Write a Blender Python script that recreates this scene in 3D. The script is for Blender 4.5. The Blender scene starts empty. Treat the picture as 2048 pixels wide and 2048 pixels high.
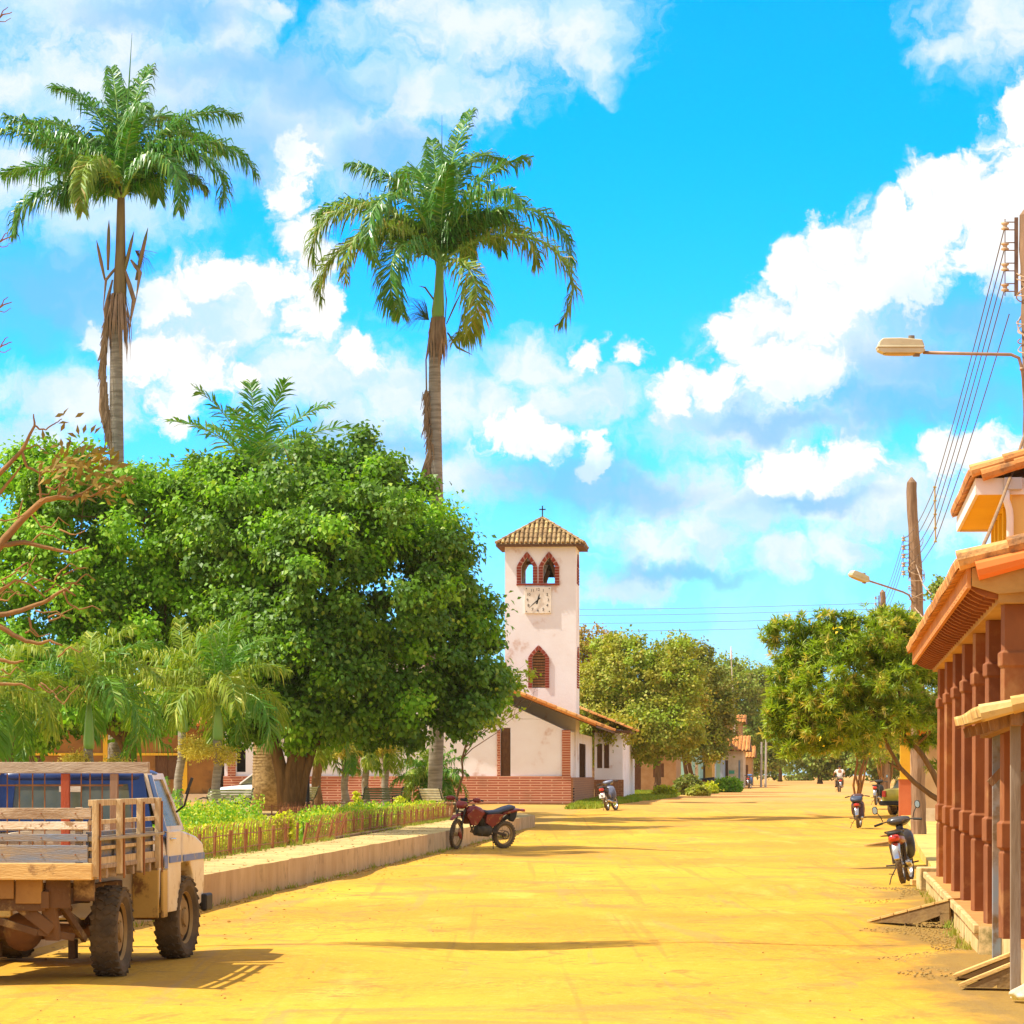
import bpy, math, random
import numpy as np
from mathutils import Vector, Matrix
from mathutils.geometry import tessellate_polygon

# ------------------------------------------------------------------ camera, sky, sun, exposure
sc = bpy.context.scene
C = sc.collection
F = 6600.0            # focal length in units of a 2048 wide frame
H = 1.7               # eye height
CX, HY = 1024.0, 1550.0
cam_d = bpy.data.cameras.new('camera')
cam = bpy.data.objects.new('camera', cam_d)
C.objects.link(cam)
cam.location = (0, 0, H)
cam.rotation_euler = (math.radians(90), 0, 0)
cam_d.sensor_width = 36.0
cam_d.lens = 36.0 * F / 2048.0
cam_d.shift_y = (HY - 1024.0) / 2048.0
cam_d.clip_start = 0.5
cam_d.clip_end = 12000
sc.camera = cam

sc.view_settings.view_transform = 'Standard'
sc.view_settings.look = 'None'
sc.view_settings.gamma = 1
sc.view_settings.exposure = 0.75
EXPO = 2 ** sc.view_settings.exposure
SKYS = 0.13
LDIR = Vector((1.0, 0.13, -1.5)).normalized()      # the way sunlight travels
SUN_EL = math.asin(-LDIR.z)
SUN_AZ = math.atan2(-LDIR.x, -LDIR.y)
sun_d = bpy.data.lights.new('sun', 'SUN')
sun_d.energy = 4.3
sun_d.angle = math.radians(0.55)
sun_d.color = (1.0, 0.93, 0.80)
sun = bpy.data.objects.new('sun', sun_d)
C.objects.link(sun)
sun.rotation_euler = LDIR.to_track_quat('-Z', 'Y').to_euler()
sun.location = (-30, 20, 60)

try:
    sc.cycles.max_bounces = 7
    sc.cycles.diffuse_bounces = 3
    sc.cycles.glossy_bounces = 3
    sc.cycles.transmission_bounces = 5
    sc.cycles.transparent_max_bounces = 8
    sc.cycles.volume_bounces = 0
    sc.cycles.use_denoising = True
except Exception:
    pass


def nd(nt, kind, **kw):
    n = nt.nodes.new(kind)
    for k, v in kw.items():
        if k.startswith('i_'):
            key = k[2:]
            key = int(key) if key.isdigit() else key
            n.inputs[key].default_value = v
        else:
            setattr(n, k, v)
    return n


def math_n(nt, op, a, b=None, c=None, clamp=False):
    n = nt.nodes.new('ShaderNodeMath')
    n.operation = op
    n.use_clamp = clamp
    for i, v in enumerate((a, b, c)):
        if v is None:
            continue
        if isinstance(v, (int, float)):
            n.inputs[i].default_value = v
        else:
            nt.links.new(v, n.inputs[i])
    return n.outputs[0]


def mixc(nt, fac, a, b, mode='MIX'):
    n = nt.nodes.new('ShaderNodeMix')
    n.data_type = 'RGBA'
    n.blend_type = mode
    for i, v in ((0, fac), (6, a), (7, b)):
        if isinstance(v, (int, float)):
            n.inputs[i].default_value = v
        elif isinstance(v, (tuple, list)):
            n.inputs[i].default_value = (v[0], v[1], v[2], 1)
        else:
            nt.links.new(v, n.inputs[i])
    return n.outputs[2]


def maprange(nt, v, a, b, c=0.0, d=1.0, smooth=True):
    n = nt.nodes.new('ShaderNodeMapRange')
    n.interpolation_type = 'SMOOTHSTEP' if smooth else 'LINEAR'
    n.clamp = True
    nt.links.new(v, n.inputs[0])
    for i, x in enumerate((a, b, c, d)):
        n.inputs[i + 1].default_value = x
    return n.outputs[0]


def build_world():
    w = bpy.data.worlds.new('World')
    sc.world = w
    w.use_nodes = True
    nt = w.node_tree
    nt.nodes.clear()
    L = nt.links
    out = nd(nt, 'ShaderNodeOutputWorld')
    bg = nd(nt, 'ShaderNodeBackground')
    bg.inputs[1].default_value = SKYS
    L.new(bg.outputs[0], out.inputs[0])
    sky = nd(nt, 'ShaderNodeTexSky')
    sky.sky_type = 'NISHITA'
    sky.sun_disc = False
    sky.sun_elevation = SUN_EL
    sky.sun_rotation = SUN_AZ
    sky.altitude = 400
    sky.air_density = 1.0
    sky.dust_density = 0.6
    sky.ozone_density = 1.2
    tc = nd(nt, 'ShaderNodeTexCoord')
    sep = nd(nt, 'ShaderNodeSeparateXYZ')
    L.new(tc.outputs['Generated'], sep.inputs[0])
    az = math_n(nt, 'ARCTAN2', sep.outputs[0], sep.outputs[1])
    el = math_n(nt, 'ARCSINE', sep.outputs[2])
    comb = nd(nt, 'ShaderNodeCombineXYZ')
    L.new(math_n(nt, 'MULTIPLY', az, F / 100.0), comb.inputs[0])
    L.new(math_n(nt, 'MULTIPLY', el, F / 100.0), comb.inputs[1])
    P = comb.outputs[0]        # sky azimuth and elevation, in hundredths of the focal length

    def noise(scale, detail, rough=0.55, dist=0.0, vec=P, off=0.0):
        m = nd(nt, 'ShaderNodeMapping')
        m.inputs['Location'].default_value = (off, off * 0.7, 0)
        L.new(vec, m.inputs[0])
        n = nd(nt, 'ShaderNodeTexNoise')
        n.noise_dimensions = '2D'
        n.inputs['Scale'].default_value = scale
        n.inputs['Detail'].default_value = detail
        n.inputs['Roughness'].default_value = rough
        n.inputs['Distortion'].default_value = dist
        L.new(m.outputs[0], n.inputs['Vector'])
        return n
    wn = noise(0.9, 6, 0.6)
    w1 = nd(nt, 'ShaderNodeVectorMath', operation='SUBTRACT')
    L.new(wn.outputs['Color'], w1.inputs[0])
    w1.inputs[1].default_value = (0.5, 0.5, 0.5)
    w2 = nd(nt, 'ShaderNodeVectorMath', operation='MULTIPLY_ADD')
    L.new(w1.outputs[0], w2.inputs[0])
    w2.inputs[1].default_value = (1.25, 1.25, 0)
    L.new(P, w2.inputs[2])
    Q = w2.outputs[0]

    def field(blobs, smooth=0.12):
        acc = None
        for (x, y, rx, ry) in blobs:
            cx, cy = (x - CX) / 100.0, (HY - y) / 100.0
            sx, sy = 100.0 / rx, 100.0 / ry
            m = nd(nt, 'ShaderNodeVectorMath', operation='MULTIPLY_ADD')
            L.new(Q, m.inputs[0])
            m.inputs[1].default_value = (sx, sy, 0)
            m.inputs[2].default_value = (-cx * sx, -cy * sy, 0)
            ln = nd(nt, 'ShaderNodeVectorMath', operation='LENGTH')
            L.new(m.outputs[0], ln.inputs[0])
            v = ln.outputs[1]
            acc = v if acc is None else math_n(nt, 'SMOOTH_MIN', acc, v, smooth)
        return math_n(nt, 'SUBTRACT', 1.0, acc)

    hard = [(2050, 262, 58, 72), (2070, 390, 120, 115), (1935, 415, 80, 85), (1835, 388, 52, 68),
            (1860, 480, 110, 80), (1775, 490, 85, 72), (1692, 488, 70, 68), (1740, 560, 140, 90),
            (1598, 562, 82, 62), (1640, 625, 135, 80), (1538, 650, 72, 62), (1478, 700, 60, 58),
            (1560, 745, 150, 70), (1400, 775, 110, 52), (1340, 818, 60, 35), (2000, 520, 120, 80),
            (1182, 712, 48, 28), (1276, 716, 34, 30), (1040, 868, 78, 60), (1110, 890, 50, 36),
            (1185, 905, 24, 46), (1590, 945, 110, 50), (1700, 935, 75, 55), (1515, 960, 55, 32),
            (1880, 905, 60, 70), (1950, 900, 80, 60), (2020, 960, 90, 90),
            (450, 548, 56, 42), (395, 585, 75, 52), (330, 625, 62, 60), (290, 725, 110, 62),
            (400, 750, 80, 80), (355, 830, 70, 50), (590, 330, 40, 50), (575, 420, 48, 60),
            (615, 500, 60, 90), (620, 620, 66, 60), (545, 575, 80, 40), (722, 708, 56, 40),
            (505, 765, 36, 34), (240, 700, 70, 36)]
    soft = [(1060, 745, 120, 55), (940, 70, 260, 95), (1160, 60, 120, 90), (1190, 130, 90, 60),
            (860, 190, 200, 70), (1990, 60, 130, 110), (1890, 140, 70, 40), (200, 30, 300, 90),
            (90, 190, 170, 100), (460, 90, 90, 90), (550, 50, 30, 30), (80, 370, 130, 70),
            (200, 450, 170, 60), (150, 805, 150, 60), (710, 840, 110, 70), (980, 800, 90, 60),
            (1315, 1092, 110, 56), (1410, 1075, 90, 60), (1690, 1105, 90, 50), (1560, 1115, 70, 50),
            (1880, 1050, 130, 60), (760, 930, 140, 60), (700, 300, 160, 90), (1700, 700, 200, 90),
            (1240, 1180, 120, 40), (60, 900, 120, 60), (1620, 1010, 180, 60), (420, 660, 200, 120),
            (1480, 850, 260, 60), (950, 960, 140, 50), (560, 250, 230, 130), (300, 190, 240, 110), (640, 760, 200, 90),
            (850, 800, 200, 80), (1500, 1010, 300, 70), (1160, 800, 150, 50), (1750, 1000, 200, 90)]
    shade = [(1950, 660, 200, 90), (1800, 800, 260, 52), (1560, 850, 200, 34), (1130, 960, 160, 55),
             (150, 600, 190, 110), (640, 200, 150, 70), (760, 330, 130, 60), (420, 300, 200, 90),
             (1620, 1005, 140, 26), (330, 60, 200, 40), (700, 900, 200, 40), (1350, 1150, 150, 26), (500, 170, 190, 60), (1200, 990, 210, 46), (1850, 740, 180, 60), (640, 880, 160, 40)]
    n1 = noise(1.15, 9, 0.62, 0.3, Q, 3.1).outputs[0]
    n2 = noise(0.55, 6, 0.55, 0.2, Q, 9.7).outputs[0]
    fh = field(hard)
    fs = field(soft)
    fz = field(shade)
    dh = math_n(nt, 'MULTIPLY_ADD', math_n(nt, 'SUBTRACT', n1, 0.5), 1.7, fh)
    mh = maprange(nt, dh, -0.18, 0.30)
    ds = math_n(nt, 'MULTIPLY_ADD', math_n(nt, 'SUBTRACT', n1, 0.5), 1.9, fs)
    ms = maprange(nt, ds, -0.6, 0.75, 0.0, 0.95)
    dz = math_n(nt, 'MULTIPLY_ADD', math_n(nt, 'SUBTRACT', n2, 0.5), 1.2, fz)
    mz = maprange(nt, dz, -0.45, 0.75)
    # beyond the part of the sky that the street looks at: unseen white cloud added as fill for shaded faces
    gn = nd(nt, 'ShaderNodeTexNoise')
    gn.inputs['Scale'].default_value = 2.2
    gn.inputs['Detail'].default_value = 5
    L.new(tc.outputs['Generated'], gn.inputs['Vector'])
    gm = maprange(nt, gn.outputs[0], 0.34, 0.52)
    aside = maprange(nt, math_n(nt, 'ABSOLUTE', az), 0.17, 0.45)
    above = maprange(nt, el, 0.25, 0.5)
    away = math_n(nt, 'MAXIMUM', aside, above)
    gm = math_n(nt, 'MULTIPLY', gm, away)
    low = maprange(nt, el, 0.0, 0.12, 0.5, 0.0)
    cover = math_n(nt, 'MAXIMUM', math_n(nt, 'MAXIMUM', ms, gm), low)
    # clear air: the sky texture pushed to the photograph's cyan
    base = mixc(nt, 1.0, sky.outputs[0], (0.30, 1.10, 1.85), 'MULTIPLY')
    deep = mixc(nt, maprange(nt, el, 0.02, 0.20), (0.62, 0.80, 1.0), (0.0, 0.68, 1.0))
    base = mixc(nt, 1.0, base, deep, 'MULTIPLY')
    K = 1.0 / (SKYS * EXPO)
    thin = (0.64 * K, 0.90 * K, 1.06 * K)
    white = (1.12 * K, 1.12 * K, 1.12 * K)
    grey = (0.22 * K, 0.60 * K, 0.98 * K)
    col = mixc(nt, cover, base, mixc(nt, maprange(nt, n2, 0.38, 0.62), thin, (0.95 * K, 1.02 * K, 1.08 * K)))
    col = mixc(nt, math_n(nt, 'MULTIPLY', mz, 0.75), col, grey)
    core = mixc(nt, maprange(nt, math_n(nt, 'ADD', dh, math_n(nt, 'MULTIPLY', math_n(nt, 'ADD', n2, n1), 0.9)), 0.75, 1.30), (0.70 * K, 0.90 * K, 1.06 * K), white)
    col = mixc(nt, math_n(nt, 'MULTIPLY', mh, math_n(nt, 'SUBTRACT', 1.0, math_n(nt, 'MULTIPLY', mz, 0.55))), col, core)
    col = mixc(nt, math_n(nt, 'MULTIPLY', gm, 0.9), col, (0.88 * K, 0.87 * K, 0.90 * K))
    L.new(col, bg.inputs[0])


build_world()

# ------------------------------------------------------------------ materials
MATS = {}


def mat(name, c1, c2=None, scale=4.0, rough=0.8, metal=0.0, spec=0.3, bump=0.0, bscale=None, stretch=(1, 1, 1),
        dirt=None, dscale=1.2, damt=0.5, trans=0.0, alpha=1.0, island=None, detail=5, coat=0.0):
    """Procedural material: two colours mixed by noise, optional dirt patches, bump, leaf translucency."""
    if name in MATS:
        return MATS[name]
    m = bpy.data.materials.new(name)
    m.use_nodes = True
    nt = m.node_tree
    nt.nodes.clear()
    L = nt.links
    out = nd(nt, 'ShaderNodeOutputMaterial')
    p = nd(nt, 'ShaderNodeBsdfPrincipled')
    p.inputs['Roughness'].default_value = rough
    p.inputs['Metallic'].default_value = metal
    p.inputs['Specular IOR Level'].default_value = spec
    p.inputs['Coat Weight'].default_value = coat
    tc = nd(nt, 'ShaderNodeTexCoord')
    mp = nd(nt, 'ShaderNodeMapping')
    mp.inputs['Scale'].default_value = stretch
    L.new(tc.outputs['Object'], mp.inputs[0])
    c2 = c2 or tuple(x * 0.8 for x in c1)
    n = nd(nt, 'ShaderNodeTexNoise')
    n.inputs['Scale'].default_value = scale
    n.inputs['Detail'].default_value = detail
    n.inputs['Roughness'].default_value = 0.6
    L.new(mp.outputs[0], n.inputs['Vector'])
    col = mixc(nt, maprange(nt, n.outputs[0], 0.3, 0.7), c1, c2)
    if island:
        geo = nd(nt, 'ShaderNodeNewGeometry')
        col = mixc(nt, maprange(nt, geo.outputs['Random Per Island'], 1.0 - island[1], 1.0, 0, 1, False), col, island[0])
    if dirt:
        n2 = nd(nt, 'ShaderNodeTexNoise')
        n2.inputs['Scale'].default_value = dscale
        n2.inputs['Detail'].default_value = 7
        n2.inputs['Roughness'].default_value = 0.65
        L.new(tc.outputs['Object'], n2.inputs['Vector'])
        col = mixc(nt, maprange(nt, n2.outputs[0], 0.62 - 0.3 * damt, 0.68), col, dirt)
    L.new(col, p.inputs['Base Color'])
    if bump:
        nb = nd(nt, 'ShaderNodeTexNoise')
        nb.inputs['Scale'].default_value = bscale or scale * 6
        nb.inputs['Detail'].default_value = 4
        L.new(mp.outputs[0], nb.inputs['Vector'])
        b = nd(nt, 'ShaderNodeBump')
        b.inputs['Strength'].default_value = min(bump, 1.0)
        b.inputs['Distance'].default_value = 0.02 * max(1.0, bump)
        L.new(nb.outputs[0], b.inputs['Height'])
        L.new(b.outputs[0], p.inputs['Normal'])
    sh = p.outputs[0]
    if trans:
        t = nd(nt, 'ShaderNodeBsdfTranslucent')
        tcol = mixc(nt, 1.0, col, (1.25, 1.35, 0.55), 'MULTIPLY')
        L.new(tcol, t.inputs[0])
        mx = nd(nt, 'ShaderNodeMixShader')
        mx.inputs[0].default_value = trans
        L.new(sh, mx.inputs[1])
        L.new(t.outputs[0], mx.inputs[2])
        sh = mx.outputs[0]
    if alpha < 1:
        t = nd(nt, 'ShaderNodeBsdfTransparent')
        mx = nd(nt, 'ShaderNodeMixShader')
        mx.inputs[0].default_value = alpha
        L.new(t.outputs[0], mx.inputs[1])
        L.new(sh, mx.inputs[2])
        sh = mx.outputs[0]
    L.new(sh, out.inputs[0])
    MATS[name] = m
    return m


def mat_brick(name, c1, c2, mortar, bw=0.24, bh=0.07, ms=0.02, plaster=None):
    if name in MATS:
        return MATS[name]
    m = bpy.data.materials.new(name)
    m.use_nodes = True
    nt = m.node_tree
    L = nt.links
    p = nt.nodes['Principled BSDF']
    p.inputs['Roughness'].default_value = 0.85
    tc = nd(nt, 'ShaderNodeTexCoord')
    sep = nd(nt, 'ShaderNodeSeparateXYZ')
    L.new(tc.outputs['Object'], sep.inputs[0])
    comb = nd(nt, 'ShaderNodeCombineXYZ')
    L.new(math_n(nt, 'ADD', sep.outputs[0], sep.outputs[1]), comb.inputs[0])
    L.new(sep.outputs[2], comb.inputs[1])
    b = nd(nt, 'ShaderNodeTexBrick')
    b.inputs['Scale'].default_value = 1.0
    b.inputs['Brick Width'].default_value = bw
    b.inputs['Row Height'].default_value = bh
    b.inputs['Mortar Size'].default_value = ms
    b.inputs['Mortar Smooth'].default_value = 0.3
    b.inputs['Bias'].default_value = -0.2
    b.inputs['Color1'].default_value = (*c1, 1)
    b.inputs['Color2'].default_value = (*c2, 1)
    b.inputs['Mortar'].default_value = (*mortar, 1)
    L.new(comb.outputs[0], b.inputs['Vector'])
    n = nd(nt, 'ShaderNodeTexNoise')
    n.inputs['Scale'].default_value = 1.5
    n.inputs['Detail'].default_value = 6
    L.new(tc.outputs['Object'], n.inputs['Vector'])
    col = mixc(nt, maprange(nt, n.outputs[0], 0.5, 0.8, 0.0, 0.35), b.outputs[0], (0.24, 0.12, 0.06))
    L.new(col, p.inputs['Base Color'])
    bp = nd(nt, 'ShaderNodeBump')
    bp.inputs['Strength'].default_value = 0.7
    bp.inputs['Distance'].default_value = 0.015
    bp.invert = True
    L.new(b.outputs[1], bp.inputs['Height'])
    L.new(bp.outputs[0], p.inputs['Normal'])
    MATS[name] = m
    return m


# ------------------------------------------------------------------ mesh helpers
def W(px, py, d):
    return Vector(((px - CX) / F * d, d, H - (py - HY) / F * d))


def rotm(axis, ang):
    return Matrix.Rotation(ang, 3, axis)


class MB:
    def __init__(s):
        s.v = []
        s.f = []
        s.mi = []

    def add(s, verts, faces, mi=0):
        o = len(s.v)
        s.v.extend([tuple(x) for x in verts])
        s.f.extend([tuple(i + o for i in f) for f in faces])
        s.mi.extend([mi] * len(faces))
        return s

    def box(s, c, sz, R=None, mi=0, taper=1.0):
        hx, hy, hz = sz[0] / 2, sz[1] / 2, sz[2] / 2
        vs = []
        for z in (-1, 1):
            k = taper if z > 0 else 1.0
            for x, y in ((-1, -1), (1, -1), (1, 1), (-1, 1)):
                p = Vector((x * hx * k, y * hy * k, z * hz))
                if R is not None:
                    p = R @ p
                vs.append(p + Vector(c))
        return s.add(vs, [(3, 2, 1, 0), (4, 5, 6, 7), (0, 1, 5, 4), (1, 2, 6, 5), (2, 3, 7, 6), (3, 0, 4, 7)], mi)

    def box2(s, a, b, mi=0):
        return s.box([(a[i] + b[i]) / 2 for i in range(3)], [abs(b[i] - a[i]) for i in range(3)], None, mi)

    def bar(s, p0, p1, w, h, mi=0, up=(0, 0, 1)):
        p0, p1 = Vector(p0), Vector(p1)
        d = p1 - p0
        ln = d.length
        if ln < 1e-6:
            return s
        y = d / ln
        x = y.cross(Vector(up))
        if x.length < 1e-4:
            x = y.cross(Vector((1, 0, 0)))
        x.normalize()
        z = x.cross(y)
        R = Matrix((x, y, z)).transposed()
        return s.box((p0 + p1) / 2, (w, ln, h), R, mi)

    def tube(s, pts, r, n=8, mi=0, cap=True, flat=1.0):
        pts = [Vector(p) for p in pts]
        if not hasattr(r, '__len__'):
            r = [r] * len(pts)
        vs, fs = [], []
        prev = None
        for i, p in enumerate(pts):
            if i == 0:
                t = pts[1] - p
            elif i == len(pts) - 1:
                t = p - pts[i - 1]
            else:
                t = pts[i + 1] - pts[i - 1]
            t.normalize()
            if prev is None:
                a = Vector((0, 0, 1)) if abs(t.z) < 0.9 else Vector((1, 0, 0))
                x = t.cross(a).normalized()
            else:
                x = (prev - t * prev.dot(t))
                if x.length < 1e-5:
                    x = t.cross(Vector((0, 0, 1)))
                x.normalize()
            prev = x
            y = t.cross(x)
            for k in range(n):
                a = 2 * math.pi * k / n
                vs.append(p + x * (math.cos(a) * r[i]) + y * (math.sin(a) * r[i] * flat))
        for i in range(len(pts) - 1):
            for k in range(n):
                a, b = i * n + k, i * n + (k + 1) % n
                fs.append((a, b, b + n, a + n))
        if cap:
            fs.append(tuple(range(n - 1, -1, -1)))
            fs.append(tuple(range((len(pts) - 1) * n, len(pts) * n)))
        return s.add(vs, fs, mi)

    def lathe(s, prof, n=16, R=None, c=(0, 0, 0), mi=0, close=False):
        """prof: list of (radius, height) about local Z."""
        vs, fs = [], []
        for (r, z) in prof:
            for k in range(n):
                a = 2 * math.pi * k / n
                p = Vector((r * math.cos(a), r * math.sin(a), z))
                if R is not None:
                    p = R @ p
                vs.append(p + Vector(c))
        m = len(prof)
        for i in range(m if close else m - 1):
            for k in range(n):
                a, b = i * n + k, i * n + (k + 1) % n
                a2, b2 = ((i + 1) % m) * n + k, ((i + 1) % m) * n + (k + 1) % n
                fs.append((a, b, b2, a2))
        if not close:
            if prof[0][0] > 1e-4:
                fs.append(tuple(range(n - 1, -1, -1)))
            if prof[-1][0] > 1e-4:
                fs.append(tuple(range((m - 1) * n, m * n)))
        return s.add(vs, fs, mi)

    def prism(s, poly, fn, d0, d1, mi=0):
        """poly 2D, fn(u, v, w) -> point; extruded from w=d0 to w=d1."""
        n = len(poly)
        vs = [fn(u, v, d0) for u, v in poly] + [fn(u, v, d1) for u, v in poly]
        tris = tessellate_polygon([[Vector((u, v, 0)) for u, v in poly]])
        fs = [tuple(t) for t in tris] + [tuple(i + n for i in reversed(t)) for t in tris]
        for i in range(n):
            j = (i + 1) % n
            fs.append((i, j, j + n, i + n))
        return s.add(vs, fs, mi)

    def loft(s, secs, n=16, mi=0, e=2.6, cap=True):
        """secs: list of (center(x,y,z), half width x, half height z, exponent) stacked along Y (local)."""
        vs, fs = [], []
        for sec in secs:
            c, a, b = sec[0], sec[1], sec[2]
            ee = sec[3] if len(sec) > 3 else e
            for k in range(n):
                t = 2 * math.pi * k / n
                ct, st = math.cos(t), math.sin(t)
                vs.append((c[0] + a * math.copysign(abs(ct) ** (2 / ee), ct), c[1],
                           c[2] + b * math.copysign(abs(st) ** (2 / ee), st)))
        for i in range(len(secs) - 1):
            for k in range(n):
                a, b = i * n + k, i * n + (k + 1) % n
                fs.append((a, b, b + n, a + n))
        if cap:
            fs.append(tuple(range(n - 1, -1, -1)))
            fs.append(tuple(range((len(secs) - 1) * n, len(secs) * n)))
        return s.add(vs, fs, mi)

    def wall(s, outer, holes, fn, thick, mi=0, mi_rev=None):
        """flat wall with holes; fn(u, v, w) -> point, front at w=0, back at w=thick."""
        loops = [outer] + list(holes)
        allp = [p for lp in loops for p in lp]
        tris = tessellate_polygon([[Vector((u, v, 0)) for u, v in lp] for lp in loops])
        n = len(allp)
        vs = [fn(u, v, 0) for u, v in allp] + [fn(u, v, thick) for u, v in allp]
        fs = [tuple(t) for t in tris] + [tuple(i + n for i in reversed(t)) for t in tris]
        o = 0
        for lp in loops:
            m = len(lp)
            for i in range(m):
                j = (i + 1) % m
                fs.append((o + i, o + j, o + j + n, o + i + n))
            o += m
        return s.add(vs, fs, mi)

    def build(s, name, mats, parent=None, smooth=False, bevel=0.0, fix=True, auto=None):
        me = bpy.data.meshes.new(name)
        me.from_pydata(s.v, [], s.f)
        if not isinstance(mats, (list, tuple)):
            mats = [mats]
        for m in mats:
            me.materials.append(m)
        if len(mats) > 1:
            me.polygons.foreach_set('material_index', s.mi)
        if fix:
            import bmesh
            bm = bmesh.new()
            bm.from_mesh(me)
            bmesh.ops.recalc_face_normals(bm, faces=bm.faces)
            bm.to_mesh(me)
            bm.free()
        if smooth:
            me.polygons.foreach_set('use_smooth', [True] * len(me.polygons))
            if auto is not None:
                try:
                    me.set_sharp_from_angle(angle=math.radians(auto))
                except Exception:
                    pass
        me.update()
        o = bpy.data.objects.new(name, me)
        C.objects.link(o)
        if parent is not None:
            o.parent = parent
        if bevel:
            b = o.modifiers.new('bevel', 'BEVEL')
            b.width = bevel
            b.segments = 2
            b.limit_method = 'ANGLE'
        return o


def tag(o, label=None, cat=None, group=None, kind=None):
    if label:
        o['label'] = label
    if cat:
        o['category'] = cat
    if group:
        o['group'] = group
    if kind:
        o['kind'] = kind
    return o


def empty(name, loc=(0, 0, 0), rz=0.0, label=None, cat=None, group=None, rx=0.0, ry=0.0):
    o = bpy.data.objects.new(name, None)
    C.objects.link(o)
    o.location = loc
    o.rotation_euler = (rx, ry, rz)
    o.empty_display_size = 0.2
    return tag(o, label, cat, group)


def copy_tree(o, parent=None):
    c = o.copy()
    C.objects.link(c)
    c.parent = parent
    for ch in list(o.children):
        copy_tree(ch, c)
    return c


def np_mesh(name, verts, faces, mats, parent=None, mi=None, smooth=False, attr=None):
    """verts (N,3) array, faces (M,k) array of equal size k."""
    verts = np.asarray(verts, dtype=np.float32)
    faces = np.asarray(faces, dtype=np.int32)
    me = bpy.data.meshes.new(name)
    M, k = faces.shape
    me.vertices.add(len(verts))
    me.vertices.foreach_set('co', verts.ravel())
    me.loops.add(M * k)
    me.loops.foreach_set('vertex_index', faces.ravel())
    me.polygons.add(M)
    me.polygons.foreach_set('loop_start', np.arange(0, M * k, k, dtype=np.int32))
    try:
        me.polygons.foreach_set('loop_total', np.full(M, k, dtype=np.int32))
    except Exception:
        pass
    if not isinstance(mats, (list, tuple)):
        mats = [mats]
    for m in mats:
        me.materials.append(m)
    if mi is not None:
        me.polygons.foreach_set('material_index', np.asarray(mi, dtype=np.int32))
    if smooth:
        me.polygons.foreach_set('use_smooth', np.ones(M, dtype=bool))
    me.update(calc_edges=True)
    me.validate()
    o = bpy.data.objects.new(name, me)
    C.objects.link(o)
    if parent is not None:
        o.parent = parent
    return o
# ------------------------------------------------------------------ ground
GP = [(-80, 0), (90, 0), (105, .08), (120, .27), (140, .5), (260, .75), (400, .9), (9000, .9)]


def gz(y):
    return float(np.interp(y, [a for a, b in GP], [b for a, b in GP]))


def G(px, d, z=None):
    """ground point under column px of the street view at distance d."""
    return Vector(((px - CX) / F * d, d, gz(d) if z is None else z))


AL = math.atan(0.0695)      # the left side of the street runs this way
AR = math.atan(0.0975)      # the right side
SL, SR = 0.0695, 0.0975


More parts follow.
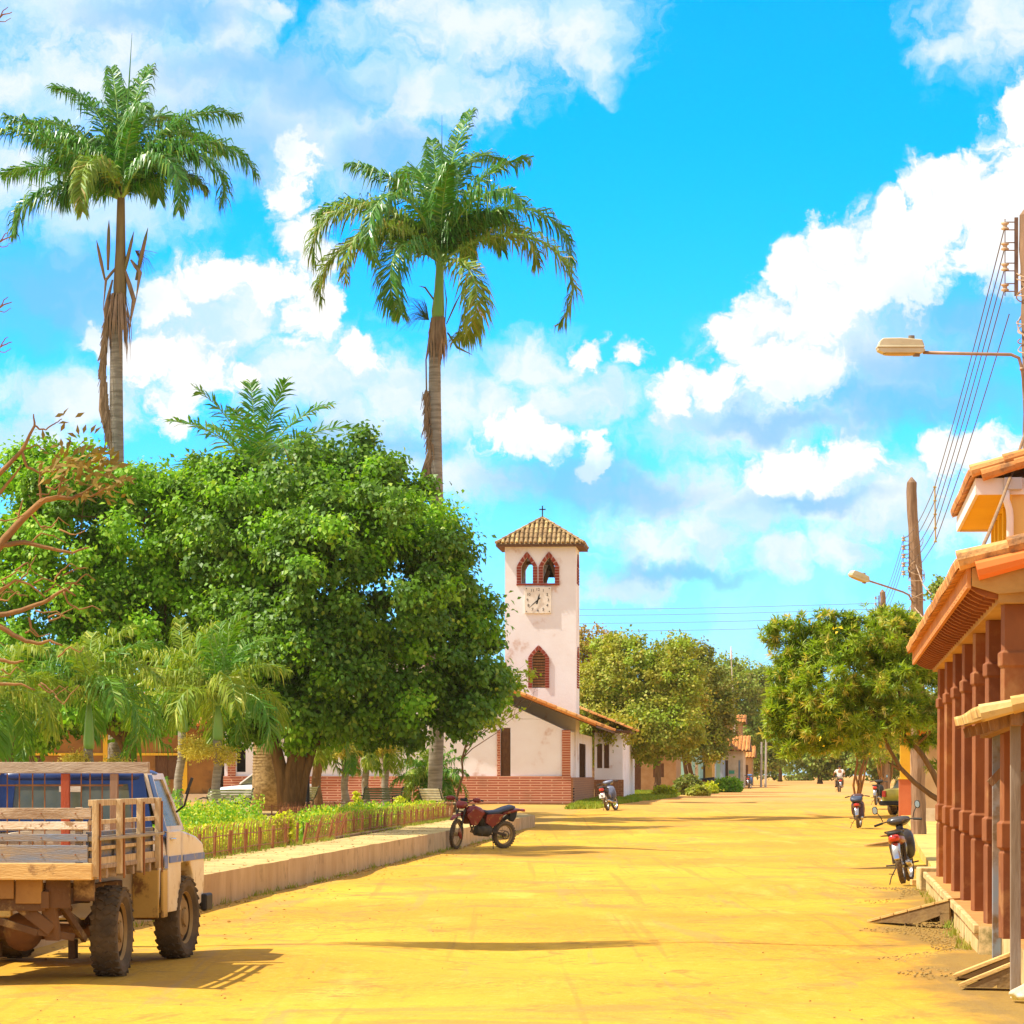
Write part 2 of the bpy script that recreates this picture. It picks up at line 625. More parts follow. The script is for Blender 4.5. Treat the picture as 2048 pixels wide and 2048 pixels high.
def mat_ground():
    m = bpy.data.materials.new('yellow_dust_road')
    m.use_nodes = True
    nt = m.node_tree
    L = nt.links
    p = nt.nodes['Principled BSDF']
    p.inputs['Roughness'].default_value = 0.95
    p.inputs['Specular IOR Level'].default_value = 0.15
    tc = nd(nt, 'ShaderNodeTexCoord')

    def nz(scale, detail, st=(1, 1, 1), rot=0.0, rough=0.6, dist=0.0):
        mp = nd(nt, 'ShaderNodeMapping')
        mp.inputs['Scale'].default_value = st
        mp.inputs['Rotation'].default_value = (0, 0, rot)
        L.new(tc.outputs['Object'], mp.inputs[0])
        n = nd(nt, 'ShaderNodeTexNoise')
        n.inputs['Scale'].default_value = scale
        n.inputs['Detail'].default_value = detail
        n.inputs['Roughness'].default_value = rough
        n.inputs['Distortion'].default_value = dist
        L.new(mp.outputs[0], n.inputs['Vector'])
        return n.outputs[0]
    a = (0.63, 0.355, 0.030)
    b = (0.52, 0.26, 0.026)
    big = nz(0.16, 5, (1, 0.6, 1), 0.1)
    col = mixc(nt, maprange(nt, big, 0.35, 0.65), a, b)
    # pale worn stretches and darker scuffed ones
    mid = nz(0.9, 6, (1, 0.16, 1), 0.08)
    col = mixc(nt, maprange(nt, mid, 0.52, 0.72, 0, 0.5), col, (0.70, 0.46, 0.085))
    scuff = nz(1.7, 8, (1, 0.5, 1), 0.3, 0.7, 0.6)
    col = mixc(nt, maprange(nt, scuff, 0.54, 0.68, 0, 0.8), col, (0.36, 0.18, 0.035))
    # tyre lines running along the street
    tr = nz(1.0, 3, (5.0, 0.05, 1), 0.085, 0.5, 0.25)
    col = mixc(nt, maprange(nt, tr, 0.60, 0.68, 0, 0.5), col, (0.40, 0.21, 0.035))
    speck = nz(30, 3, (1, 1, 1), 0, 0.7)
    col = mixc(nt, maprange(nt, speck, 0.62, 0.72, 0, 0.35), col, (0.33, 0.18, 0.04))
    col = mixc(nt, maprange(nt, nz(9, 4), 0.56, 0.7, 0, 0.3), col, (0.74, 0.50, 0.13))
    # redder earth far down the street
    sep = nd(nt, 'ShaderNodeSeparateXYZ')
    L.new(tc.outputs['Object'], sep.inputs[0])
    far = maprange(nt, sep.outputs[1], 105, 170, 0, 0.9)
    col = mixc(nt, math_n(nt, 'MULTIPLY', far, maprange(nt, nz(0.09, 4, (1, 0.5, 1)), 0.25, 0.55)), col, (0.62, 0.30, 0.10))
    dab = nz(0.42, 9, (1, 0.7, 1), 0.4, 0.74, 1.0)
    col = mixc(nt, maprange(nt, dab, 0.51, 0.62, 0, 0.62), col, (0.40, 0.205, 0.055))
    track = nz(0.7, 6, (2.2, 0.10, 1), -0.06, 0.7, 0.5)
    col = mixc(nt, maprange(nt, track, 0.57, 0.64, 0, 0.5), col, (0.42, 0.24, 0.08))
    # rough broken crust in places: fine dark grains and thin ridges
    rough = math_n(nt, 'MULTIPLY', maprange(nt, nz(0.22, 4, (1, 0.8, 1)), 0.46, 0.62), maprange(nt, nz(14, 6, (1, 0.7, 1), 0, 0.8), 0.50, 0.60))
    col = mixc(nt, math_n(nt, 'MULTIPLY', rough, 0.7), col, (0.30, 0.15, 0.035))
    rid = math_n(nt, 'ABSOLUTE', math_n(nt, 'SUBTRACT', nz(0.30, 5, (0.35, 1, 1), 0.12, 0.6), 0.5))
    col = mixc(nt, math_n(nt, 'MULTIPLY', maprange(nt, rid, 0.0, 0.006, 0.6, 0.0), maprange(nt, nz(0.5, 3), 0.45, 0.6)), col, (0.30, 0.15, 0.035))
    # washed dark earth along the foot of the arcade kerb, and trodden earth by the plaza kerb
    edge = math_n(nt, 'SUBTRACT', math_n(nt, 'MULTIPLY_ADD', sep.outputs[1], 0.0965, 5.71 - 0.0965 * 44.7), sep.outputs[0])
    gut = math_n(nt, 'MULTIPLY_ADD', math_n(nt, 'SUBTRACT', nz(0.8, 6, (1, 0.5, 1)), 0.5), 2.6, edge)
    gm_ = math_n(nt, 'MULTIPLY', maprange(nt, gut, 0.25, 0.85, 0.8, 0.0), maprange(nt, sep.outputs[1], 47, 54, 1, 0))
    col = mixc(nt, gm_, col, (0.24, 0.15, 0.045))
    ked = math_n(nt, 'SUBTRACT', sep.outputs[0], math_n(nt, 'MULTIPLY_ADD', sep.outputs[1], 0.0745, 0.73 - 0.0745 * 105))
    ku = math_n(nt, 'MULTIPLY_ADD', math_n(nt, 'SUBTRACT', nz(1.2, 5), 0.5), 1.0, ked)
    col = mixc(nt, maprange(nt, ku, 0.05, 0.45, 0.55, 0.0), col, (0.42, 0.25, 0.07))
    L.new(col, p.inputs['Base Color'])
    hb = math_n(nt, 'ADD', math_n(nt, 'MULTIPLY', nz(2.0, 8, (1, 0.6, 1), 0.2, 0.65), 1.0), math_n(nt, 'MULTIPLY', nz(22, 5), 0.16))
    bp = nd(nt, 'ShaderNodeBump')
    bp.inputs['Strength'].default_value = 0.55
    bp.inputs['Distance'].default_value = 0.09
    L.new(hb, bp.inputs['Height'])
    L.new(bp.outputs[0], p.inputs['Normal'])
    return m


def build_ground():
    xs = np.concatenate([np.linspace(-900, -40, 12), np.linspace(-36, 36, 145), np.linspace(40, 900, 12)])
    ys = np.concatenate([np.linspace(-60, 14, 8), np.arange(15, 150, 0.6), np.linspace(152, 420, 60), np.linspace(450, 5000, 20)])
    X, Y = np.meshgrid(xs, ys)
    Z = np.interp(Y, [a for a, b in GP], [b for a, b in GP])
    rs = np.random.RandomState(3)
    lump = np.zeros_like(Z)
    for k in range(26):
        fx, fy = rs.uniform(0.3, 2.4), rs.uniform(0.15, 1.1)
        lump += rs.uniform(0.002, 0.011) / (1 + fx * 0.3) * np.sin(X * fx + Y * fy * rs.choice([-1, 1]) + rs.uniform(0, 6.3))
    Z = Z + lump * (np.abs(X) < 37) * (Y < 150) - 0.012
    n, m = Y.shape
    V = np.stack([X, Y, Z], -1).reshape(-1, 3)
    i, j = np.meshgrid(np.arange(n - 1), np.arange(m - 1), indexing='ij')
    a = (i * m + j).ravel()
    Fq = np.stack([a, a + 1, a + 1 + m, a + m], -1)
    o = np_mesh('ground', V, Fq, mat_ground(), smooth=True)
    tag(o, kind='structure')


build_ground()

m_conc = mat('pale_concrete', (0.60, 0.43, 0.16), (0.46, 0.30, 0.10), 1.2, 0.9, bump=0.35, bscale=14, dirt=(0.36, 0.21, 0.08), dscale=2.2, damt=0.3)
m_kerb = mat('stained_kerb_concrete', (0.60, 0.42, 0.22), (0.48, 0.31, 0.14), 1.0, 0.9, bump=0.3, bscale=12, stretch=(2.2, 2.2, 0.9),
             dirt=(0.36, 0.24, 0.11), dscale=2.4, damt=0.25, detail=6)
m_grass = mat('lawn_green', (0.10, 0.26, 0.02), (0.22, 0.36, 0.02), 3.0, 0.8, trans=0.35)
m_lawn = mat('lawn_soil', (0.10, 0.15, 0.02), (0.22, 0.16, 0.05), 2.5, 0.95, bump=0.5)

KC = Vector((0.73, 105, 0))          # front corner of the plaza kerb


def kx(y):
    return KC.x + 0.0745 * (y - 105)


def mat_kerb_face():
    return m_kerb


def build_plaza():
    z = 0.42
    rk = random.Random(4)
    poly = [(kx(14 + k * 0.7) + rk.uniform(-0.014, 0.014) - (0.05 if rk.random() < 0.06 else 0), 14 + k * 0.7) for k in range(130)] + [(kx(105), 105), (-0.07, 115), (-2.3, 128.5), (-34, 131), (-34, 14)]
    mb = MB()
    n = len(poly)
    vs = [(x, y, z) for x, y in poly] + [(x, y, -0.3) for x, y in poly]
    fs = [(tuple(range(n)))] + [(i, (i + 1) % n, (i + 1) % n + n, i + n) for i in range(n)]
    mb.add(vs, fs)
    for k in range(len(fs)):
        mb.mi[k] = 0 if k == 0 else 1
    o = mb.build('plaza_pavement', [m_conc, m_kerb])
    tag(o, kind='structure')
    # lawn bed inside the railings
    f = fence_x
    pl = [(f(30) - 0.12, 30), (f(97) - 0.12, 97), (f(97) - 2.6, 98.5), (f(62) - 3.6, 62), (f(30) - 3.6, 30)]
    mb = MB()
    n = len(pl)
    mb.add([(x, y, z + 0.004) for x, y in pl], [tuple(range(n))])
    tag(mb.build('lawn', m_lawn), kind='structure')


def fence_x(y):
    return float(np.interp(y, [30, 52.5, 96, 100], [-5.75, -4.5, -1.82, -1.6]))


build_plaza()


def blades(name, pts, h, w, matl, seed=1, lean=0.4, parent=None, label=None, kind=None, cat=None):
    rs = np.random.RandomState(seed)
    n = len(pts)
    pts = np.asarray(pts)
    a = rs.uniform(0, 2 * np.pi, n)
    hh = h * rs.uniform(0.5, 1.3, n)
    ww = w * rs.uniform(0.6, 1.4, n)
    sx = np.stack([np.cos(a) * ww, np.sin(a) * ww, np.zeros(n)], -1)
    la = rs.uniform(0, 2 * np.pi, n)
    tip = np.stack([np.cos(la) * hh * lean, np.sin(la) * hh * lean, hh], -1)
    V = np.stack([pts - sx, pts + sx, pts + tip], 1).reshape(-1, 3)
    Fc = np.arange(3 * n).reshape(-1, 3)
    o = np_mesh(name, V, Fc, matl, parent)
    return tag(o, label, cat, None, kind)


def build_grass():
    rs = np.random.RandomState(5)
    P = []
    for k in range(26000):
        y = 30 + 68 * rs.rand() ** 0.7
        x = fence_x(y) - 0.02 - rs.rand() * 2.8
        P.append((x, y, 0.42))
    blades('grass', P, 0.11, 0.014, m_grass, 6, label='short green grass inside the low plaza railings', kind='stuff', cat='grass')
    # verge in front of the far mango trees, left of the street
    P = []
    for k in range(16000):
        d = rs.uniform(129, 205)
        x0 = 2.7 + SL * (d - 138)
        x = x0 + rs.rand() * (1.3 + 2.2 * min(1, (d - 129) / 40.0))
        P.append((x, d, gz(d) - 0.01))
    blades('verge_grass', P, 0.16, 0.05, mat('verge_green', (0.17, 0.30, 0.02), (0.32, 0.33, 0.03), 0.5, 0.85, trans=0.3), 8,
           label='grassy verge beside the street under the mango trees', kind='stuff', cat='grass')


build_grass()


def build_right_pavement():
    # raised platform under the arcade
    z = 0.28

    def px_(y):
        return 5.71 + 0.0965 * (y - 44.7)
    mb = MB()
    poly = [(px_(24) + 0.17, 24), (px_(30.9) + 0.17, 30.9), (px_(31.0), 31.0), (px_(48.3), 48.3), (px_(48.3) + 9, 48.3), (px_(24) + 9, 24)]
    n = 6
    vs = [(x, y, z) for x, y in poly] + [(x, y, -0.2) for x, y in poly]
    mb.add(vs, [tuple(range(n))] + [(i, (i + 1) % n, (i + 1) % n + n, i + n) for i in range(n)])
    for k in range(7):
        mb.mi[k] = 0 if k == 0 else 1
    m_plat = mat('stained_pale_concrete', (0.72, 0.52, 0.24), (0.55, 0.36, 0.13), 2.5, 0.9, bump=0.4, bscale=12,
                 dirt=(0.20, 0.16, 0.05), dscale=2.6, damt=0.42, stretch=(1, 1, 0.6))
    tag(mb.build('arcade_pavement', [mat('terracotta_floor', (0.55, 0.26, 0.07), (0.44, 0.20, 0.05), 3, 0.8), m_plat]), kind='structure')
    mb = MB()
    # worn lip along the platform edge
    for k in range(11):
        y0 = 31.1 + k * 1.55
        mb.bar((px_(y0) - 0.02, y0, z - 0.035 + 0.004 * (k % 3)), (px_(y0 + 1.49) - 0.02, y0 + 1.49, z - 0.035 + 0.004 * (k % 3)), 0.05, 0.085)
    tag(mb.build('pavement_kerb', m_plat, bevel=0.008), kind='structure')
    # the lower pavement beyond it
    mb = MB()
    pts = [(6.35, 48.9), (9.1, 74), (11.6, 96), (14.5, 125), (24, 205)]
    vs, fs = [], []
    for x, y in pts:
        g = gz(y)
        vs += [(x, y, g - 0.2), (x, y, g + 0.14), (x + 14, y, g + 0.14)]
    for i in range(len(pts) - 1):
        a = i * 3
        fs += [(a, a + 3, a + 4, a + 1), (a + 1, a + 4, a + 5, a + 2)]
    fs += [(0, 1, 2)]
    mb.add(vs, fs)
    tag(mb.build('side_pavement', mat('pavement_cement', (0.68, 0.47, 0.12), (0.52, 0.33, 0.07), 1.4, 0.9, bump=0.3, bscale=10, dirt=(0.40, 0.24, 0.08), dscale=1.3, damt=0.3)), kind='structure')


build_right_pavement()


def ico_stone(mb, c, r, rs, mi=0, flat=0.6):
    t = (1 + 5 ** 0.5) / 2
    base = [(-1, t, 0), (1, t, 0), (-1, -t, 0), (1, -t, 0), (0, -1, t), (0, 1, t), (0, -1, -t), (0, 1, -t), (t, 0, -1), (t, 0, 1), (-t, 0, -1), (-t, 0, 1)]
    fs = [(0, 11, 5), (0, 5, 1), (0, 1, 7), (0, 7, 10), (0, 10, 11), (1, 5, 9), (5, 11, 4), (11, 10, 2), (10, 7, 6), (7, 1, 8),
          (3, 9, 4), (3, 4, 2), (3, 2, 6), (3, 6, 8), (3, 8, 9), (4, 9, 5), (2, 4, 11), (6, 2, 10), (8, 6, 7), (9, 8, 1)]
    vs = []
    for b in base:
        k = r / 1.9 * rs.uniform(0.75, 1.25)
        vs.append((c[0] + b[0] * k, c[1] + b[1] * k, c[2] + b[2] * k * flat))
    mb.add(vs, fs, mi)


def build_gravel():
    rs = random.Random(11)
    mb = MB()
    for k in range(3200):
        y = rs.uniform(27.5, 50)
        edge = 5.71 + 0.0965 * (y - 44.7)
        u = rs.random() ** 1.7
        wd = 0.35 + 0.75 * (0.5 + 0.5 * math.sin(y * 0.9)) * (0.6 + 0.4 * math.sin(y * 2.3))
        ico_stone(mb, (edge - 0.03 - u * wd, y, 0.0), rs.uniform(0.004, 0.015), rs)
    o = mb.build('gravel', mat('gutter_gravel', (0.26, 0.18, 0.06), (0.42, 0.27, 0.08), 30, 0.9), fix=False)
    tag(o, 'dark gravel and dust washed up along the arcade kerb', 'gravel', kind='stuff')
    mb = MB()
    for k in range(380):
        y = 23 + 70 * rs.random() ** 1.5
        x = rs.uniform(kx(y) + 0.3, 5.5 + 0.0965 * (y - 44.7))
        ico_stone(mb, (x, y, -0.004), rs.uniform(0.004, 0.012), rs)
    for k in range(400):      # loose line at the foot of the plaza kerb
        y = rs.uniform(33, 104)
        ico_stone(mb, (kx(y) + abs(rs.gauss(0, 0.12)), y, 0.0), rs.uniform(0.008, 0.022), rs)
    o = mb.build('pebbles', mat('road_pebbles', (0.42, 0.24, 0.05), (0.32, 0.18, 0.05), 30, 0.9), fix=False)
    tag(o, 'small brown pebbles scattered on the dusty yellow road', 'pebbles', kind='stuff')


build_gravel()
# ------------------------------------------------------------------ buildings
m_plaster = mat('white_limewash', (0.90, 0.89, 0.90), (0.84, 0.79, 0.78), 0.7, 0.9, bump=0.25, bscale=9, dirt=(0.66, 0.50, 0.42), dscale=0.7, damt=0.2, detail=8)
m_brick = mat_brick('red_brick', (0.42, 0.10, 0.04), (0.34, 0.075, 0.035), (0.60, 0.32, 0.20), 0.9, 0.105, 0.03)
m_brick_side = mat_brick('brown_brick', (0.36, 0.15, 0.055), (0.30, 0.11, 0.04), (0.45, 0.22, 0.09), 0.3, 0.1, 0.016)
m_brickpiece = mat('loose_brick', (0.33, 0.06, 0.03), (0.24, 0.045, 0.03), 8, 0.85)
m_mortar = mat('pink_mortar', (0.70, 0.42, 0.34), (0.6, 0.34, 0.26), 6, 0.9)
m_tile = mat('clay_roof_tile', (0.60, 0.26, 0.06), (0.44, 0.15, 0.035), 3.0, 0.8, bump=0.3, bscale=30, dirt=(0.30, 0.15, 0.05), dscale=2, damt=0.3, island=((0.68, 0.34, 0.10), 0.35))
m_tile_o = mat('orange_roof_tile', (0.66, 0.30, 0.08), (0.48, 0.17, 0.04), 2.0, 0.8, bump=0.5, bscale=30, dirt=(0.24, 0.12, 0.05), dscale=3.5, damt=0.4, island=((0.74, 0.40, 0.14), 0.4))
m_tile_tower = mat('weathered_tower_tile', (0.38, 0.25, 0.11), (0.24, 0.14, 0.06), 4.0, 0.85, bump=0.3, bscale=20, dirt=(0.13, 0.08, 0.03), dscale=2.5, damt=0.35, island=((0.56, 0.40, 0.16), 0.35))
m_dark = mat('dark_interior', (0.035, 0.025, 0.02), (0.05, 0.035, 0.025), 3, 0.95)
m_darkwood = mat('dark_brown_wood', (0.10, 0.045, 0.02), (0.16, 0.075, 0.03), 4, 0.75, bump=0.3, stretch=(6, 6, 1))
m_oldwood = mat('old_grey_wood', (0.36, 0.20, 0.09), (0.22, 0.115, 0.05), 4, 0.85, bump=0.5, stretch=(5, 5, 0.7), detail=8)
m_iron = mat('dark_iron', (0.03, 0.03, 0.03), (0.05, 0.04, 0.035), 10, 0.5, metal=0.3, spec=0.5)


def tiles(mb, o, pu, pv, w=0.2, row=0.36, r=0.055, vmax=None, mi=0, seg=4, pan=True, vmin=None):
    """barrel tiles: o corner at the eave, pu unit along the eave * length, pv unit upslope * length."""
    o, pu, pv = Vector(o), Vector(pu), Vector(pv)
    lu, lv = pu.length, pv.length
    u, v = pu / lu, pv / lv
    nrm = u.cross(v)
    if nrm.z < 0:
        nrm = -nrm
    ncol = max(1, int(round(lu / w)))
    ww = lu / ncol
    for c in range(ncol):
        uc = (c + 0.5) * ww
        vm = lv if vmax is None else min(lv, vmax(uc / lu))
        v0 = 0 if vmin is None else vmin(uc / lu)
        k = 0
        vv = v0
        while vv < vm - 0.05:
            v1 = min(vm, vv + row * 1.12)
            jit = 0.007 * math.sin(c * 12.9 + k * 7.3)
            vs = []
            for (t, rr, lift) in ((vv, r * 1.12, 0.018 + jit), (v1, r * 0.9, 0.0)):
                for s in range(seg + 1):
                    a = math.pi * s / seg
                    vs.append(o + u * (uc + math.cos(a) * rr * 1.25) + v * t + nrm * (math.sin(a) * rr * 1.25 + lift))
            fs = [(s, s + 1, s + 1 + seg + 1, s + seg + 1) for s in range(seg)]
            fs.append(tuple(range(seg, -1, -1)))
            mb.add(vs, fs, mi)
            vv += row
            k += 1
        if pan:
            a0 = o + u * (c * ww) + v * v0
            b0 = o + u * ((c + 1) * ww) + v * v0
            mb.add([a0 - nrm * 0.0, b0, b0 + v * (vm - v0), a0 + v * (vm - v0)], [(0, 1, 2, 3)], mi)


def arch_poly(x0, z0, w, h, hs, n=3):
    """pointed arch outline, counter-clockwise from the lower left."""
    pts = [(x0, z0), (x0 + w, z0), (x0 + w, z0 + hs)]
    for i in range(1, n):
        t = i / n
        pts.append((x0 + w - (w / 2) * t ** 1.15, z0 + hs + (h - hs) * t ** 0.92))
    pts.append((x0 + w / 2, z0 + h))
    for i in range(n - 1, 0, -1):
        t = i / n
        pts.append((x0 + (w / 2) * t ** 1.15, z0 + hs + (h - hs) * t ** 0.92))
    pts.append((x0, z0 + hs))
    return pts


def arch_bricks(parent, x0, z0, w, h, hs, bw, fn_pt, name='brick_surround'):
    """bricks laid round a pointed opening; fn_pt(u, v, w) maps to local space."""
    mb = MB()
    inner = arch_poly(x0, z0, w, h, hs)[1:] + [(x0, z0)]     # from lower right up and over to lower left
    outer = arch_poly(x0 - bw, z0, w + 2 * bw, h + bw * 1.25, hs)[1:] + [(x0 - bw, z0)]
    # mortar bed
    n = len(inner)
    for i in range(n - 1):
        q = [inner[i], outer[i], outer[i + 1], inner[i + 1]]
        mb.add([fn_pt(a, b, -0.012) for a, b in q], [(0, 1, 2, 3)], 1)
    for i in range(n - 1):
        a, b = Vector(inner[i]), Vector(inner[i + 1])
        oa, ob = Vector(outer[i]), Vector(outer[i + 1])
        ln = (b - a).length
        m = max(1, int(ln / 0.105))
        for k in range(m):
            t0, t1 = (k + 0.14) / m, (k + 0.86) / m
            q = [a.lerp(b, t0), oa.lerp(ob, t0), oa.lerp(ob, t1), a.lerp(b, t1)]
            vs = [fn_pt(p.x, p.y, -0.05) for p in q] + [fn_pt(p.x, p.y, 0.0) for p in q]
            mb.add(vs, [(0, 1, 2, 3), (4, 5, 1, 0), (5, 6, 2, 1), (6, 7, 3, 2), (7, 4, 0, 3)], 0)
    return mb.build(name, [m_brickpiece, m_mortar], parent)


def text_mesh(body, size, name, matl, parent, place, extrude=0.004):
    """lettering as a mesh: place(x, y, z) -> point, x to the reader's right, y up, z towards the reader."""
    cu = bpy.data.curves.new(name, 'FONT')
    cu.body = body
    cu.size = size
    cu.align_x = 'CENTER'
    cu.align_y = 'CENTER'
    cu.extrude = extrude
    o = bpy.data.objects.new(name, cu)
    C.objects.link(o)
    dg = bpy.context.evaluated_depsgraph_get()
    me = bpy.data.meshes.new_from_object(o.evaluated_get(dg))
    vs = [tuple(place(*v.co)) for v in me.vertices]
    fs = [tuple(p.vertices) for p in me.polygons]
    bpy.data.objects.remove(o)
    bpy.data.curves.remove(cu)
    return vs, fs


def build_church():
    base = gz(138)
    root = empty('church', (2.45, 138, base), -AL, 'white church with brick wainscot and square clock tower behind the plaza trees', 'church')
    f = lambda u, v, w: (u, w, v)
    # ---- front hall
    mb = MB()
    Wd = 14.6
    door_x = -2.9
    apex = (-Wd / 2, 6.35)
    holes = [[(-2.93, 1.18), (-2.52, 1.18), (-2.52, 3.2), (-2.93, 3.2)],
             [(-14.1, 1.35), (-13.7, 1.35), (-13.7, 2.55), (-14.1, 2.55)],
             [(-9.5, 1.35), (-9.1, 1.35), (-9.1, 2.9), (-9.5, 2.9)]]
    mb.wall([(-Wd, 0.0), (0, 0.0), (0, 3.0), apex, (-Wd, 3.0)], holes, f, 0.25)
    mb.box2((-0.25, 0.25, 0), (0, 6, 3.05))
    mb.box2((-0.25, 13, 0), (0, 20, 3.05))
    mb.box2((-0.25, 6, 0), (0, 13, 0.9))
    mb.box2((-0.25, 6, 2.62), (0, 13, 3.05))
    mb.box2((-Wd, 0.25, 0), (-Wd + 0.25, 20, 3.05))
    mb.box2((-Wd + 0.25, 19.75, 0), (-0.25, 20, 3.05))
    hall = mb.build('hall_wall', m_plaster, root)
    mb = MB()
    mb.box2((-Wd - 0.03, -0.12, -0.1), (0.03, -0.003, 1.18))
    for xa, xb in ((-0.36, 0.0), (-3.08, -2.94), (-14.45, -14.12), (-9.06, -8.86)):
        mb.box2((xa, -0.085, 1.18), (xb, -0.003, 3.1))
    w_ = mb.build('brick_wainscot', m_brick, root)
    mb = MB()
    mb.box2((0.003, -0.1, -0.1), (0.10, 20, 1.12))
    mb.build('side_wainscot', m_brick_side, root)
    mb = MB()
    mb.box2((-Wd, 0.5, 0.9), (-0.3, 0.56, 3.0))
    mb.build('dark_interior_panel', m_dark, root)
    mb = MB()
    mb.box2((-2.91, 0.02, 1.18), (-2.54, 0.1, 3.18))
    for k in range(6):
        mb.bar((-2.91, 0.0, 1.35 + k * 0.3), (-2.54, 0.0, 1.52 + k * 0.3), 0.02, 0.02)
        mb.bar((-2.54, 0.0, 1.35 + k * 0.3), (-2.91, 0.0, 1.52 + k * 0.3), 0.02, 0.02)
    mb.build('window', m_darkwood, root)
    mb = MB()
    mb.box2((-0.14, 6.0, 0.9), (-0.06, 13, 2.62))
    for k in range(8):
        mb.box2((-0.08, 6.0 + k, 0.9), (0.01, 6.09 + k, 2.62))
    mb.build('window', m_darkwood, root)
    mb = MB()
    mb.box2((-Wd - 0.06, -0.3, -0.3), (0.15, -0.12, 0.03))
    mb.build('plinth', mat('dark_plinth', (0.16, 0.12, 0.05), (0.24, 0.17, 0.07), 3, 0.9), root)
    # vents low in the side wall
    mb = MB()
    for k in range(5):
        mb.box2((0.09, -0.16 + 0.1, 0.15 + k * 0.12), (0.14, 0.5, 0.2 + k * 0.12))
    mb.build('vent', m_dark, root)
    # roof of the hall: two slopes
    rf = MB()
    sl = math.tan(math.radians(22))
    ridge_x = -Wd / 2
    for sgn in (1, -1):
        ex = 1.1 if sgn > 0 else -Wd - 1.1
        ez = 3.0 - 0.02
        rz = ez + sl * abs(ridge_x - ex)
        a, b = Vector((ex, -0.55, ez + 0.32)), Vector((ridge_x, -0.55, rz + 0.32))
        tiles(rf, a, Vector((0, 21, 0)), b - a, 0.32, 0.45, 0.08)
        rf.prism([(ex, ez + 0.22), (ridge_x, rz + 0.22), (ridge_x, rz + 0.30), (ex, ez + 0.30)], lambda u, v, w: (u, w, v), -0.5, 20.4, 1)
        # verge tiles along the front edge
        nn = 20
        for i in range(nn):
            p0, p1 = a.lerp(b, i / nn), a.lerp(b, (i + 1.08) / nn)
            rf.tube([p0 + Vector((0, 0, 0.05)), p1 + Vector((0, 0, 0.03))], [0.10, 0.085], 8, 0)
    rf.build('roof', [m_tile, m_darkwood], root)
    # ---- wing
    mb = MB()
    mb.wall([(0.1, 0), (1.45, 0), (1.45, 3.4), (0.1, 3.4)], [[(0.22, 1.55), (0.47, 1.55), (0.47, 2.7), (0.22, 2.7)], [(0.55, 1.55), (0.80, 1.55), (0.80, 2.7), (0.55, 2.7)]],
            lambda u, v, w: (u, 20.3 + w, v), 0.25)
    mb.box2((1.2, 20.55, 0), (1.45, 38, 3.4))
    mb.build('wing_wall', m_plaster, root)
    mb = MB()
    mb.box2((0.1, 20.2, -0.1), (1.5, 20.297, 1.0))
    mb.build('wing_wainscot', m_brick_side, root)
    mb = MB()
    mb.box2((0.2, 20.4, 1.5), (0.82, 20.5, 2.72))
    mb.build('shutter', m_darkwood, root)
    mb = MB()
    tiles(mb, (1.9, 19.8, 3.4), (0, 18.6, 0), (-2.6, 0, 1.05), 0.3, 0.45, 0.07)
    mb.box2((0.0, 19.9, 3.25), (1.8, 38.2, 3.36), 1)
    mb.build('wing_roof', [m_tile, m_darkwood], root)

    # ---- tower
    x0, x1, y0, y1 = -2.97, 0.07, 3.0, 6.04
    zt = 11.10
    cxm, cym = (x0 + x1) / 2, (y0 + y1) / 2
    ftop = zt
    T = empty('tower', (0, 0, 0))
    T.parent = root
    T.empty_display_size = 0.1

    mb = MB()
    bz = 9.42
    op = [(x0 + 0.66, 0.50), (x0 + 1.64, 0.50)]

    def holes_for(off):
        return [arch_poly(off + 0.70, bz, 0.50, 1.12, 0.72), arch_poly(off + 1.64, bz, 0.50, 1.12, 0.72)]
    lowh = [arch_poly(x0 + 1.17, 4.95, 0.56, 1.62, 1.30)]
    mb.wall([(x0, 0), (x1, 0), (x1, zt), (x0, zt)], holes_for(x0) + lowh, lambda u, v, w: (u, y0 + w, v), 0.28)
    mb.wall([(x0, 0), (x1, 0), (x1, zt), (x0, zt)], holes_for(x0), lambda u, v, w: (u, y1 - w, v), 0.28)
    yh = [arch_poly(y0 + 1.0, bz, 0.9, 1.12, 0.72)]
    mb.wall([(y0 + 0.28, 0), (y1 - 0.28, 0), (y1 - 0.28, zt), (y0 + 0.28, zt)], yh, lambda u, v, w: (x1 - w, u, v), 0.28)
    mb.wall([(y0 + 0.28, 0), (y1 - 0.28, 0), (y1 - 0.28, zt), (y0 + 0.28, zt)], yh, lambda u, v, w: (x0 + w, u, v), 0.28)
    mb.build('tower_wall', m_plaster, root)
    mb = MB()
    mb.box2((x0 + 0.28, y0 + 0.28, bz - 0.35), (x1 - 0.28, y1 - 0.28, bz - 0.25))
    mb.bar((x0 + 0.3, cym - 0.2, bz + 0.95), (x1 - 0.3, cym - 0.2, bz + 0.95), 0.14, 0.14)
    mb.bar((x0 + 1.55, y0 + 0.5, bz - 0.25), (x0 + 2.05, y1 - 0.5, bz + 1.55), 0.16, 0.12)
    mb.bar((x0 + 2.35, y0 + 0.6, bz - 0.25), (x0 + 1.75, y0 + 0.8, bz + 1.5), 0.14, 0.12)
    mb.bar((x0 + 0.55, y0 + 0.45, bz - 0.25), (x0 + 0.95, y0 + 0.55, bz + 1.5), 0.13, 0.12)
    mb.build('bell_frame', m_oldwood, root)
    mb = MB()
    mb.lathe([(0.0, 0.5), (0.1, 0.5), (0.14, 0.42), (0.17, 0.2), (0.25, 0.04), (0.27, 0.0), (0.22, 0.0), (0.0, 0.35)], 14, c=(x0 + 1.9, cym, bz + 0.35))
    mb.build('bell', mat('dark_bronze', (0.08, 0.05, 0.02), (0.05, 0.04, 0.02), 8, 0.45, metal=0.7), root)
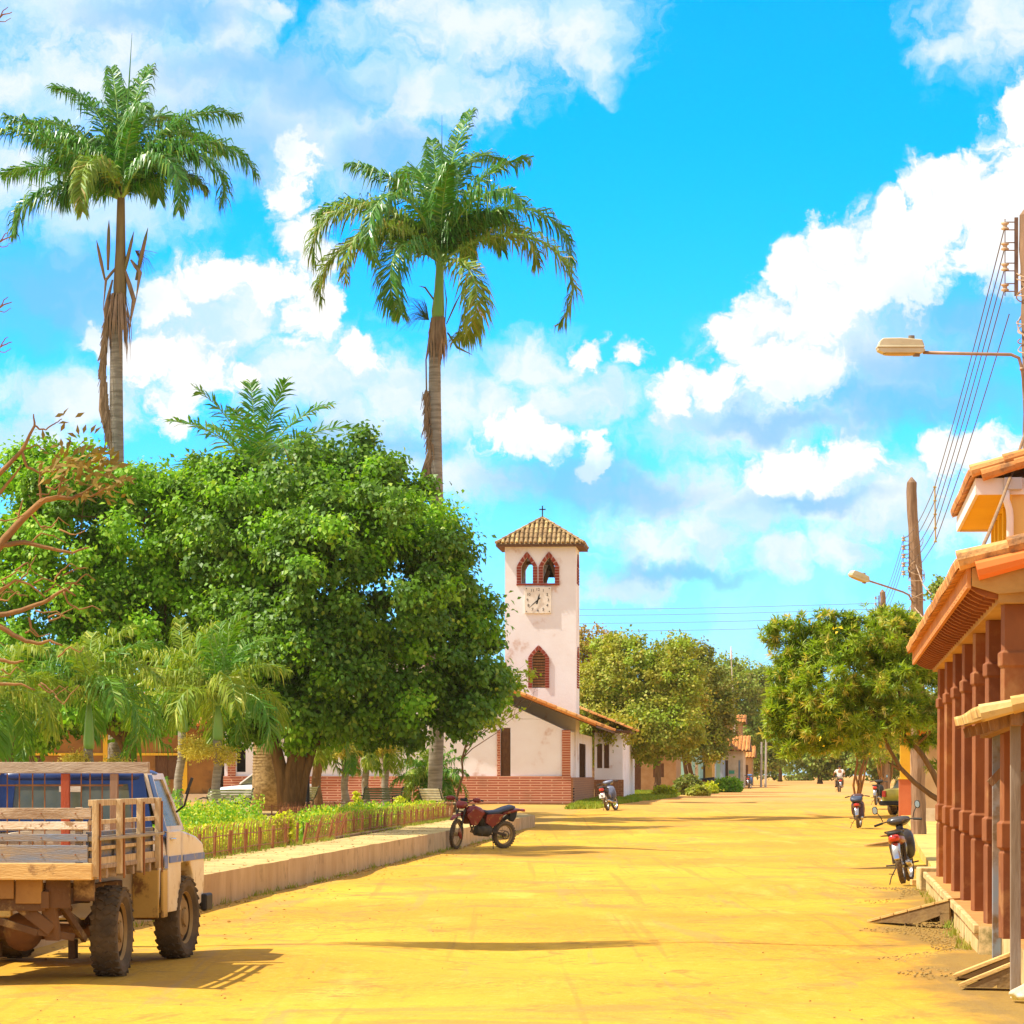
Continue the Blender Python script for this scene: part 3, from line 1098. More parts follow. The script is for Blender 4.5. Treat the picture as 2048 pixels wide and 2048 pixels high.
    ff = lambda u, v, w: (u, y0 + w, v)
    for off in (0.70, 1.64):
        arch_bricks(root, x0 + off, bz, 0.50, 1.12, 0.72, 0.19, ff)
    mb = MB()
    mb.box2((x0 + 0.5, y0 - 0.06, bz - 0.09), (x0 + 2.34, y0 - 0.003, bz - 0.012))
    mb.build('brick_sill', m_brickpiece, root)
    arch_bricks(root, x0 + 1.17, 4.95, 0.56, 1.62, 1.30, 0.17, ff)
    fs_ = lambda u, v, w: (x1 - w, u, v)
    arch_bricks(root, y0 + 1.0, bz, 0.9, 1.12, 0.72, 0.18, fs_)
    arch_bricks(root, y0 + 1.1, 4.95, 0.7, 1.62, 1.30, 0.17, fs_)
    mb = MB()
    mb.box2((x0 + 1.17, y0 + 0.16, 4.95), (x0 + 1.73, y0 + 0.2, 6.5))
    mb.build('window_back', m_dark, root)
    mb = MB()
    for k in range(13):
        t = 0.12 * k
        mb.box((x0 + 1.45, y0 + 0.08, 5.02 + t), (0.55, 0.03, 0.085), rotm('X', 0.5))
    mb.build('louvre', m_oldwood, root)
    # clock with its numerals and hands
    cc = (x0 + 1.42, 8.70)
    mb = MB()
    mb.box((cc[0], y0 - 0.05, cc[1]), (1.14, 0.08, 1.14))
    ck = mb.build('clock', mat('clock_white', (0.86, 0.80, 0.70), (0.80, 0.72, 0.60), 2, 0.6), root, bevel=0.01)
    mb = MB()
    for k in range(1, 13):
        a = math.radians(90 - 30 * k)
        rr = 0.415 if k % 3 else 0.445
        sq = 1.12 if k in (1, 2, 4, 5, 7, 8, 10, 11) else 1.0
        px, pz = cc[0] + rr * sq * math.cos(a), cc[1] + rr * sq * math.sin(a)
        v, fcs = text_mesh(str(k), 0.165, 'numeral', m_iron, None, lambda x, y, z, px=px, pz=pz: (px + x * 1.05, y0 - 0.094 - z, pz + y))
        mb.add(v, fcs)
    for sx in (-1, 1):
        for sz in (-1, 1):
            mb.lathe([(0.0, 0.0), (0.022, 0.0), (0.022, 0.02), (0, 0.02)], 8, Matrix.Rotation(math.pi / 2, 3, 'X'), (cc[0] + sx * 0.49, y0 - 0.09, cc[1] + sz * 0.49))
    black = mat('clock_black', (0.02, 0.02, 0.02), (0.03, 0.03, 0.03), 3, 0.5)
    mb.build('numerals', black, ck, fix=False)
    for nm, ang, ln, back, wd in (('hour_hand', 16, 0.30, 0.18, 0.05), ('minute_hand', 228, 0.52, 0.14, 0.035)):
        mb = MB()
        a = math.radians(90 - ang)
        dv = Vector((math.cos(a), 0, math.sin(a)))
        pv = Vector((-dv.z, 0, dv.x))
        c0 = Vector((cc[0], y0 - (0.115 if nm[0] == 'h' else 0.125), cc[1]))
        q = [c0 - dv * back - pv * wd * 0.7, c0 - dv * back + pv * wd * 0.7, c0 + dv * ln * 0.55 + pv * wd * 0.5, c0 + dv * ln, c0 + dv * ln * 0.55 - pv * wd * 0.5]
        mb.add(q + [p + Vector((0, 0.008, 0)) for p in q], [(0, 1, 2, 3, 4), (9, 8, 7, 6, 5)] + [(i, (i + 1) % 5, (i + 1) % 5 + 5, i + 5) for i in range(5)])
        mb.build(nm, black, ck)
    # pyramid roof of barrel tiles, wooden soffit, iron cross
    rf = MB()
    ov = 0.36
    ez, az_ = zt - 0.02, zt + 1.20
    cs = [Vector((x0 - ov, y0 - ov, ez)), Vector((x1 + ov, y0 - ov, ez)), Vector((x1 + ov, y1 + ov, ez)), Vector((x0 - ov, y1 + ov, ez))]
    ap = Vector((cxm, cym, az_))
    for i in range(4):
        a, b = cs[i], cs[(i + 1) % 4]
        mid = (a + b) / 2
        L_ = (ap - mid).length
        tiles(rf, a + Vector((0, 0, 0.03)), b - a, ap - mid, 0.2, 0.42, 0.052, vmax=lambda t, L_=L_: L_ * (1 - abs(2 * t - 1)) + 0.03, pan=False)
        rf.add([a, b, ap], [(0, 1, 2)], 0)
        rf.add([a - Vector((0, 0, 0.10)), b - Vector((0, 0, 0.10)), b - Vector((0, 0, 0.004)), a - Vector((0, 0, 0.004))], [(0, 1, 2, 3)], 1)
        n_ = 7
        for k in range(n_):
            p0, p1 = a.lerp(ap, k / n_), a.lerp(ap, (k + 1.1) / n_)
            rf.tube([p0 + Vector((0, 0, 0.06)), p1 + Vector((0, 0, 0.05))], [0.075, 0.06], 6, 0)
    rf.add([c - Vector((0, 0, 0.10)) for c in cs], [(3, 2, 1, 0)], 1)
    rf.build('tower_roof', [m_tile_tower, m_darkwood], root, fix=False)
    mb = MB()
    mb.bar((cxm, cym, az_ - 0.02), (cxm, cym, az_ + 0.56), 0.05, 0.05)
    mb.bar((cxm - 0.14, cym, az_ + 0.40), (cxm + 0.14, cym, az_ + 0.40), 0.05, 0.05)
    mb.bar((cxm, cym - 0.02, az_ - 0.1), (cxm, cym - 0.02, az_ + 0.05), 0.14, 0.14)
    mb.build('cross', m_iron, root)
    bpy.data.objects.remove(T)


build_church()


def simple_house(name, label, X0, X1, d, depth, hw, hr, wallm, roofm, yaw, openings=(), group=None, cat='house', base=None, trim=None, ov=0.5, ridge='x'):
    """front wall towards the viewer; openings: list of (name, x0, x1, z0, z1, material) in metres from the left edge."""
    z0 = gz(d) if base is None else base
    root = empty(name, (X0, d, z0), -yaw, label, cat, group)
    w = X1 - X0
    mb = MB()
    holes = [[(a, zz0), (b, zz0), (b, zz1), (a, zz1)] for (_, a, b, zz0, zz1, _m) in openings]
    holes = [[(p[0], max(p[1], 0.003)) for p in hh] for hh in holes]
    mb.wall([(0, -0.3), (w, -0.3), (w, hw), (0, hw)], holes, lambda u, v, q: (u, q, v), 0.2)
    mb.box2((w - 0.2, 0.2, -0.3), (w, depth, hw))
    mb.box2((0, 0.2, -0.3), (0.2, depth, hw))
    mb.box2((0.2, depth - 0.2, -0.3), (w - 0.2, depth, hw))
    if ridge == 'y':
        mb.prism([(0.0, hw), (w, hw), (w / 2, hr)], lambda u, v, q: (u, q, v), 0.0, 0.2)
    mb.build('wall', wallm, root)
    for (nm, a, b, zz0, zz1, mm) in openings:
        k = MB()
        k.box2((a, 0.08, max(zz0, 0.003)), (b, 0.13, zz1))
        k.bar(((a + b) / 2, 0.06, max(zz0, 0.003)), ((a + b) / 2, 0.06, zz1), 0.04, 0.04)
        k.build(nm, mm, root)
    k = MB()
    if ridge == 'x':
        r0 = Vector((-ov, -ov, hw - 0.05))
        up = Vector((0, depth / 2 + ov, hr - hw))
        tiles(k, r0, (w + 2 * ov, 0, 0), up, 0.28, 0.45, 0.06)
        r1 = Vector((w + ov, depth + ov, hw - 0.05))
        tiles(k, r1, (-w - 2 * ov, 0, 0), Vector((0, -depth / 2 - ov, hr - hw)), 0.28, 0.45, 0.06)
        k.add([(-ov, -ov, hw - 0.09), (w + ov, -ov, hw - 0.09), (w + ov, depth / 2, hr - 0.09), (-ov, depth / 2, hr - 0.09), (w + ov, depth + ov, hw - 0.09), (-ov, depth + ov, hw - 0.09)],
              [(0, 1, 2, 3), (3, 2, 4, 5), (0, 3, 5), (1, 4, 2)], 1)
    else:
        for sg in (0, 1):
            ex = -ov if sg == 0 else w + ov
            r0 = Vector((ex, -ov, hw - 0.05 - ov * (hr - hw) / (w / 2)))
            up = Vector((w / 2, -ov, hr)) - r0
            tiles(k, r0, (0, depth + 2 * ov, 0), up, 0.28, 0.45, 0.06)
    k.build('roof', [roofm, m_darkwood], root, fix=False)
    return root


m_ochre = mat('brown_ochre_plaster', (0.36, 0.17, 0.04), (0.26, 0.12, 0.03), 1.2, 0.9, bump=0.2, dirt=(0.18, 0.09, 0.03), dscale=1, damt=0.3)
m_yelpaint = mat('yellow_paint', (0.85, 0.52, 0.03), (0.75, 0.42, 0.03), 2, 0.75)
m_teal = mat('pale_teal_wall', (0.25, 0.50, 0.42), (0.32, 0.52, 0.42), 2, 0.9)
m_bluegrey = mat('blue_grey_boards', (0.22, 0.32, 0.42), (0.30, 0.38, 0.45), 2, 0.85, stretch=(8, 8, 0.4))
m_cream = mat('cream_wall', (0.72, 0.60, 0.42), (0.6, 0.46, 0.28), 2, 0.9)
m_tan = mat('tan_wall', (0.46, 0.30, 0.14), (0.38, 0.22, 0.09), 2, 0.9)


def build_left_building():
    r = simple_house('plaza_house', 'long brown ochre building with yellow corner post behind the small palms', G(-420, 146).x, G(430, 146).x, 146, 9, 3.4, 5.0,
                     m_ochre, m_tile, AL * 0.3, [('door', 14.0, 15.0, 0.1, 2.3, m_darkwood), ('window', 9.5, 11.2, 1.0, 2.2, m_darkwood), ('window', 16.2, 17.2, 1.0, 2.2, m_darkwood)], cat='building')
    mb = MB()
    w = G(430, 146).x - G(-420, 146).x
    xs = G(371, 146).x - G(-420, 146).x
    mb.box2((xs - 0.12, -0.10, -0.2), (xs + 0.12, -0.003, 3.35))
    mb.box2((xs - 3.6, -0.10, -0.2), (xs - 3.4, -0.003, 3.35))
    mb.box2((-0.1, -0.06, 2.05), (xs - 0.125, -0.003, 2.16))
    mb.build('yellow_trim', m_yelpaint, r)
    mb = MB()
    mb.box2((-0.2, -0.5, -0.3), (w + 0.3, -0.11, 0.35))
    mb.build('base_step', m_cream, r)


build_left_building()


def build_far_houses():
    def X(px, d):
        return G(px, d).x
    d = 232
    simple_house('far_house', 'low pale teal house half hidden by the mango trees', X(1362, d), X(1399, d), d, 8, 2.9, 4.0, m_teal, m_tile, 0.09,
                 [('door', 0.35, 0.75, 0.0, 1.9, m_cream), ('window', 0.98, 1.2, 0.5, 1.9, m_cream)], 'houses along the far side of the street')
    d = 240
    simple_house('far_house', 'narrow yellow fronted house beside the teal one', X(1400, d), X(1424, d), d, 7, 2.9, 4.0, mat('yellow_wall', (0.72, 0.46, 0.10), (0.66, 0.36, 0.07), 2, 0.9), m_tile, 0.09,
                 [('door', 0.08, 0.38, 0.0, 1.9, m_darkwood)], 'houses along the far side of the street')
    d = 250
    simple_house('far_house', 'blue grey boarded house with a long tiled roof', X(1424.5, d), X(1446.5, d), d, 9, 3.0, 4.3, m_bluegrey, m_tile, 0.09,
                 [('door', 0.3, 0.6, 0.0, 2.0, m_teal)], 'houses along the far side of the street')
    d = 256
    r = simple_house('far_house', 'cream shop house with a small green sign on its front', X(1447, d), X(1486, d), d, 10, 2.9, 4.1, m_cream, m_tile, 0.09,
                     [('door', 0.12, 0.35, 0.0, 2.1, m_darkwood), ('window', 1.15, 1.3, 0.2, 2.1, m_bluegrey)], 'houses along the far side of the street')
    mb = MB()
    mb.box2((0.42, -0.04, 1.05), (0.85, -0.003, 1.32))
    mb.build('shop_sign', mat('green_sign', (0.08, 0.42, 0.25), (0.10, 0.38, 0.25), 2, 0.6), r)
    d = 285
    simple_house('far_house', 'small tan shed with a steep tiled gable at the street end', X(1487, d), X(1503, d), d, 6, 2.5, 3.5, m_tan, m_tile, 0.1, [('door', 0.15, 0.4, 0.0, 1.8, m_darkwood)],
                 'houses along the far side of the street', ov=0.3)
    d = 290
    # two storey house whose roof shows above the trees
    simple_house('far_house', 'tall two storey house whose tiled roof rises over the trees', X(1432, d), X(1482, d), d, 8, 5.6, 6.3, m_tan, m_tile, 0.09,
                 [('window', 0.6, 1.2, 3.6, 4.8, m_darkwood), ('window', 1.5, 1.9, 3.6, 4.8, m_darkwood)], 'houses along the far side of the street', ov=0.4)
    d = 215
    simple_house('far_house', 'long brown walled house in the shade of the mango trees', X(1245, d), X(1352, d), d, 8, 2.8, 3.9, m_tan, m_tile, 0.09,
                 [('door', 0.7, 1.2, 0.0, 2.0, m_darkwood), ('window', 2.0, 2.7, 0.9, 1.8, m_darkwood)], 'houses along the far side of the street')


build_far_houses()

# ------------------------------------------------------------------ arcade on the right
m_col = mat('red_brown_column_paint', (0.30, 0.10, 0.028), (0.20, 0.065, 0.022), 1.3, 0.8, bump=0.3, dirt=(0.34, 0.15, 0.05), dscale=2.2, damt=0.3)
m_beam = mat('ochre_beam', (0.52, 0.30, 0.09), (0.36, 0.18, 0.05), 1.5, 0.85, stretch=(1, 0.4, 2), bump=0.3)
m_raft = mat('rafter_brown', (0.33, 0.105, 0.03), (0.24, 0.07, 0.02), 3, 0.8)
m_soffit = mat('soffit_board', (0.62, 0.27, 0.09), (0.50, 0.20, 0.06), 2, 0.85)
m_fascia = mat('orange_fascia', (0.64, 0.26, 0.07), (0.50, 0.18, 0.045), 1.2, 0.8, dirt=(0.5, 0.2, 0.06), dscale=3, damt=0.2)
m_arcwall = mat('warm_brown_wall', (0.50, 0.20, 0.05), (0.38, 0.13, 0.035), 0.8, 0.9, dirt=(0.28, 0.10, 0.03), dscale=1.1, damt=0.3)


def build_arcade():
    # local frame: x to the right of the street line, y away from the viewer
    o = Vector((4.15, 28.0, 0.28))
    root = empty('arcade_building', o, -AR, 'long low building with red brown columns under a tiled eave', 'building')
    Lg = 20.4
    YS = 0.45
    n = 7
    sp = 2.93
    for k in range(n):
        y = 0.7 + k * sp
        c = MB()
        x = 0.14
        w = 0.22
        prof = [(0.0, w), (0.74, w), (0.765, w * 0.86), (0.79, w * 1.12), (1.0, w * 1.12), (1.02, w * 0.92), (2.35, w * 0.88), (2.37, w * 1.06), (2.48, w * 1.06), (2.50, w * 0.84), (2.90, w * 0.84)]
        prev = None
        vs, fs = [], []
        for (z, ww) in prof:
            h_ = ww / 2
            cr_, sr_ = math.cos(0.13), math.sin(0.13)
            vs += [(x + a_ * cr_ - b_ * sr_, y + a_ * sr_ + b_ * cr_, z) for a_, b_ in ((-h_, -h_), (h_, -h_), (h_, h_), (-h_, h_))]
        for i in range(len(prof) - 1):
            for j in range(4):
                a, b = i * 4 + j, i * 4 + (j + 1) % 4
                fs.append((a, b, b + 4, a + 4))
        fs.append((3, 2, 1, 0))
        m_ = (len(prof) - 1) * 4
        fs.append((m_, m_ + 1, m_ + 2, m_ + 3))
        c.add(vs, fs)
        c.build('column', m_col, root, bevel=0.006)
    mb = MB()
    mb.box2((0.0, YS, 2.90), (0.30, Lg - 0.9, 3.16))
    mb.build('beam', m_beam, root, bevel=0.008)
    # inner wall, end wall, doors
    wx = 2.0
    mb = MB()
    drs = [(1.8, 2.9), (6.2, 7.3), (10.6, 11.7), (15.0, 16.1)]
    mb.wall([(YS, 0), (Lg - 0.9, 0), (Lg - 0.9, 3.4), (YS, 3.4)], [[(a, 0.004), (b, 0.004), (b, 2.3), (a, 2.3)] for a, b in drs], lambda u, v, q: (wx + q, u, v), 0.25)
    mb.box2((wx + 0.25, Lg - 1.15, 0), (wx + 7, Lg - 0.9, 3.4))
    mb.box2((wx + 0.25, YS, 0), (wx + 7, YS + 0.25, 3.4))
    mb.build('wall', m_arcwall, root)
    for a, b in drs:
        k = MB()
        k.box2((wx + 0.08, a, 0.004), (wx + 0.14, b, 2.3))
        dr = k.build('door', m_darkwood, root)
        k = MB()
        k.lathe([(0, 0), (0.03, 0), (0.03, 0.03), (0, 0.04)], 8, Matrix.Rotation(-math.pi / 2, 3, 'Y'), (wx + 0.08, b - 0.15, 1.0))
        k.build('handle', m_iron, dr)
    mb = MB()
    mb.box2((0.3, YS, 3.08), (wx, Lg - 0.9, 3.12))
    for k in range(16):
        y = YS + 0.2 + k * 1.2
        mb.box2((0.31, y, 2.93), (wx, y + 0.12, 3.078))
    mb.build('ceiling', m_soffit, root)
    # eave: rafters, boards, fascia, tiles
    sl = 0.27
    ex = -0.27
    ze = 3.19          # tile base height at the eave
    nr = 34
    for k in range(nr):
        y = YS + 0.1 + k * (Lg - 1.3) / (nr - 1)
        pts = [(0.02, 3.00), (-0.08, 3.02), (-0.16, 3.06), (ex + 0.04, 3.11)]
        mb = MB()
        for i in range(3):
            a, b = pts[i], pts[i + 1]
            mb.bar((a[0], y, a[1]), (b[0] - 0.01, y, b[1]), 0.14, 0.13)
        mb.build('rafter', m_raft, root)
    mb = MB()
    pts = [(0.3, 3.17), (0.0, 3.075), (-0.08, 3.09), (-0.16, 3.13), (ex + 0.03, 3.18)]
    for i in range(4):
        a, b = pts[i], pts[i + 1]
        mb.add([(a[0], YS - 0.02, a[1]), (b[0], YS - 0.02, b[1]), (b[0], Lg - 0.15, b[1]), (a[0], Lg - 0.15, a[1])], [(0, 1, 2, 3)])
    mb.build('soffit', m_soffit, root)
    mb = MB()
    mb.box2((ex, YS - 0.04, 3.03), (ex + 0.035, Lg - 0.12, 3.21))
    mb.build('fascia', m_fascia, root)
    # near gable end: boards under the verge
    mb = MB()
    mb.prism([(ex + 0.04, 3.05), (0.0, 2.98), (0.28, 3.0), (5.0, 4.40), (5.0, 4.58), (ex + 0.04, 3.20)], lambda u, v, q: (u, q, v), YS - 0.06, YS - 0.0)
    mb.prism([(0.3, 2.9), (wx + 7, 2.9), (wx + 7, 3.4), (4.8, 4.35), (0.3, 3.08)], lambda u, v, q: (u, q, v), YS + 0.005, YS + 0.15)
    mb.build('gable_board', m_beam, root)
    rf = MB()
    tiles(rf, (ex - 0.07, YS, ze), (0, Lg - 0.65, 0), (6.0, 0, 6.0 * sl), 0.21, 0.38, 0.062)
    # doubled verge tiles on the near edge
    for j, (dy, dz, rr) in enumerate(((YS - 0.06, 0.075, 0.085), (YS - 0.10, -0.055, 0.085))):
        L_ = 5.6
        nn = 13
        for i in range(nn):
            t0, t1 = i / nn * L_, (i + 1.12) / nn * L_
            off = 0.16 * j
            rf.tube([(ex - 0.08 + t0 + off, dy, ze + dz + (t0 + off) * sl), (ex - 0.08 + t1 + off, dy, ze + dz + (t1 + off) * sl - 0.012)], [rr * 1.08, rr * 0.9], 10, 0 if j == 0 else 1)
    rf.build('roof', [m_tile_o, mat('red_verge_tile', (0.78, 0.17, 0.03), (0.66, 0.22, 0.04), 1.4, 0.6, island=((0.80, 0.34, 0.10), 0.4))], root, fix=False)


build_arcade()


def build_upper_house():
    # yellow two storey house rising behind the arcade roof
    o = Vector((6.10, 40.3, 0.2))
    root = empty('yellow_house', o, -AR, 'yellow plastered two storey house with white eaves above the arcade roof', 'house')
    m_y = mat('yellow_plaster', (0.80, 0.52, 0.17), (0.72, 0.44, 0.12), 0.8, 0.9, bump=0.1)
    m_yb = mat('bright_yellow_plaster', (0.86, 0.58, 0.03), (0.80, 0.50, 0.03), 0.8, 0.85)
    m_w = mat('white_trim', (0.85, 0.78, 0.72), (0.8, 0.7, 0.62), 2, 0.8)
    top = 4.95
    mb = MB()
    mb.box2((0.0, 0.0, 0.0), (7.0, 0.22, top))
    mb.box2((6.8, 0.22, 0.0), (7.0, 5.6, top))
    mb.build('wall', m_y, root)
    # street side wall: solid to parapet, posts, set back wall behind
    mb = MB()
    mb.box2((0.0, 0.22, 0.0), (0.18, 5.6, 3.05))
    mb.box2((0.9, 0.22, 0.0), (1.05, 5.6, top))
    mb.box2((0.18, 5.4, 0.0), (6.8, 5.6, top))
    mb.build('side_wall', m_yb, root)
    for y in (1.15, 2.3, 3.45, 4.5, 5.35):
        c = MB()
        c.box((0.09, y, (3.05 + top) / 2), (0.17, 0.2, top - 3.05))
        c.build('post', m_yb, root, bevel=0.01)
    mb = MB()
    for y in (1.6, 3.9):
        mb.box2((0.86, y, 3.3), (0.897, y + 0.6, 4.75))
    mb.build('window', m_dark, root)
    # flat soffit and white fascia
    mb = MB()
    mb.box2((-0.40, -0.05, top + 0.0), (7.3, 6.1, top + 0.03))
    mb.build('soffit', m_yb, root)
    mb = MB()
    mb.box2((-0.44, -0.05, top - 0.03), (-0.40, 6.1, top + 0.17))
    mb.box2((-0.44, -0.09, top - 0.03), (0.15, -0.05, top + 0.17))
    mb.box2((-0.40, 6.1, top - 0.03), (7.3, 6.14, top + 0.17))
    mb.build('fascia', m_w, root)
    mb = MB()
    mb.box2((-0.10, -0.20, top + 0.02), (0.12, -0.10, top + 0.17))
    mb.box2((0.17, -0.14, top + 0.05), (7.2, -0.02, top + 0.18))
    mb.build('gutter', mat('grey_gutter', (0.55, 0.50, 0.48), (0.48, 0.44, 0.42), 3, 0.6), root, bevel=0.01)
    mb = MB()
    mb.tube([(-0.07, -0.15, top + 0.02), (-0.07, -0.14, top - 0.10), (-0.03, -0.09, top - 0.22), (-0.02, -0.06, top - 0.32), (-0.02, -0.06, 2.4)], 0.045, 10)
    mb.build('downpipe', m_w, root, smooth=True)
    rf = MB()
    tiles(rf, (-0.50, -0.15, top + 0.18), (0, 6.4, 0), (4.6, 0, 1.45), 0.21, 0.38, 0.06)
    tiles(rf, (8.0, 6.2, top + 0.18), (0, -6.4, 0), (-4.2, 0, 1.45), 0.21, 0.38, 0.06)
    tiles(rf, (0.55, -0.2, top + 0.20), (6.5, 0, 0), (0, 2.9, 1.2), 0.21, 0.38, 0.06, pan=False)
    for j, (dy, dz) in enumerate(((-0.16, 0.07), (-0.19, -0.02))):
        for i in range(12):
            t0, t1 = i * 0.4, i * 0.4 + 0.44
            off = 0.13 * j
            rf.tube([(-0.50 + t0 + off, dy, top + 0.18 + dz + (t0 + off) * 0.315), (-0.50 + t1 + off, dy, top + 0.168 + dz + (t1 + off) * 0.315)], [0.082, 0.068], 10, 0)
    rf.build('roof', [m_tile_o], root, fix=False)


build_upper_house()


def build_stall_canopy():
    # small tiled canopy on two posts in front of the arcade
    root = empty('stall_canopy', (4.15, 28.0, 0.0), -AR, 'small rough tiled canopy on a blue and a grey post by the arcade', 'canopy')
    m_bl = mat('faded_blue_post', (0.20, 0.32, 0.42), (0.36, 0.26, 0.17), 1.6, 0.75, stretch=(1, 1, 0.8), dirt=(0.20, 0.12, 0.05), dscale=3, damt=0.4)
    m_gr = mat('weathered_grey_post', (0.34, 0.27, 0.20), (0.22, 0.15, 0.09), 2.0, 0.8, stretch=(3, 3, 0.6), bump=0.3)
    y0, y1 = 2.2, -2.4
    mb = MB()
    mb.box2((0.03, y0 - 0.04, 0.0), (0.11, y0 + 0.04, 2.12))
    mb.build('post', m_bl, root, bevel=0.006)
    mb = MB()
    mb.box2((-0.05, y1 - 0.04, 0.0), (0.03, y1 + 0.04, 2.16))
    mb.build('post', m_gr, root, bevel=0.006)
    mb = MB()
    mb.bar((-0.02, y1 - 0.35, 2.13), (-0.02, y0 + 0.35, 2.09), 0.09, 0.1)
    for y in (y1 - 0.2, y1 + 1.0, y1 + 2.2, y0 - 1.0, y0 + 0.1):
        mb.bar((-0.22, y, 2.08), (2.4, y, 2.76), 0.07, 0.09)
    mb.bar((0.0, y1 + 0.15, 1.62), (0.55, y1 + 0.15, 2.2), 0.07, 0.07)
    mb.bar((0.0, y0 - 0.15, 1.62), (0.55, y0 - 0.15, 2.2), 0.07, 0.07)
    mb.build('timber_frame', m_oldwood, root)
    rf = MB()
    tiles(rf, (-0.28, y1 - 0.45, 2.13), (0, y0 - y1 + 0.9, 0), (3.0, 0, 0.78), 0.24, 0.33, 0.06)
    rs = random.Random(4)
    for i in range(12):
        t = i * 0.24
        rf.tube([(-0.30 + t, y1 - 0.46, 2.17 + t * 0.26), (-0.30 + t + 0.27, y1 - 0.46 + rs.uniform(-.02, .02), 2.16 + (t + 0.27) * 0.26)], [0.07, 0.052], 8, 0)
    rf.build('roof', [mat('pale_old_tile', (0.66, 0.42, 0.13), (0.50, 0.28, 0.08), 3, 0.85, bump=0.3, bscale=25, dirt=(0.3, 0.17, 0.05), dscale=3, damt=0.3, island=((0.74, 0.55, 0.22), 0.4))], root, fix=False)


build_stall_canopy()


def build_right_shops():
    # low shop row beyond the pole, mostly behind the oleander tree
    root = empty('corner_shop', (12.1, 104.0, 0.15), -AR, 'low brown shop front behind the oleander tree with wooden doors', 'shop')
    mb = MB()
    mb.wall([(0.9, 0), (9, 0), (9, 3.2), (0.9, 3.2)], [[(1.3, 0.9), (2.1, 0.9), (2.1, 2.1), (1.3, 2.1)]], lambda u, v, q: (u, q, v), 0.25)
    mb.box2((0.9, 0.25, 0), (1.15, 22, 3.2))
    mb.build('wall', mat('shop_tan', (0.52, 0.34, 0.17), (0.42, 0.24, 0.10), 1, 0.9), root)
    mb = MB()
    mb.box2((1.3, 0.1, 0.9), (2.1, 0.16, 2.1))
    mb.build('window', m_darkwood, root)
    mb = MB()
    mb.box2((0.85, 3.0, 0.05), (0.897, 4.2, 2.2))
    mb.build('door', m_darkwood, root)
    mb = MB()
    mb.box2((0.905, -0.4, 0.0), (9, -0.003, 0.5))
    mb.build('step', m_cream, root)
    rf = MB()
    tiles(rf, (0.4, -0.8, 3.1), (0, 24, 0), (5, 0, 1.6), 0.24, 0.4, 0.07)
    rf.build('roof', [m_tile], root, fix=False)
    # corner pillar: yellow shaft on a salmon base
    g = G(1810, 112)
    p = empty('corner_pillar', (g.x, 112, gz(112) + 0.1), -AR, 'square pillar with yellow shaft and salmon red base', 'pillar')
    mb = MB()
    mb.box2((-0.21, -0.21, 0.0), (0.21, 0.21, 1.28))
    mb.build('base', mat('salmon_paint', (0.62, 0.19, 0.08), (0.55, 0.15, 0.06), 2, 0.8), p, bevel=0.01)
    mb = MB()
    mb.box2((-0.17, -0.17, 1.32), (0.17, 0.17, 3.0))
    mb.box2((-0.24, -0.24, 1.28), (0.24, 0.24, 1.32))
    mb.build('shaft', m_yelpaint, p, bevel=0.01)


build_right_shops()
# ------------------------------------------------------------------ vegetation
def unit(v):
    return v / np.maximum(np.linalg.norm(v, axis=-1, keepdims=True), 1e-9)


def leaf_quads(P, D, Nn, ln, wd, fold=0.25):
    """diamond leaves at P pointing along D with normal Nn."""
    D = unit(D)
    S = unit(np.cross(D, Nn))
    Nn = np.cross(S, D)
    ln = ln[:, None]
    wd = wd[:, None]
    base = P
    tip = P + D * ln - Nn * ln * 0.12
    mid = P + D * ln * 0.45
    a = mid + S * wd + Nn * wd * fold
    b = mid - S * wd + Nn * wd * fold
    V = np.stack([base, a, tip, b], 1).reshape(-1, 3)
    Fq = np.arange(len(P) * 4).reshape(-1, 4)
    return V, Fq


def crown_points(blobs, n, rs, clump=0.35, per=90, shell=0.75, clamp=None):
    """points clustered in clumps near the surface of a union of ellipsoids."""
    vol = np.array([b[1] * b[2] * b[3] for b in blobs]) ** (2 / 3)
    pr = vol / vol.sum()
    nc = max(1, n // per)
    which = rs.choice(len(blobs), nc, p=pr)
    B = np.array([[*b[0], b[1], b[2], b[3]] for b in blobs], dtype=float)
    d = unit(rs.normal(size=(nc, 3)))
    r = shell + (1.04 - shell) * rs.rand(nc, 1) ** 0.7
    inner = rs.rand(nc, 1) < 0.25
    r = np.where(inner, rs.rand(nc, 1) * shell, r)
    cc = B[which, :3] + d * r * B[which, 3:]
    # drop clumps buried deep inside another blob
    keep = np.ones(nc, bool)
    for k in range(len(blobs)):
        q = (cc - B[k, :3]) / B[k, 3:]
        dd = np.linalg.norm(q, axis=1)
        keep &= ~((dd < 0.62) & (which != k) & (rs.rand(nc) < 0.8))
    cc, which, d = cc[keep], which[keep], d[keep]
    m = len(cc)
    per = max(1, n // m)
    cr = clump * rs.uniform(0.5, 1.3, m)
    idx = np.repeat(np.arange(m), per)
    off = rs.normal(size=(len(idx), 3)) * np.array([0.5, 0.5, 0.38])
    P = cc[idx] + off * cr[idx][:, None]
    out = unit(P - B[which[idx], :3])
    if clamp is not None:
        k = P[:, 2] > clamp
        P, out, idx = P[k], out[k], idx[k]
    out = unit(out * 0.55 + unit(P - cc[idx]) * 0.9)
    return P, out, idx, cc


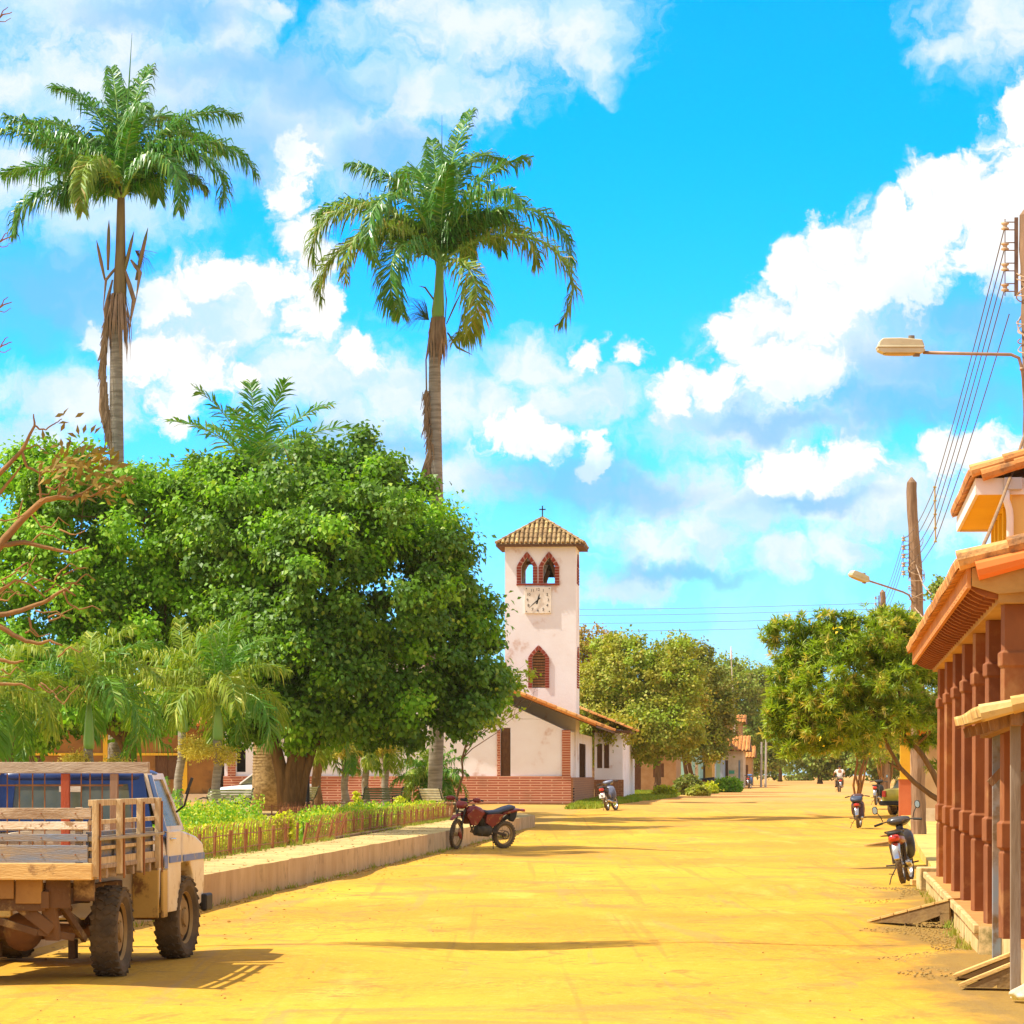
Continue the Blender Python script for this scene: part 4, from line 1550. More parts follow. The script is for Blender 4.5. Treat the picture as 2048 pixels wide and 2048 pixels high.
def crown(name, blobs, n, size, mats, parent, seed, clump=0.35, per=90, shell=0.75, droop=0.25, aspect=0.36, clamp=None, mfrac=None):
    rs = np.random.RandomState(seed)
    P, out, idx, cc = crown_points(blobs, n, rs, clump, per, shell, clamp)
    m = len(P)
    D = out * 0.7 + rs.normal(size=(m, 3)) * 0.6 + np.array([0, 0, -droop])
    Nn = out * 0.95 + rs.normal(size=(m, 3)) * 0.38 + np.array([0, 0, 0.45])
    ln = size * rs.uniform(0.7, 1.35, m)
    V, Fq = leaf_quads(P, D, Nn, ln, ln * aspect)
    if not isinstance(mats, (list, tuple)):
        mats = [mats]
    mi = None
    if len(mats) > 1:
        cm = rs.choice(len(mats), idx.max() + 1, p=mfrac)
        mi = cm[idx]
    return np_mesh(name, V, Fq, mats, parent, mi)


def rosettes(name, blobs, n, size, mats, parent, seed, leaves=14, clump=0.4, per=8, mfrac=None, aspect=0.09):
    """long narrow leaves in starry tufts."""
    rs = np.random.RandomState(seed)
    C0, out, idx, cc = crown_points(blobs, n, rs, clump, per, 0.6)
    m = len(C0)
    P = np.repeat(C0, leaves, 0)
    O = np.repeat(out, leaves, 0)
    D = O * 0.5 + rs.normal(size=P.shape) * 0.75 + np.array([0, 0, 0.1])
    D = unit(D)
    Nn = rs.normal(size=P.shape) * 0.5 + np.array([0, 0, 1.0])
    ln = size * rs.uniform(0.6, 1.2, len(P))
    P = P - O * 0.02
    V, Fq = leaf_quads(P, D, Nn, ln, ln * aspect)
    mi = None
    if not isinstance(mats, (list, tuple)):
        mats = [mats]
    if len(mats) > 1:
        k = rs.choice(len(mats), m, p=mfrac)
        mi = np.repeat(k, leaves)
    return np_mesh(name, V, Fq, mats, parent, mi)


def limb_path(p0, p1, rs, n=6, wob=0.12, sag=0.0):
    p0, p1 = Vector(p0), Vector(p1)
    L_ = (p1 - p0).length
    pts = []
    for i in range(n + 1):
        t = i / n
        p = p0.lerp(p1, t)
        k = math.sin(math.pi * t) * wob * L_
        p += Vector((rs.uniform(-1, 1) * k * 0.5, rs.uniform(-1, 1) * k * 0.5, rs.uniform(-0.3, 0.6) * k - sag * math.sin(math.pi * t)))
        pts.append(p)
    return pts


def tree_trunk(parent, matl, base, top, r0, limbs, seed, r1=None, name='trunk'):
    rs = random.Random(seed)
    mb = MB()
    pts = limb_path(base, top, rs, 7, 0.05)
    pts[0] = Vector(base)
    r1 = r1 or r0 * 0.6
    rr = [r0 * (1.35 if i == 0 else 1) + (r1 - r0) * i / 7 for i in range(8)]
    mb.tube(pts, rr, 10)
    for (q, rad) in limbs:
        st = pts[rs.choice([4, 5, 6, 7])]
        lp = limb_path(st, q, rs, 6, 0.16)
        mb.tube(lp, [rad * (1 - 0.8 * i / 6) for i in range(7)], 7)
        for s in range(3):
            a = lp[rs.choice([3, 4, 5])]
            b = Vector(q) + Vector((rs.uniform(-1, 1), rs.uniform(-1, 1), rs.uniform(-0.4, 0.8))) * (Vector(q) - st).length * 0.35
            mb.tube(limb_path(a, b, rs, 4, 0.15), [rad * 0.4, rad * 0.3, rad * 0.2, rad * 0.12, rad * 0.05], 5)
    return mb.build(name, matl, parent, smooth=True)


m_bark = mat('brown_bark', (0.24, 0.13, 0.05), (0.14, 0.075, 0.03), 3, 0.9, bump=0.7, bscale=14, stretch=(3, 3, 0.6))
m_barkw = mat('orange_bark', (0.38, 0.19, 0.06), (0.22, 0.11, 0.04), 3, 0.85, bump=0.5, bscale=18)
m_palmbark = mat('grey_palm_bark', (0.36, 0.31, 0.24), (0.20, 0.165, 0.12), 2.2, 0.9, bump=0.8, bscale=5, stretch=(0.6, 0.6, 5))
m_ficus = mat('ficus_leaf', (0.075, 0.18, 0.008), (0.15, 0.29, 0.010), 0.8, 0.46, spec=0.4, trans=0.34, island=((0.40, 0.52, 0.07), 0.14))
m_ficus_l = mat('ficus_new_leaf', (0.26, 0.48, 0.010), (0.16, 0.37, 0.010), 0.9, 0.5, spec=0.35, trans=0.38, island=((0.48, 0.62, 0.07), 0.25))
m_mango = mat('mango_leaf', (0.24, 0.31, 0.02), (0.38, 0.37, 0.03), 0.5, 0.6, spec=0.35, trans=0.3, island=((0.56, 0.46, 0.08), 0.35))
m_mango_o = mat('flowering_mango_leaf', (0.42, 0.24, 0.04), (0.34, 0.27, 0.04), 0.5, 0.65, trans=0.3, island=((0.60, 0.36, 0.06), 0.4))
m_far = mat('far_leaf', (0.20, 0.31, 0.04), (0.30, 0.37, 0.05), 0.25, 0.7, trans=0.25, island=((0.36, 0.33, 0.10), 0.25))
m_far_d = mat('far_dark_leaf', (0.15, 0.21, 0.03), (0.26, 0.26, 0.04), 0.25, 0.7, trans=0.25, island=((0.30, 0.26, 0.07), 0.25))
m_ole_g = mat('oleander_leaf', (0.26, 0.38, 0.02), (0.36, 0.46, 0.03), 1.5, 0.5, spec=0.4, trans=0.35, island=((0.48, 0.52, 0.08), 0.3))
m_ole_y = mat('oleander_dry_leaf', (0.62, 0.52, 0.10), (0.54, 0.42, 0.09), 1.5, 0.6, trans=0.35, island=((0.72, 0.62, 0.16), 0.4))
m_hedge = mat('golden_hedge_leaf', (0.62, 0.60, 0.02), (0.42, 0.50, 0.02), 2.0, 0.5, spec=0.4, trans=0.4, island=((0.75, 0.70, 0.04), 0.3))
m_royal = mat('royal_palm_leaflet', (0.045, 0.19, 0.012), (0.085, 0.26, 0.014), 0.7, 0.35, spec=0.6, trans=0.25, island=((0.26, 0.38, 0.04), 0.25))
m_royal_y = mat('ageing_palm_leaflet', (0.13, 0.26, 0.015), (0.22, 0.30, 0.02), 0.7, 0.5, spec=0.4, trans=0.25, island=((0.42, 0.32, 0.08), 0.25))
m_royal_b = mat('dead_palm_leaflet', (0.34, 0.22, 0.12), (0.22, 0.14, 0.08), 0.9, 0.8, trans=0.1)
m_adon = mat('small_palm_leaflet', (0.15, 0.26, 0.008), (0.30, 0.36, 0.015), 0.9, 0.5, spec=0.35, trans=0.3, island=((0.55, 0.55, 0.10), 0.3))
m_adon_g = mat('small_palm_green_leaflet', (0.065, 0.20, 0.008), (0.14, 0.28, 0.010), 0.9, 0.5, spec=0.35, trans=0.3, island=((0.40, 0.46, 0.10), 0.2))
m_shaft_g = mat('green_crownshaft', (0.20, 0.42, 0.10), (0.30, 0.42, 0.08), 1.5, 0.45, spec=0.4, stretch=(2, 2, 0.4))
m_shaft_b = mat('brown_crownshaft', (0.26, 0.19, 0.08), (0.17, 0.12, 0.06), 2.0, 0.7, stretch=(3, 3, 0.4))
m_infl = mat('yellow_inflorescence', (0.66, 0.56, 0.08), (0.52, 0.40, 0.05), 3, 0.7, trans=0.3, island=((0.78, 0.70, 0.16), 0.4))
m_husk = mat('dry_palm_husk', (0.38, 0.25, 0.15), (0.24, 0.15, 0.09), 2.5, 0.85, bump=0.5, stretch=(3, 3, 0.5))


def frond(az, el, L_, bend, leaf, nl=46, origin=(0, 0, 0), rs=None, hang=0.6, twist=0.0, w=0.028, plume=0.35, end=0.35, start=0.10, arch=1.25):
    """one pinnate palm frond -> verts, quads of the leaflets plus its rachis points."""
    o = np.array(origin, float)
    n = 22
    pts = [o]
    e = el
    h = np.array([math.sin(az), math.cos(az), 0.0])
    for i in range(n):
        t = (i + 1) / n
        e = el - bend * t ** arch
        a2 = az + twist * t
        h2 = np.array([math.sin(a2), math.cos(a2), 0.0])
        pts.append(pts[-1] + (h2 * math.cos(e) + np.array([0, 0, math.sin(e)])) * (L_ / n))
    pts = np.array(pts)
    Vs, Fs = [], []
    k = 0
    for side in (-1, 1):
        tt = start + (1 - start) * (np.arange(nl) + rs.rand(nl) * 0.8) / nl
        x = tt * n
        i0 = np.minimum(x.astype(int), n - 1)
        fr = (x - i0)[:, None]
        P = pts[i0] * (1 - fr) + pts[i0 + 1] * fr
        T = unit(pts[i0 + 1] - pts[i0])
        S = unit(np.cross(T, np.array([0, 0, 1.0]))) * side
        U = np.cross(S, T) * side
        U = unit(np.where(U[:, 2:3] < 0, -U, U))
        prof = np.sin(np.pi * (0.12 + 0.80 * tt)) ** 0.6
        ll = leaf * prof * rs.uniform(0.8, 1.15, nl)
        pl = rs.normal(size=nl)[:, None] * plume
        D = unit(S * 1.0 + T * (0.55 + 0.7 * tt[:, None] ** 2) + U * (0.15 + pl))
        hg = hang * rs.uniform(0.7, 1.3, nl)[:, None]
        M_ = P + D * ll[:, None] * 0.5 + np.array([0, 0, -1]) * (ll[:, None] * 0.10 * hg)
        E = P + D * ll[:, None] * (0.98 - 0.32 * np.minimum(hg, 1.6)) + np.array([0, 0, -1]) * (ll[:, None] * 0.55 * hg)
        Wd = unit(np.cross(D, U + 0.4 * rs.normal(size=D.shape)))
        ww = w * (0.6 + 0.6 * rs.rand(nl))[:, None]
        q = np.stack([P - Wd * ww * 0.5, P + Wd * ww * 0.5, M_ + Wd * ww, M_ - Wd * ww, E, E], 1)
        V = q[:, :5].reshape(-1, 3)
        base = np.arange(nl)[:, None] * 5 + k
        Fs.append(np.concatenate([base + np.array([[0, 1, 2, 3]]), base + np.array([[3, 2, 4, 4]])], 0))
        Vs.append(V)
        k += len(V)
    return np.concatenate(Vs), np.concatenate(Fs), pts


def fronds_mesh(name, specs, mats, parent, rs, rach_mat, nl=46, w=0.028, **kw):
    """specs: (az, el, L, bend, leaf, mat index). Each frond is a part of its own."""
    for sp in specs:
        extra = dict(kw)
        if len(sp) > 6:
            extra.update(sp[6])
        V, Fq, pts = frond(sp[0], sp[1], sp[2], sp[3], sp[4], nl=extra.pop('nl', nl), rs=rs, w=extra.pop('w', w), **extra)
        tri = Fq[:, 2:3] == -1
        r_ = MB()
        r_.tube([tuple(p) for p in pts[::2]], [0.035 * sp[2] / 3.5 * (1 - 0.85 * i / 11) for i in range(len(pts[::2]))], 5)
        RV = np.array(r_.v)
        RF = np.array([f for f in r_.f if len(f) == 4])
        V2 = np.concatenate([V, RV])
        # split the degenerate quads into a clean tri-tipped mesh through from_pydata
        faces = [tuple(f) if f[2] != f[3] else (f[0], f[1], f[2]) for f in Fq.tolist()]
        off = len(V)
        faces += [tuple(i + off for i in f) for f in RF.tolist()]
        me = bpy.data.meshes.new(name)
        me.from_pydata(V2.tolist(), [], faces)
        me.materials.append(mats[sp[5]])
        me.materials.append(rach_mat)
        me.polygons.foreach_set('material_index', [0] * len(Fq) + [1] * len(RF))
        me.update()
        o = bpy.data.objects.new(name, me)
        C.objects.link(o)
        o.parent = parent
        o.location = extra.get('loc', (0, 0, 0))


def strips(mb, rs, n, c, rad, ln, wd, spread=0.1, mi=0):
    """hanging dry fibres around a stem."""
    for k in range(n):
        a = rs.uniform(0, 6.28)
        p = Vector((c[0] + math.cos(a) * rad, c[1] + math.sin(a) * rad, c[2] + rs.uniform(-0.15, 0.15)))
        l = ln * rs.uniform(0.4, 1.2)
        q = p + Vector((math.cos(a) * spread * rs.uniform(0.2, 1.2), math.sin(a) * spread * rs.uniform(0.2, 1.2), -l * 0.6))
        e = q + Vector((rs.uniform(-0.06, 0.06), rs.uniform(-0.06, 0.06), -l * 0.4))
        w_ = wd * rs.uniform(0.5, 1.4)
        t = Vector((-math.sin(a), math.cos(a), 0)) * w_
        mb.add([p - t, p + t, q + t * 1.1, q - t * 1.1, e], [(0, 1, 2, 3), (3, 2, 4)], mi)


def royal_palm(kind, px, d, label, seed, crown_px, top_px, shaft, fronds, extras):
    """crown_px: where the fronds spring; shaft: (px, py) of the crownshaft foot."""
    g = G(px, d, 0.42 if d < 126 else gz(d))
    root = empty('royal_palm', g, 0, label, 'palm tree', 'tall royal palms above the plaza')
    rs = np.random.RandomState(seed)
    rr = random.Random(seed)
    foot = Vector((0, 0, 0))
    ss = W(*shaft, d) - g
    cr = W(*crown_px, d) - g
    mb = MB()
    n = 26
    pts, rad = [], []
    for i in range(n + 1):
        t = i / n
        p = foot.lerp(ss, t)
        p.x += 0.10 * math.sin(t * 5)
        pts.append(p)
        rad.append(0.25 - 0.06 * t + 0.03 * math.sin(t * 3.1) + 0.004 * (i % 2) + (0.08 if i == 0 else 0))
    mb.tube(pts, rad, 14)
    # leaf scar rings
    for i in range(70):
        t = (i + 0.5) / 70
        x = t * n
        k = min(int(x), n - 1)
        p = pts[k].lerp(pts[k + 1], x - k)
        r_ = rad[k] + (rad[k + 1] - rad[k]) * (x - k)
        mb.lathe([(r_ - 0.01, -0.02), (r_ + 0.009, 0.0), (r_ - 0.01, 0.02)], 14, c=p)
    mb.build('trunk', m_palmbark, root, smooth=True)
    mb = MB()
    mb.tube([ss - Vector((0, 0, 0.1)), ss + Vector((0, 0, 0.4)), ss.lerp(cr, 0.5), cr, cr + Vector((0.02, 0, 0.7))], [0.20, 0.225, 0.17, 0.13, 0.05], 12)
    mb.build('crownshaft', m_shaft_g if kind == 'green' else m_shaft_b, root, smooth=True)
    # unopened spear leaf
    tp = W(*top_px, d) - g
    mb = MB()
    mb.tube([cr + Vector((0, 0, 0.2)), cr.lerp(tp, 0.5) + Vector((0.02, 0, 0)), tp], [0.05, 0.04, 0.006], 6)
    mb.build('spear_leaf', m_royal, root)
    fr = []
    for f in fronds:
        # f: (tip px, tip py, depth offset, rise, leaf, mat)
        tip = W(f[0], f[1], d + f[2]) - g
        v = tip - cr
        az = math.atan2(v.x, v.y)
        hor = math.hypot(v.x, v.y)
        # solve elevation and bend so that the frond ends at the tip
        best = None
        for el in [math.radians(x) for x in range(5, 88, 6)]:
            for bend in [math.radians(x) for x in range(10, 200, 8)]:
                X = Z = 0.0
                for i in range(22):
                    e = el - bend * ((i + 1) / 22) ** 1.6
                    X += math.cos(e) / 22
                    Z += math.sin(e) / 22
                if X <= 0.05:
                    continue
                s_ = math.hypot(hor, v.z) / max(1e-3, math.hypot(X, Z))
                err = abs(math.atan2(Z, X) - math.atan2(v.z, hor)) * 4 + abs(el - math.radians(min(86, f[3] + 16))) * 2.0
                if best is None or err < best[0]:
                    best = (err, el, bend, s_)
        _, el, bend, s_ = best
        fr.append((az, el, s_, bend, f[4] * 1.15, f[5], dict(origin=tuple(cr), twist=rs.uniform(-0.15, 0.15))))
    for k in range(13):
        az = 0.4 + k * 2.39996
        if math.cos(az) < -0.55:
            continue
        fr.append((az, math.radians(rs.uniform(42, 84)), rs.uniform(3.0, 4.0), math.radians(rs.uniform(80, 135)), 1.0, 0, dict(origin=tuple(cr), twist=rs.uniform(-0.15, 0.15))))
    fronds_mesh('frond', fr, [m_royal, m_royal_y, m_royal_b], root, rs, m_shaft_g, nl=170, w=0.034, hang=0.85, plume=0.45, arch=1.6)
    extras(root, g, ss, cr, rr, rs, d)
    return root


def palm_a_extras(root, g, ss, cr, rr, rs, d):
    mb = MB()
    for (a, b, w_) in (((210, 560), (193, 480), 0.09), ((216, 540), (218, 440), 0.10), ((272, 560), (296, 455), 0.11), ((245, 560), (268, 462), 0.10), ((235, 560), (240, 500), 0.1)):
        p, q = W(*a, d) - g, W(*b, d) - g
        mb.tube([p, p.lerp(q, 0.45), p.lerp(q, 0.8), q], [w_ * 0.8, w_ * 1.5, w_ * 1.1, 0.01], 7, flat=0.45)
    mb.build('flower_spathe', mat('olive_spathe', (0.15, 0.19, 0.06), (0.30, 0.17, 0.08), 1.2, 0.6), root, smooth=True)
    mb = MB()
    for (a, b, c_, w_) in (((250, 540), (268, 600), (258, 660), 0.22), ((225, 560), (210, 620), (214, 690), 0.16), ((262, 520), (280, 545), (272, 600), 0.2), ((232, 600), (228, 640), (222, 700), 0.16),
                           ((236, 530), (212, 560), (206, 620), 0.13)):
        p, q, s_ = W(*a, d) - g, W(*b, d) - g, W(*c_, d) - g
        mb.tube([p, p.lerp(q, 0.5), q, s_], [w_ * 0.5, w_, w_, 0.02], 8, flat=0.35)
    strips(mb, rr, 90, ss + Vector((-0.06, 0, 0.1)), 0.26, 1.9, 0.025, 0.22)
    mb.build('dry_husk', m_husk, root)
    mb = MB()
    # long dead leaf skirt down the left of the trunk
    prev = None
    for k in range(300):
        t = rr.random()
        p = W(225 - 4 * math.sin(t * 5) + (2 - 18 * math.sin(t * 3.0) * 0.4), 620 + 250 * t, d) - g
        p += Vector((-0.10 - rr.random() * 0.12, -0.16 + rr.uniform(-0.12, 0.12), 0))
        l = rr.uniform(0.3, 0.8)
        q = p + Vector((rr.uniform(-0.16, 0.05), rr.uniform(-0.05, 0.05), -l))
        w_ = rr.uniform(0.012, 0.03)
        mb.add([p, p + Vector((w_ * 2, 0, 0)), q + Vector((w_, 0, 0)), q], [(0, 1, 2, 3)])
    mb.tube([W(222, 600, d) - g + Vector((-0.1, -0.15, 0)), W(208, 720, d) - g, W(203, 820, d) - g, W(213, 880, d) - g], [0.06, 0.1, 0.1, 0.02], 6)
    mb.build('dead_skirt', m_royal_b, root)
    mb = MB()
    c = W(285, 510, d) - g
    for k in range(36):
        q = c + Vector((rr.uniform(-0.3, 0.55), rr.uniform(-0.3, 0.3), rr.uniform(-0.75, 0.12)))
        mb.tube([c + Vector((-0.25, 0, 0.15)), c.lerp(q, 0.5) + Vector((0, 0, 0.1)), q], [0.006, 0.005, 0.003], 4, cap=False)
    mb.build('flower_tassel', m_bark, root)


def palm_b_extras(root, g, ss, cr, rr, rs, d):
    mb = MB()
    for (pp, w_) in ((((878, 640), (868, 600), (850, 575), (838, 572)), 0.07), (((890, 645), (893, 600), (888, 560)), 0.05), (((893, 648), (910, 610), (922, 585)), 0.07), (((895, 665), (915, 695), (945, 710)), 0.10)):
        q = [W(a, b, d) - g for a, b in pp]
        mb.tube(q, [w_ * 0.6] + [w_] * (len(q) - 2) + [0.012], 7, flat=0.5)
    mb.build('flower_spathe', mat('green_spathe', (0.12, 0.22, 0.05), (0.18, 0.20, 0.06), 1.2, 0.55), root, smooth=True)
    mb = MB()
    strips(mb, rr, 110, ss + Vector((0, 0, 0.05)), 0.24, 1.35, 0.035, 0.10)
    mb.tube([W(862, 655, d) - g, W(856, 700, d) - g, W(852, 720, d) - g, W(853, 780, d) - g], [0.05, 0.05, 0.03, 0.03], 6)
    mb.build('dry_husk', m_husk, root)
    mb = MB()
    for k in range(260):
        t = rr.random()
        cx_ = np.interp(t, [0, 0.35, 0.6, 1], [852, 856, 862, 842])
        p = W(cx_, 780 + 200 * t, d) - g + Vector((rr.uniform(-0.12, 0.12), rr.uniform(-0.3, 0.05), 0))
        l = rr.uniform(0.2, 0.6)
        q = p + Vector((rr.uniform(-0.15, 0.08), rr.uniform(-0.05, 0.05), -l))
        w_ = rr.uniform(0.01, 0.028)
        mb.add([p, p + Vector((w_ * 2, 0, 0)), q + Vector((w_, 0, 0)), q], [(0, 1, 2, 3)])
    mb.tube([W(a, b, d) - g + Vector((0, -0.1, 0)) for a, b in ((853, 780), (855, 850), (862, 900), (846, 950), (838, 990))], [0.04, 0.07, 0.1, 0.1, 0.05], 6)
    mb.build('dead_skirt', m_royal_b, root)
    mb = MB()
    c = W(858, 640, d) - g
    for k in range(70):
        q = W(rr.uniform(795, 850), rr.uniform(590, 665), d + rr.uniform(-0.4, 0.4)) - g
        m_ = c.lerp(q, 0.55) + Vector((0, 0, 0.25))
        mb.tube([c, m_, q], [0.007, 0.006, 0.003], 4, cap=False)
    mb.build('flower_tassel', mat('dark_green_tassel', (0.06, 0.14, 0.06), (0.12, 0.17, 0.08), 3, 0.7), root)


royal_palm('brown', 226, 110, 'taller royal palm with brown husks and a tall spear, towards the dusty truck', 21, (242, 400), (264, 66), (240, 600),
           [(20, 230, 0, 35, 1.0, 0), (-10, 262, -2, 30, 1.0, 0), (0, 352, 2, 20, 1.05, 0), (28, 470, -1, 8, 1.0, 0), (70, 250, 3, 45, 1.0, 0), (118, 175, 2, 68, 0.95, 0), (160, 420, -3, 30, 0.75, 1),
            (220, 130, 2, 84, 0.9, 0), (305, 130, 2, 80, 0.9, 0), (300, 215, -3, 60, 0.75, 0), (476, 225, 1, 55, 1.05, 0), (512, 355, 0, 42, 1.05, 0), (440, 400, -1, 45, 1.0, 0), (350, 420, -3, 30, 0.75, 0),
              (150, 330, 4, 50, 1.0, 0), (240, 190, 4, 82, 0.9, 0), (360, 260, 4, 60, 0.9, 0), (420, 300, 4, 50, 1.0, 0),  (130, 405, -1, 30, 0.9, 0),],
           palm_a_extras)
royal_palm('green', 868, 114, 'royal palm with bright green crownshaft and browning outer fronds', 33, (880, 525), (884, 230), (876, 645),
           [(695, 335, 0, 62, 1.1, 0), (625, 520, -1, 40, 1.1, 1), (636, 430, 1, 45, 1.1, 0), (642, 600, 0, 22, 1.0, 1), (700, 560, -3, 25, 0.75, 1), (745, 530, -3, 50, 0.75, 0), (800, 630, -2, 10, 1.0, 0),
            (935, 225, 2, 80, 1.0, 0), (860, 280, 2, 82, 1.0, 0), (1060, 320, 1, 60, 1.05, 0), (1055, 410, -2, 55, 1.0, 0), (1140, 530, 0, 42, 1.1, 0), (1118, 645, -1, 20, 1.0, 1), 
            (1075, 520, 2, 45, 1.0, 1),  (912, 675, -1, 5, 0.95, 1),   (985, 330, 4, 70, 1.0, 0), (780, 380, 4, 70, 1.0, 0),
            (900, 330, -2, 84, 0.9, 0),  ],
           palm_b_extras)


# a third royal palm further left along the plaza; its long shadow crosses the street
for o_ in [o for o in C.objects if o.name == 'royal_palm']:
    c_ = copy_tree(o_)
    c_.location = (-18.5, 72.5, 0.42)
    c_.scale = (1.22, 1.22, 1.22)
    c_.rotation_euler = (0, 0, 1.1)
    c_['label'] = 'royal palm standing on the plaza beyond the left edge of the picture'


def feather_palm(name, px, d, zfoot, crown_px, label, group, seed, nf, L_, leaf, mats, tr, trunk_mat, el=(15, 85), bend=(60, 140), shaft=None, w=0.03, nl=50, hang=0.9, infl=None, az0=0.0, only=None, mfr=(0.6, 0.4)):
    g = G(px, d, zfoot)
    root = empty(name, g, 0, label, 'palm tree', group)
    rs = np.random.RandomState(seed)
    rr = random.Random(seed)
    cr = W(*crown_px, d) - g
    st = cr - Vector((0, 0, shaft)) if shaft else cr
    mb = MB()
    pts = [Vector((0, 0, 0)).lerp(st, i / 12) + Vector((0.03 * math.sin(i * 0.9), 0, 0)) for i in range(13)]
    pts[0] = Vector((0, 0, 0))
    mb.tube(pts, [tr * (1.5 - 0.5 * min(1, i / 4)) * (1 + 0.04 * (i % 2)) for i in range(13)], 12)
    for i in range(int(st.length / 0.11)):
        t = (i + 0.5) * 0.11 / st.length
        if t > 1:
            break
        p = Vector((0, 0, 0)).lerp(st, t)
        r_ = tr * (1.5 - 0.5 * min(1, t * 3))
        mb.lathe([(r_ - 0.012, -0.015), (r_ + 0.006, 0), (r_ - 0.012, 0.015)], 12, c=p)
    mb.build('trunk', trunk_mat, root, smooth=True)
    if shaft:
        mb = MB()
        mb.tube([st - Vector((0, 0, 0.03)), st + Vector((0, 0, 0.12)), st.lerp(cr, 0.6), cr], [tr * 1.15, tr * 1.25, tr * 0.95, tr * 0.5], 12)
        mb.build('crownshaft', m_shaft_g, root, smooth=True)
    sp = []
    for i in range(nf):
        t = i / max(1, nf - 1)
        az = az0 + i * 2.39996 + rs.uniform(-0.2, 0.2)
        if only:
            az = only[0] + (only[1] - only[0]) * rs.rand()
        e = math.radians(el[1] + (el[0] - el[1]) * t + rs.uniform(-6, 6))
        b = math.radians(bend[0] + (bend[1] - bend[0]) * t + rs.uniform(-10, 10))
        sp.append((az, e, L_ * rs.uniform(0.85, 1.1), b, leaf, int(rs.rand() < mfr[1]) if len(mats) > 1 else 0, dict(origin=tuple(cr), twist=rs.uniform(-0.3, 0.3))))
    fronds_mesh('frond', sp, mats, root, rs, m_shaft_g, nl=nl, w=w, hang=hang, plume=0.5)
    if infl:
        crown('flower_cluster', [((c[0], c[1], c[2]), c[3], c[3], c[4]) for c in infl], 2600, 0.07, m_infl, root, seed + 3, clump=0.16, per=26, shell=0.3, aspect=0.22)
    return root


SPG = 'small drooping palms in the plaza'
feather_palm('small_palm', 176, 86, 0.42, (178, 1408), 'small palm with a bright green crownshaft straight behind the truck rack', SPG, 41, 15, 2.9, 0.8, [m_adon_g, m_adon], 0.115, m_palmbark, (42, 89), (60, 185), 1.15, 0.030, 64,
             infl=[(-0.25, -0.3, 1.62, 0.36, 0.27), (0.75, -0.2, 1.55, 0.34, 0.22)])
feather_palm('small_palm', 352, 98, 0.42, (366, 1402), 'small palm with grey trunk leaning between two others near the yellow post', SPG, 42, 12, 2.9, 0.85, [m_adon_g, m_adon], 0.12, m_palmbark, (42, 89), (60, 185), 0.9, 0.030, 64,
             infl=[(0.5, -0.2, 2.1, 0.5, 0.35)])
feather_palm('small_palm', 432, 94, 0.42, (436, 1412), 'small palm with a pale trunk just left of the brick church corner', SPG, 43, 16, 3.1, 0.85, [m_adon, m_adon_g], 0.12, m_palmbark, (42, 89), (60, 180), 0.95, 0.030, 64,
             infl=[(-0.35, -0.3, 1.95, 0.5, 0.3), (0.3, -0.25, 1.9, 0.4, 0.3)])
feather_palm('small_palm', -18, 84, 0.42, (-12, 1395), 'drooping palm at the plaza edge whose fronds hang beside the truck bed', SPG, 44, 11, 2.6, 0.8, [m_adon, m_adon_g], 0.12, m_palmbark, (0, 80), (80, 150), 0.9, 0.030, 64)
feather_palm('small_palm', 318, 78, 0.42, (318, 1640), 'young palm with one bright spray of leaves by the railings', SPG, 45, 5, 1.3, 0.42, [m_adon_g], 0.05, m_palmbark, (20, 75), (30, 80), None, 0.03, 30)
YP = 'slim palms in the shade under the big ficus'
for i, (px, d, cy, lab) in enumerate(((632, 116, 1470, 'slim palm with dark brown trunk right of the forked ficus trunk'), (690, 120, 1492, 'slim pale palm trunk beside the seated person and lamp post'),
                                      (731, 124, 1490, 'slim palm with dry yellow fronds hanging down its trunk'), (771, 122, 1488, 'slim palm with a golden skirt next to the bushy palm'))):
    feather_palm('shade_palm', px, d, 0.42, (px + (4 if i == 0 else 0), cy), lab, YP, 60 + i, 11, 1.45, 0.5, [m_adon, m_royal_y] if i != 1 else [m_adon, m_adon_g], 0.16 if i == 0 else 0.125, m_palmbark if i else m_bark,
                 (-20, 70), (60, 130), 0.3, 0.03, 40, infl=[(0, -0.3, (HY - cy) / F * d + 1.15, 0.42, 0.3)])
feather_palm('bushy_palm', 862, 124, 0.42, (862, 1560), 'low bushy palm with drooping fronds left of the parked red motorcycle', None, 71, 30, 1.75, 0.5, [m_adon_g, m_adon], 0.12, m_bark, (0, 86), (60, 140), None, 0.03, 44)
feather_palm('date_palm', 537, 118, 0.42, (512, 945), 'thick scaly trunked palm whose crown rises over the ficus', None, 72, 15, 4.2, 0.95, [m_royal], 0.40, mat('scaly_palm_bark', (0.42, 0.28, 0.12), (0.20, 0.125, 0.05), 7, 0.9, bump=1.0, bscale=9, stretch=(1, 1, 1.3)),
             (15, 74), (30, 85), None, 0.045, 56, hang=0.3)


def px_blob(px, py, rpx, rpy, d, g, ry=None, dd=0.0):
    c = W(px, py, d + dd) - g
    k = d / F
    return ((c.x, c.y, c.z), rpx * k, ry or rpx * k, rpy * k)


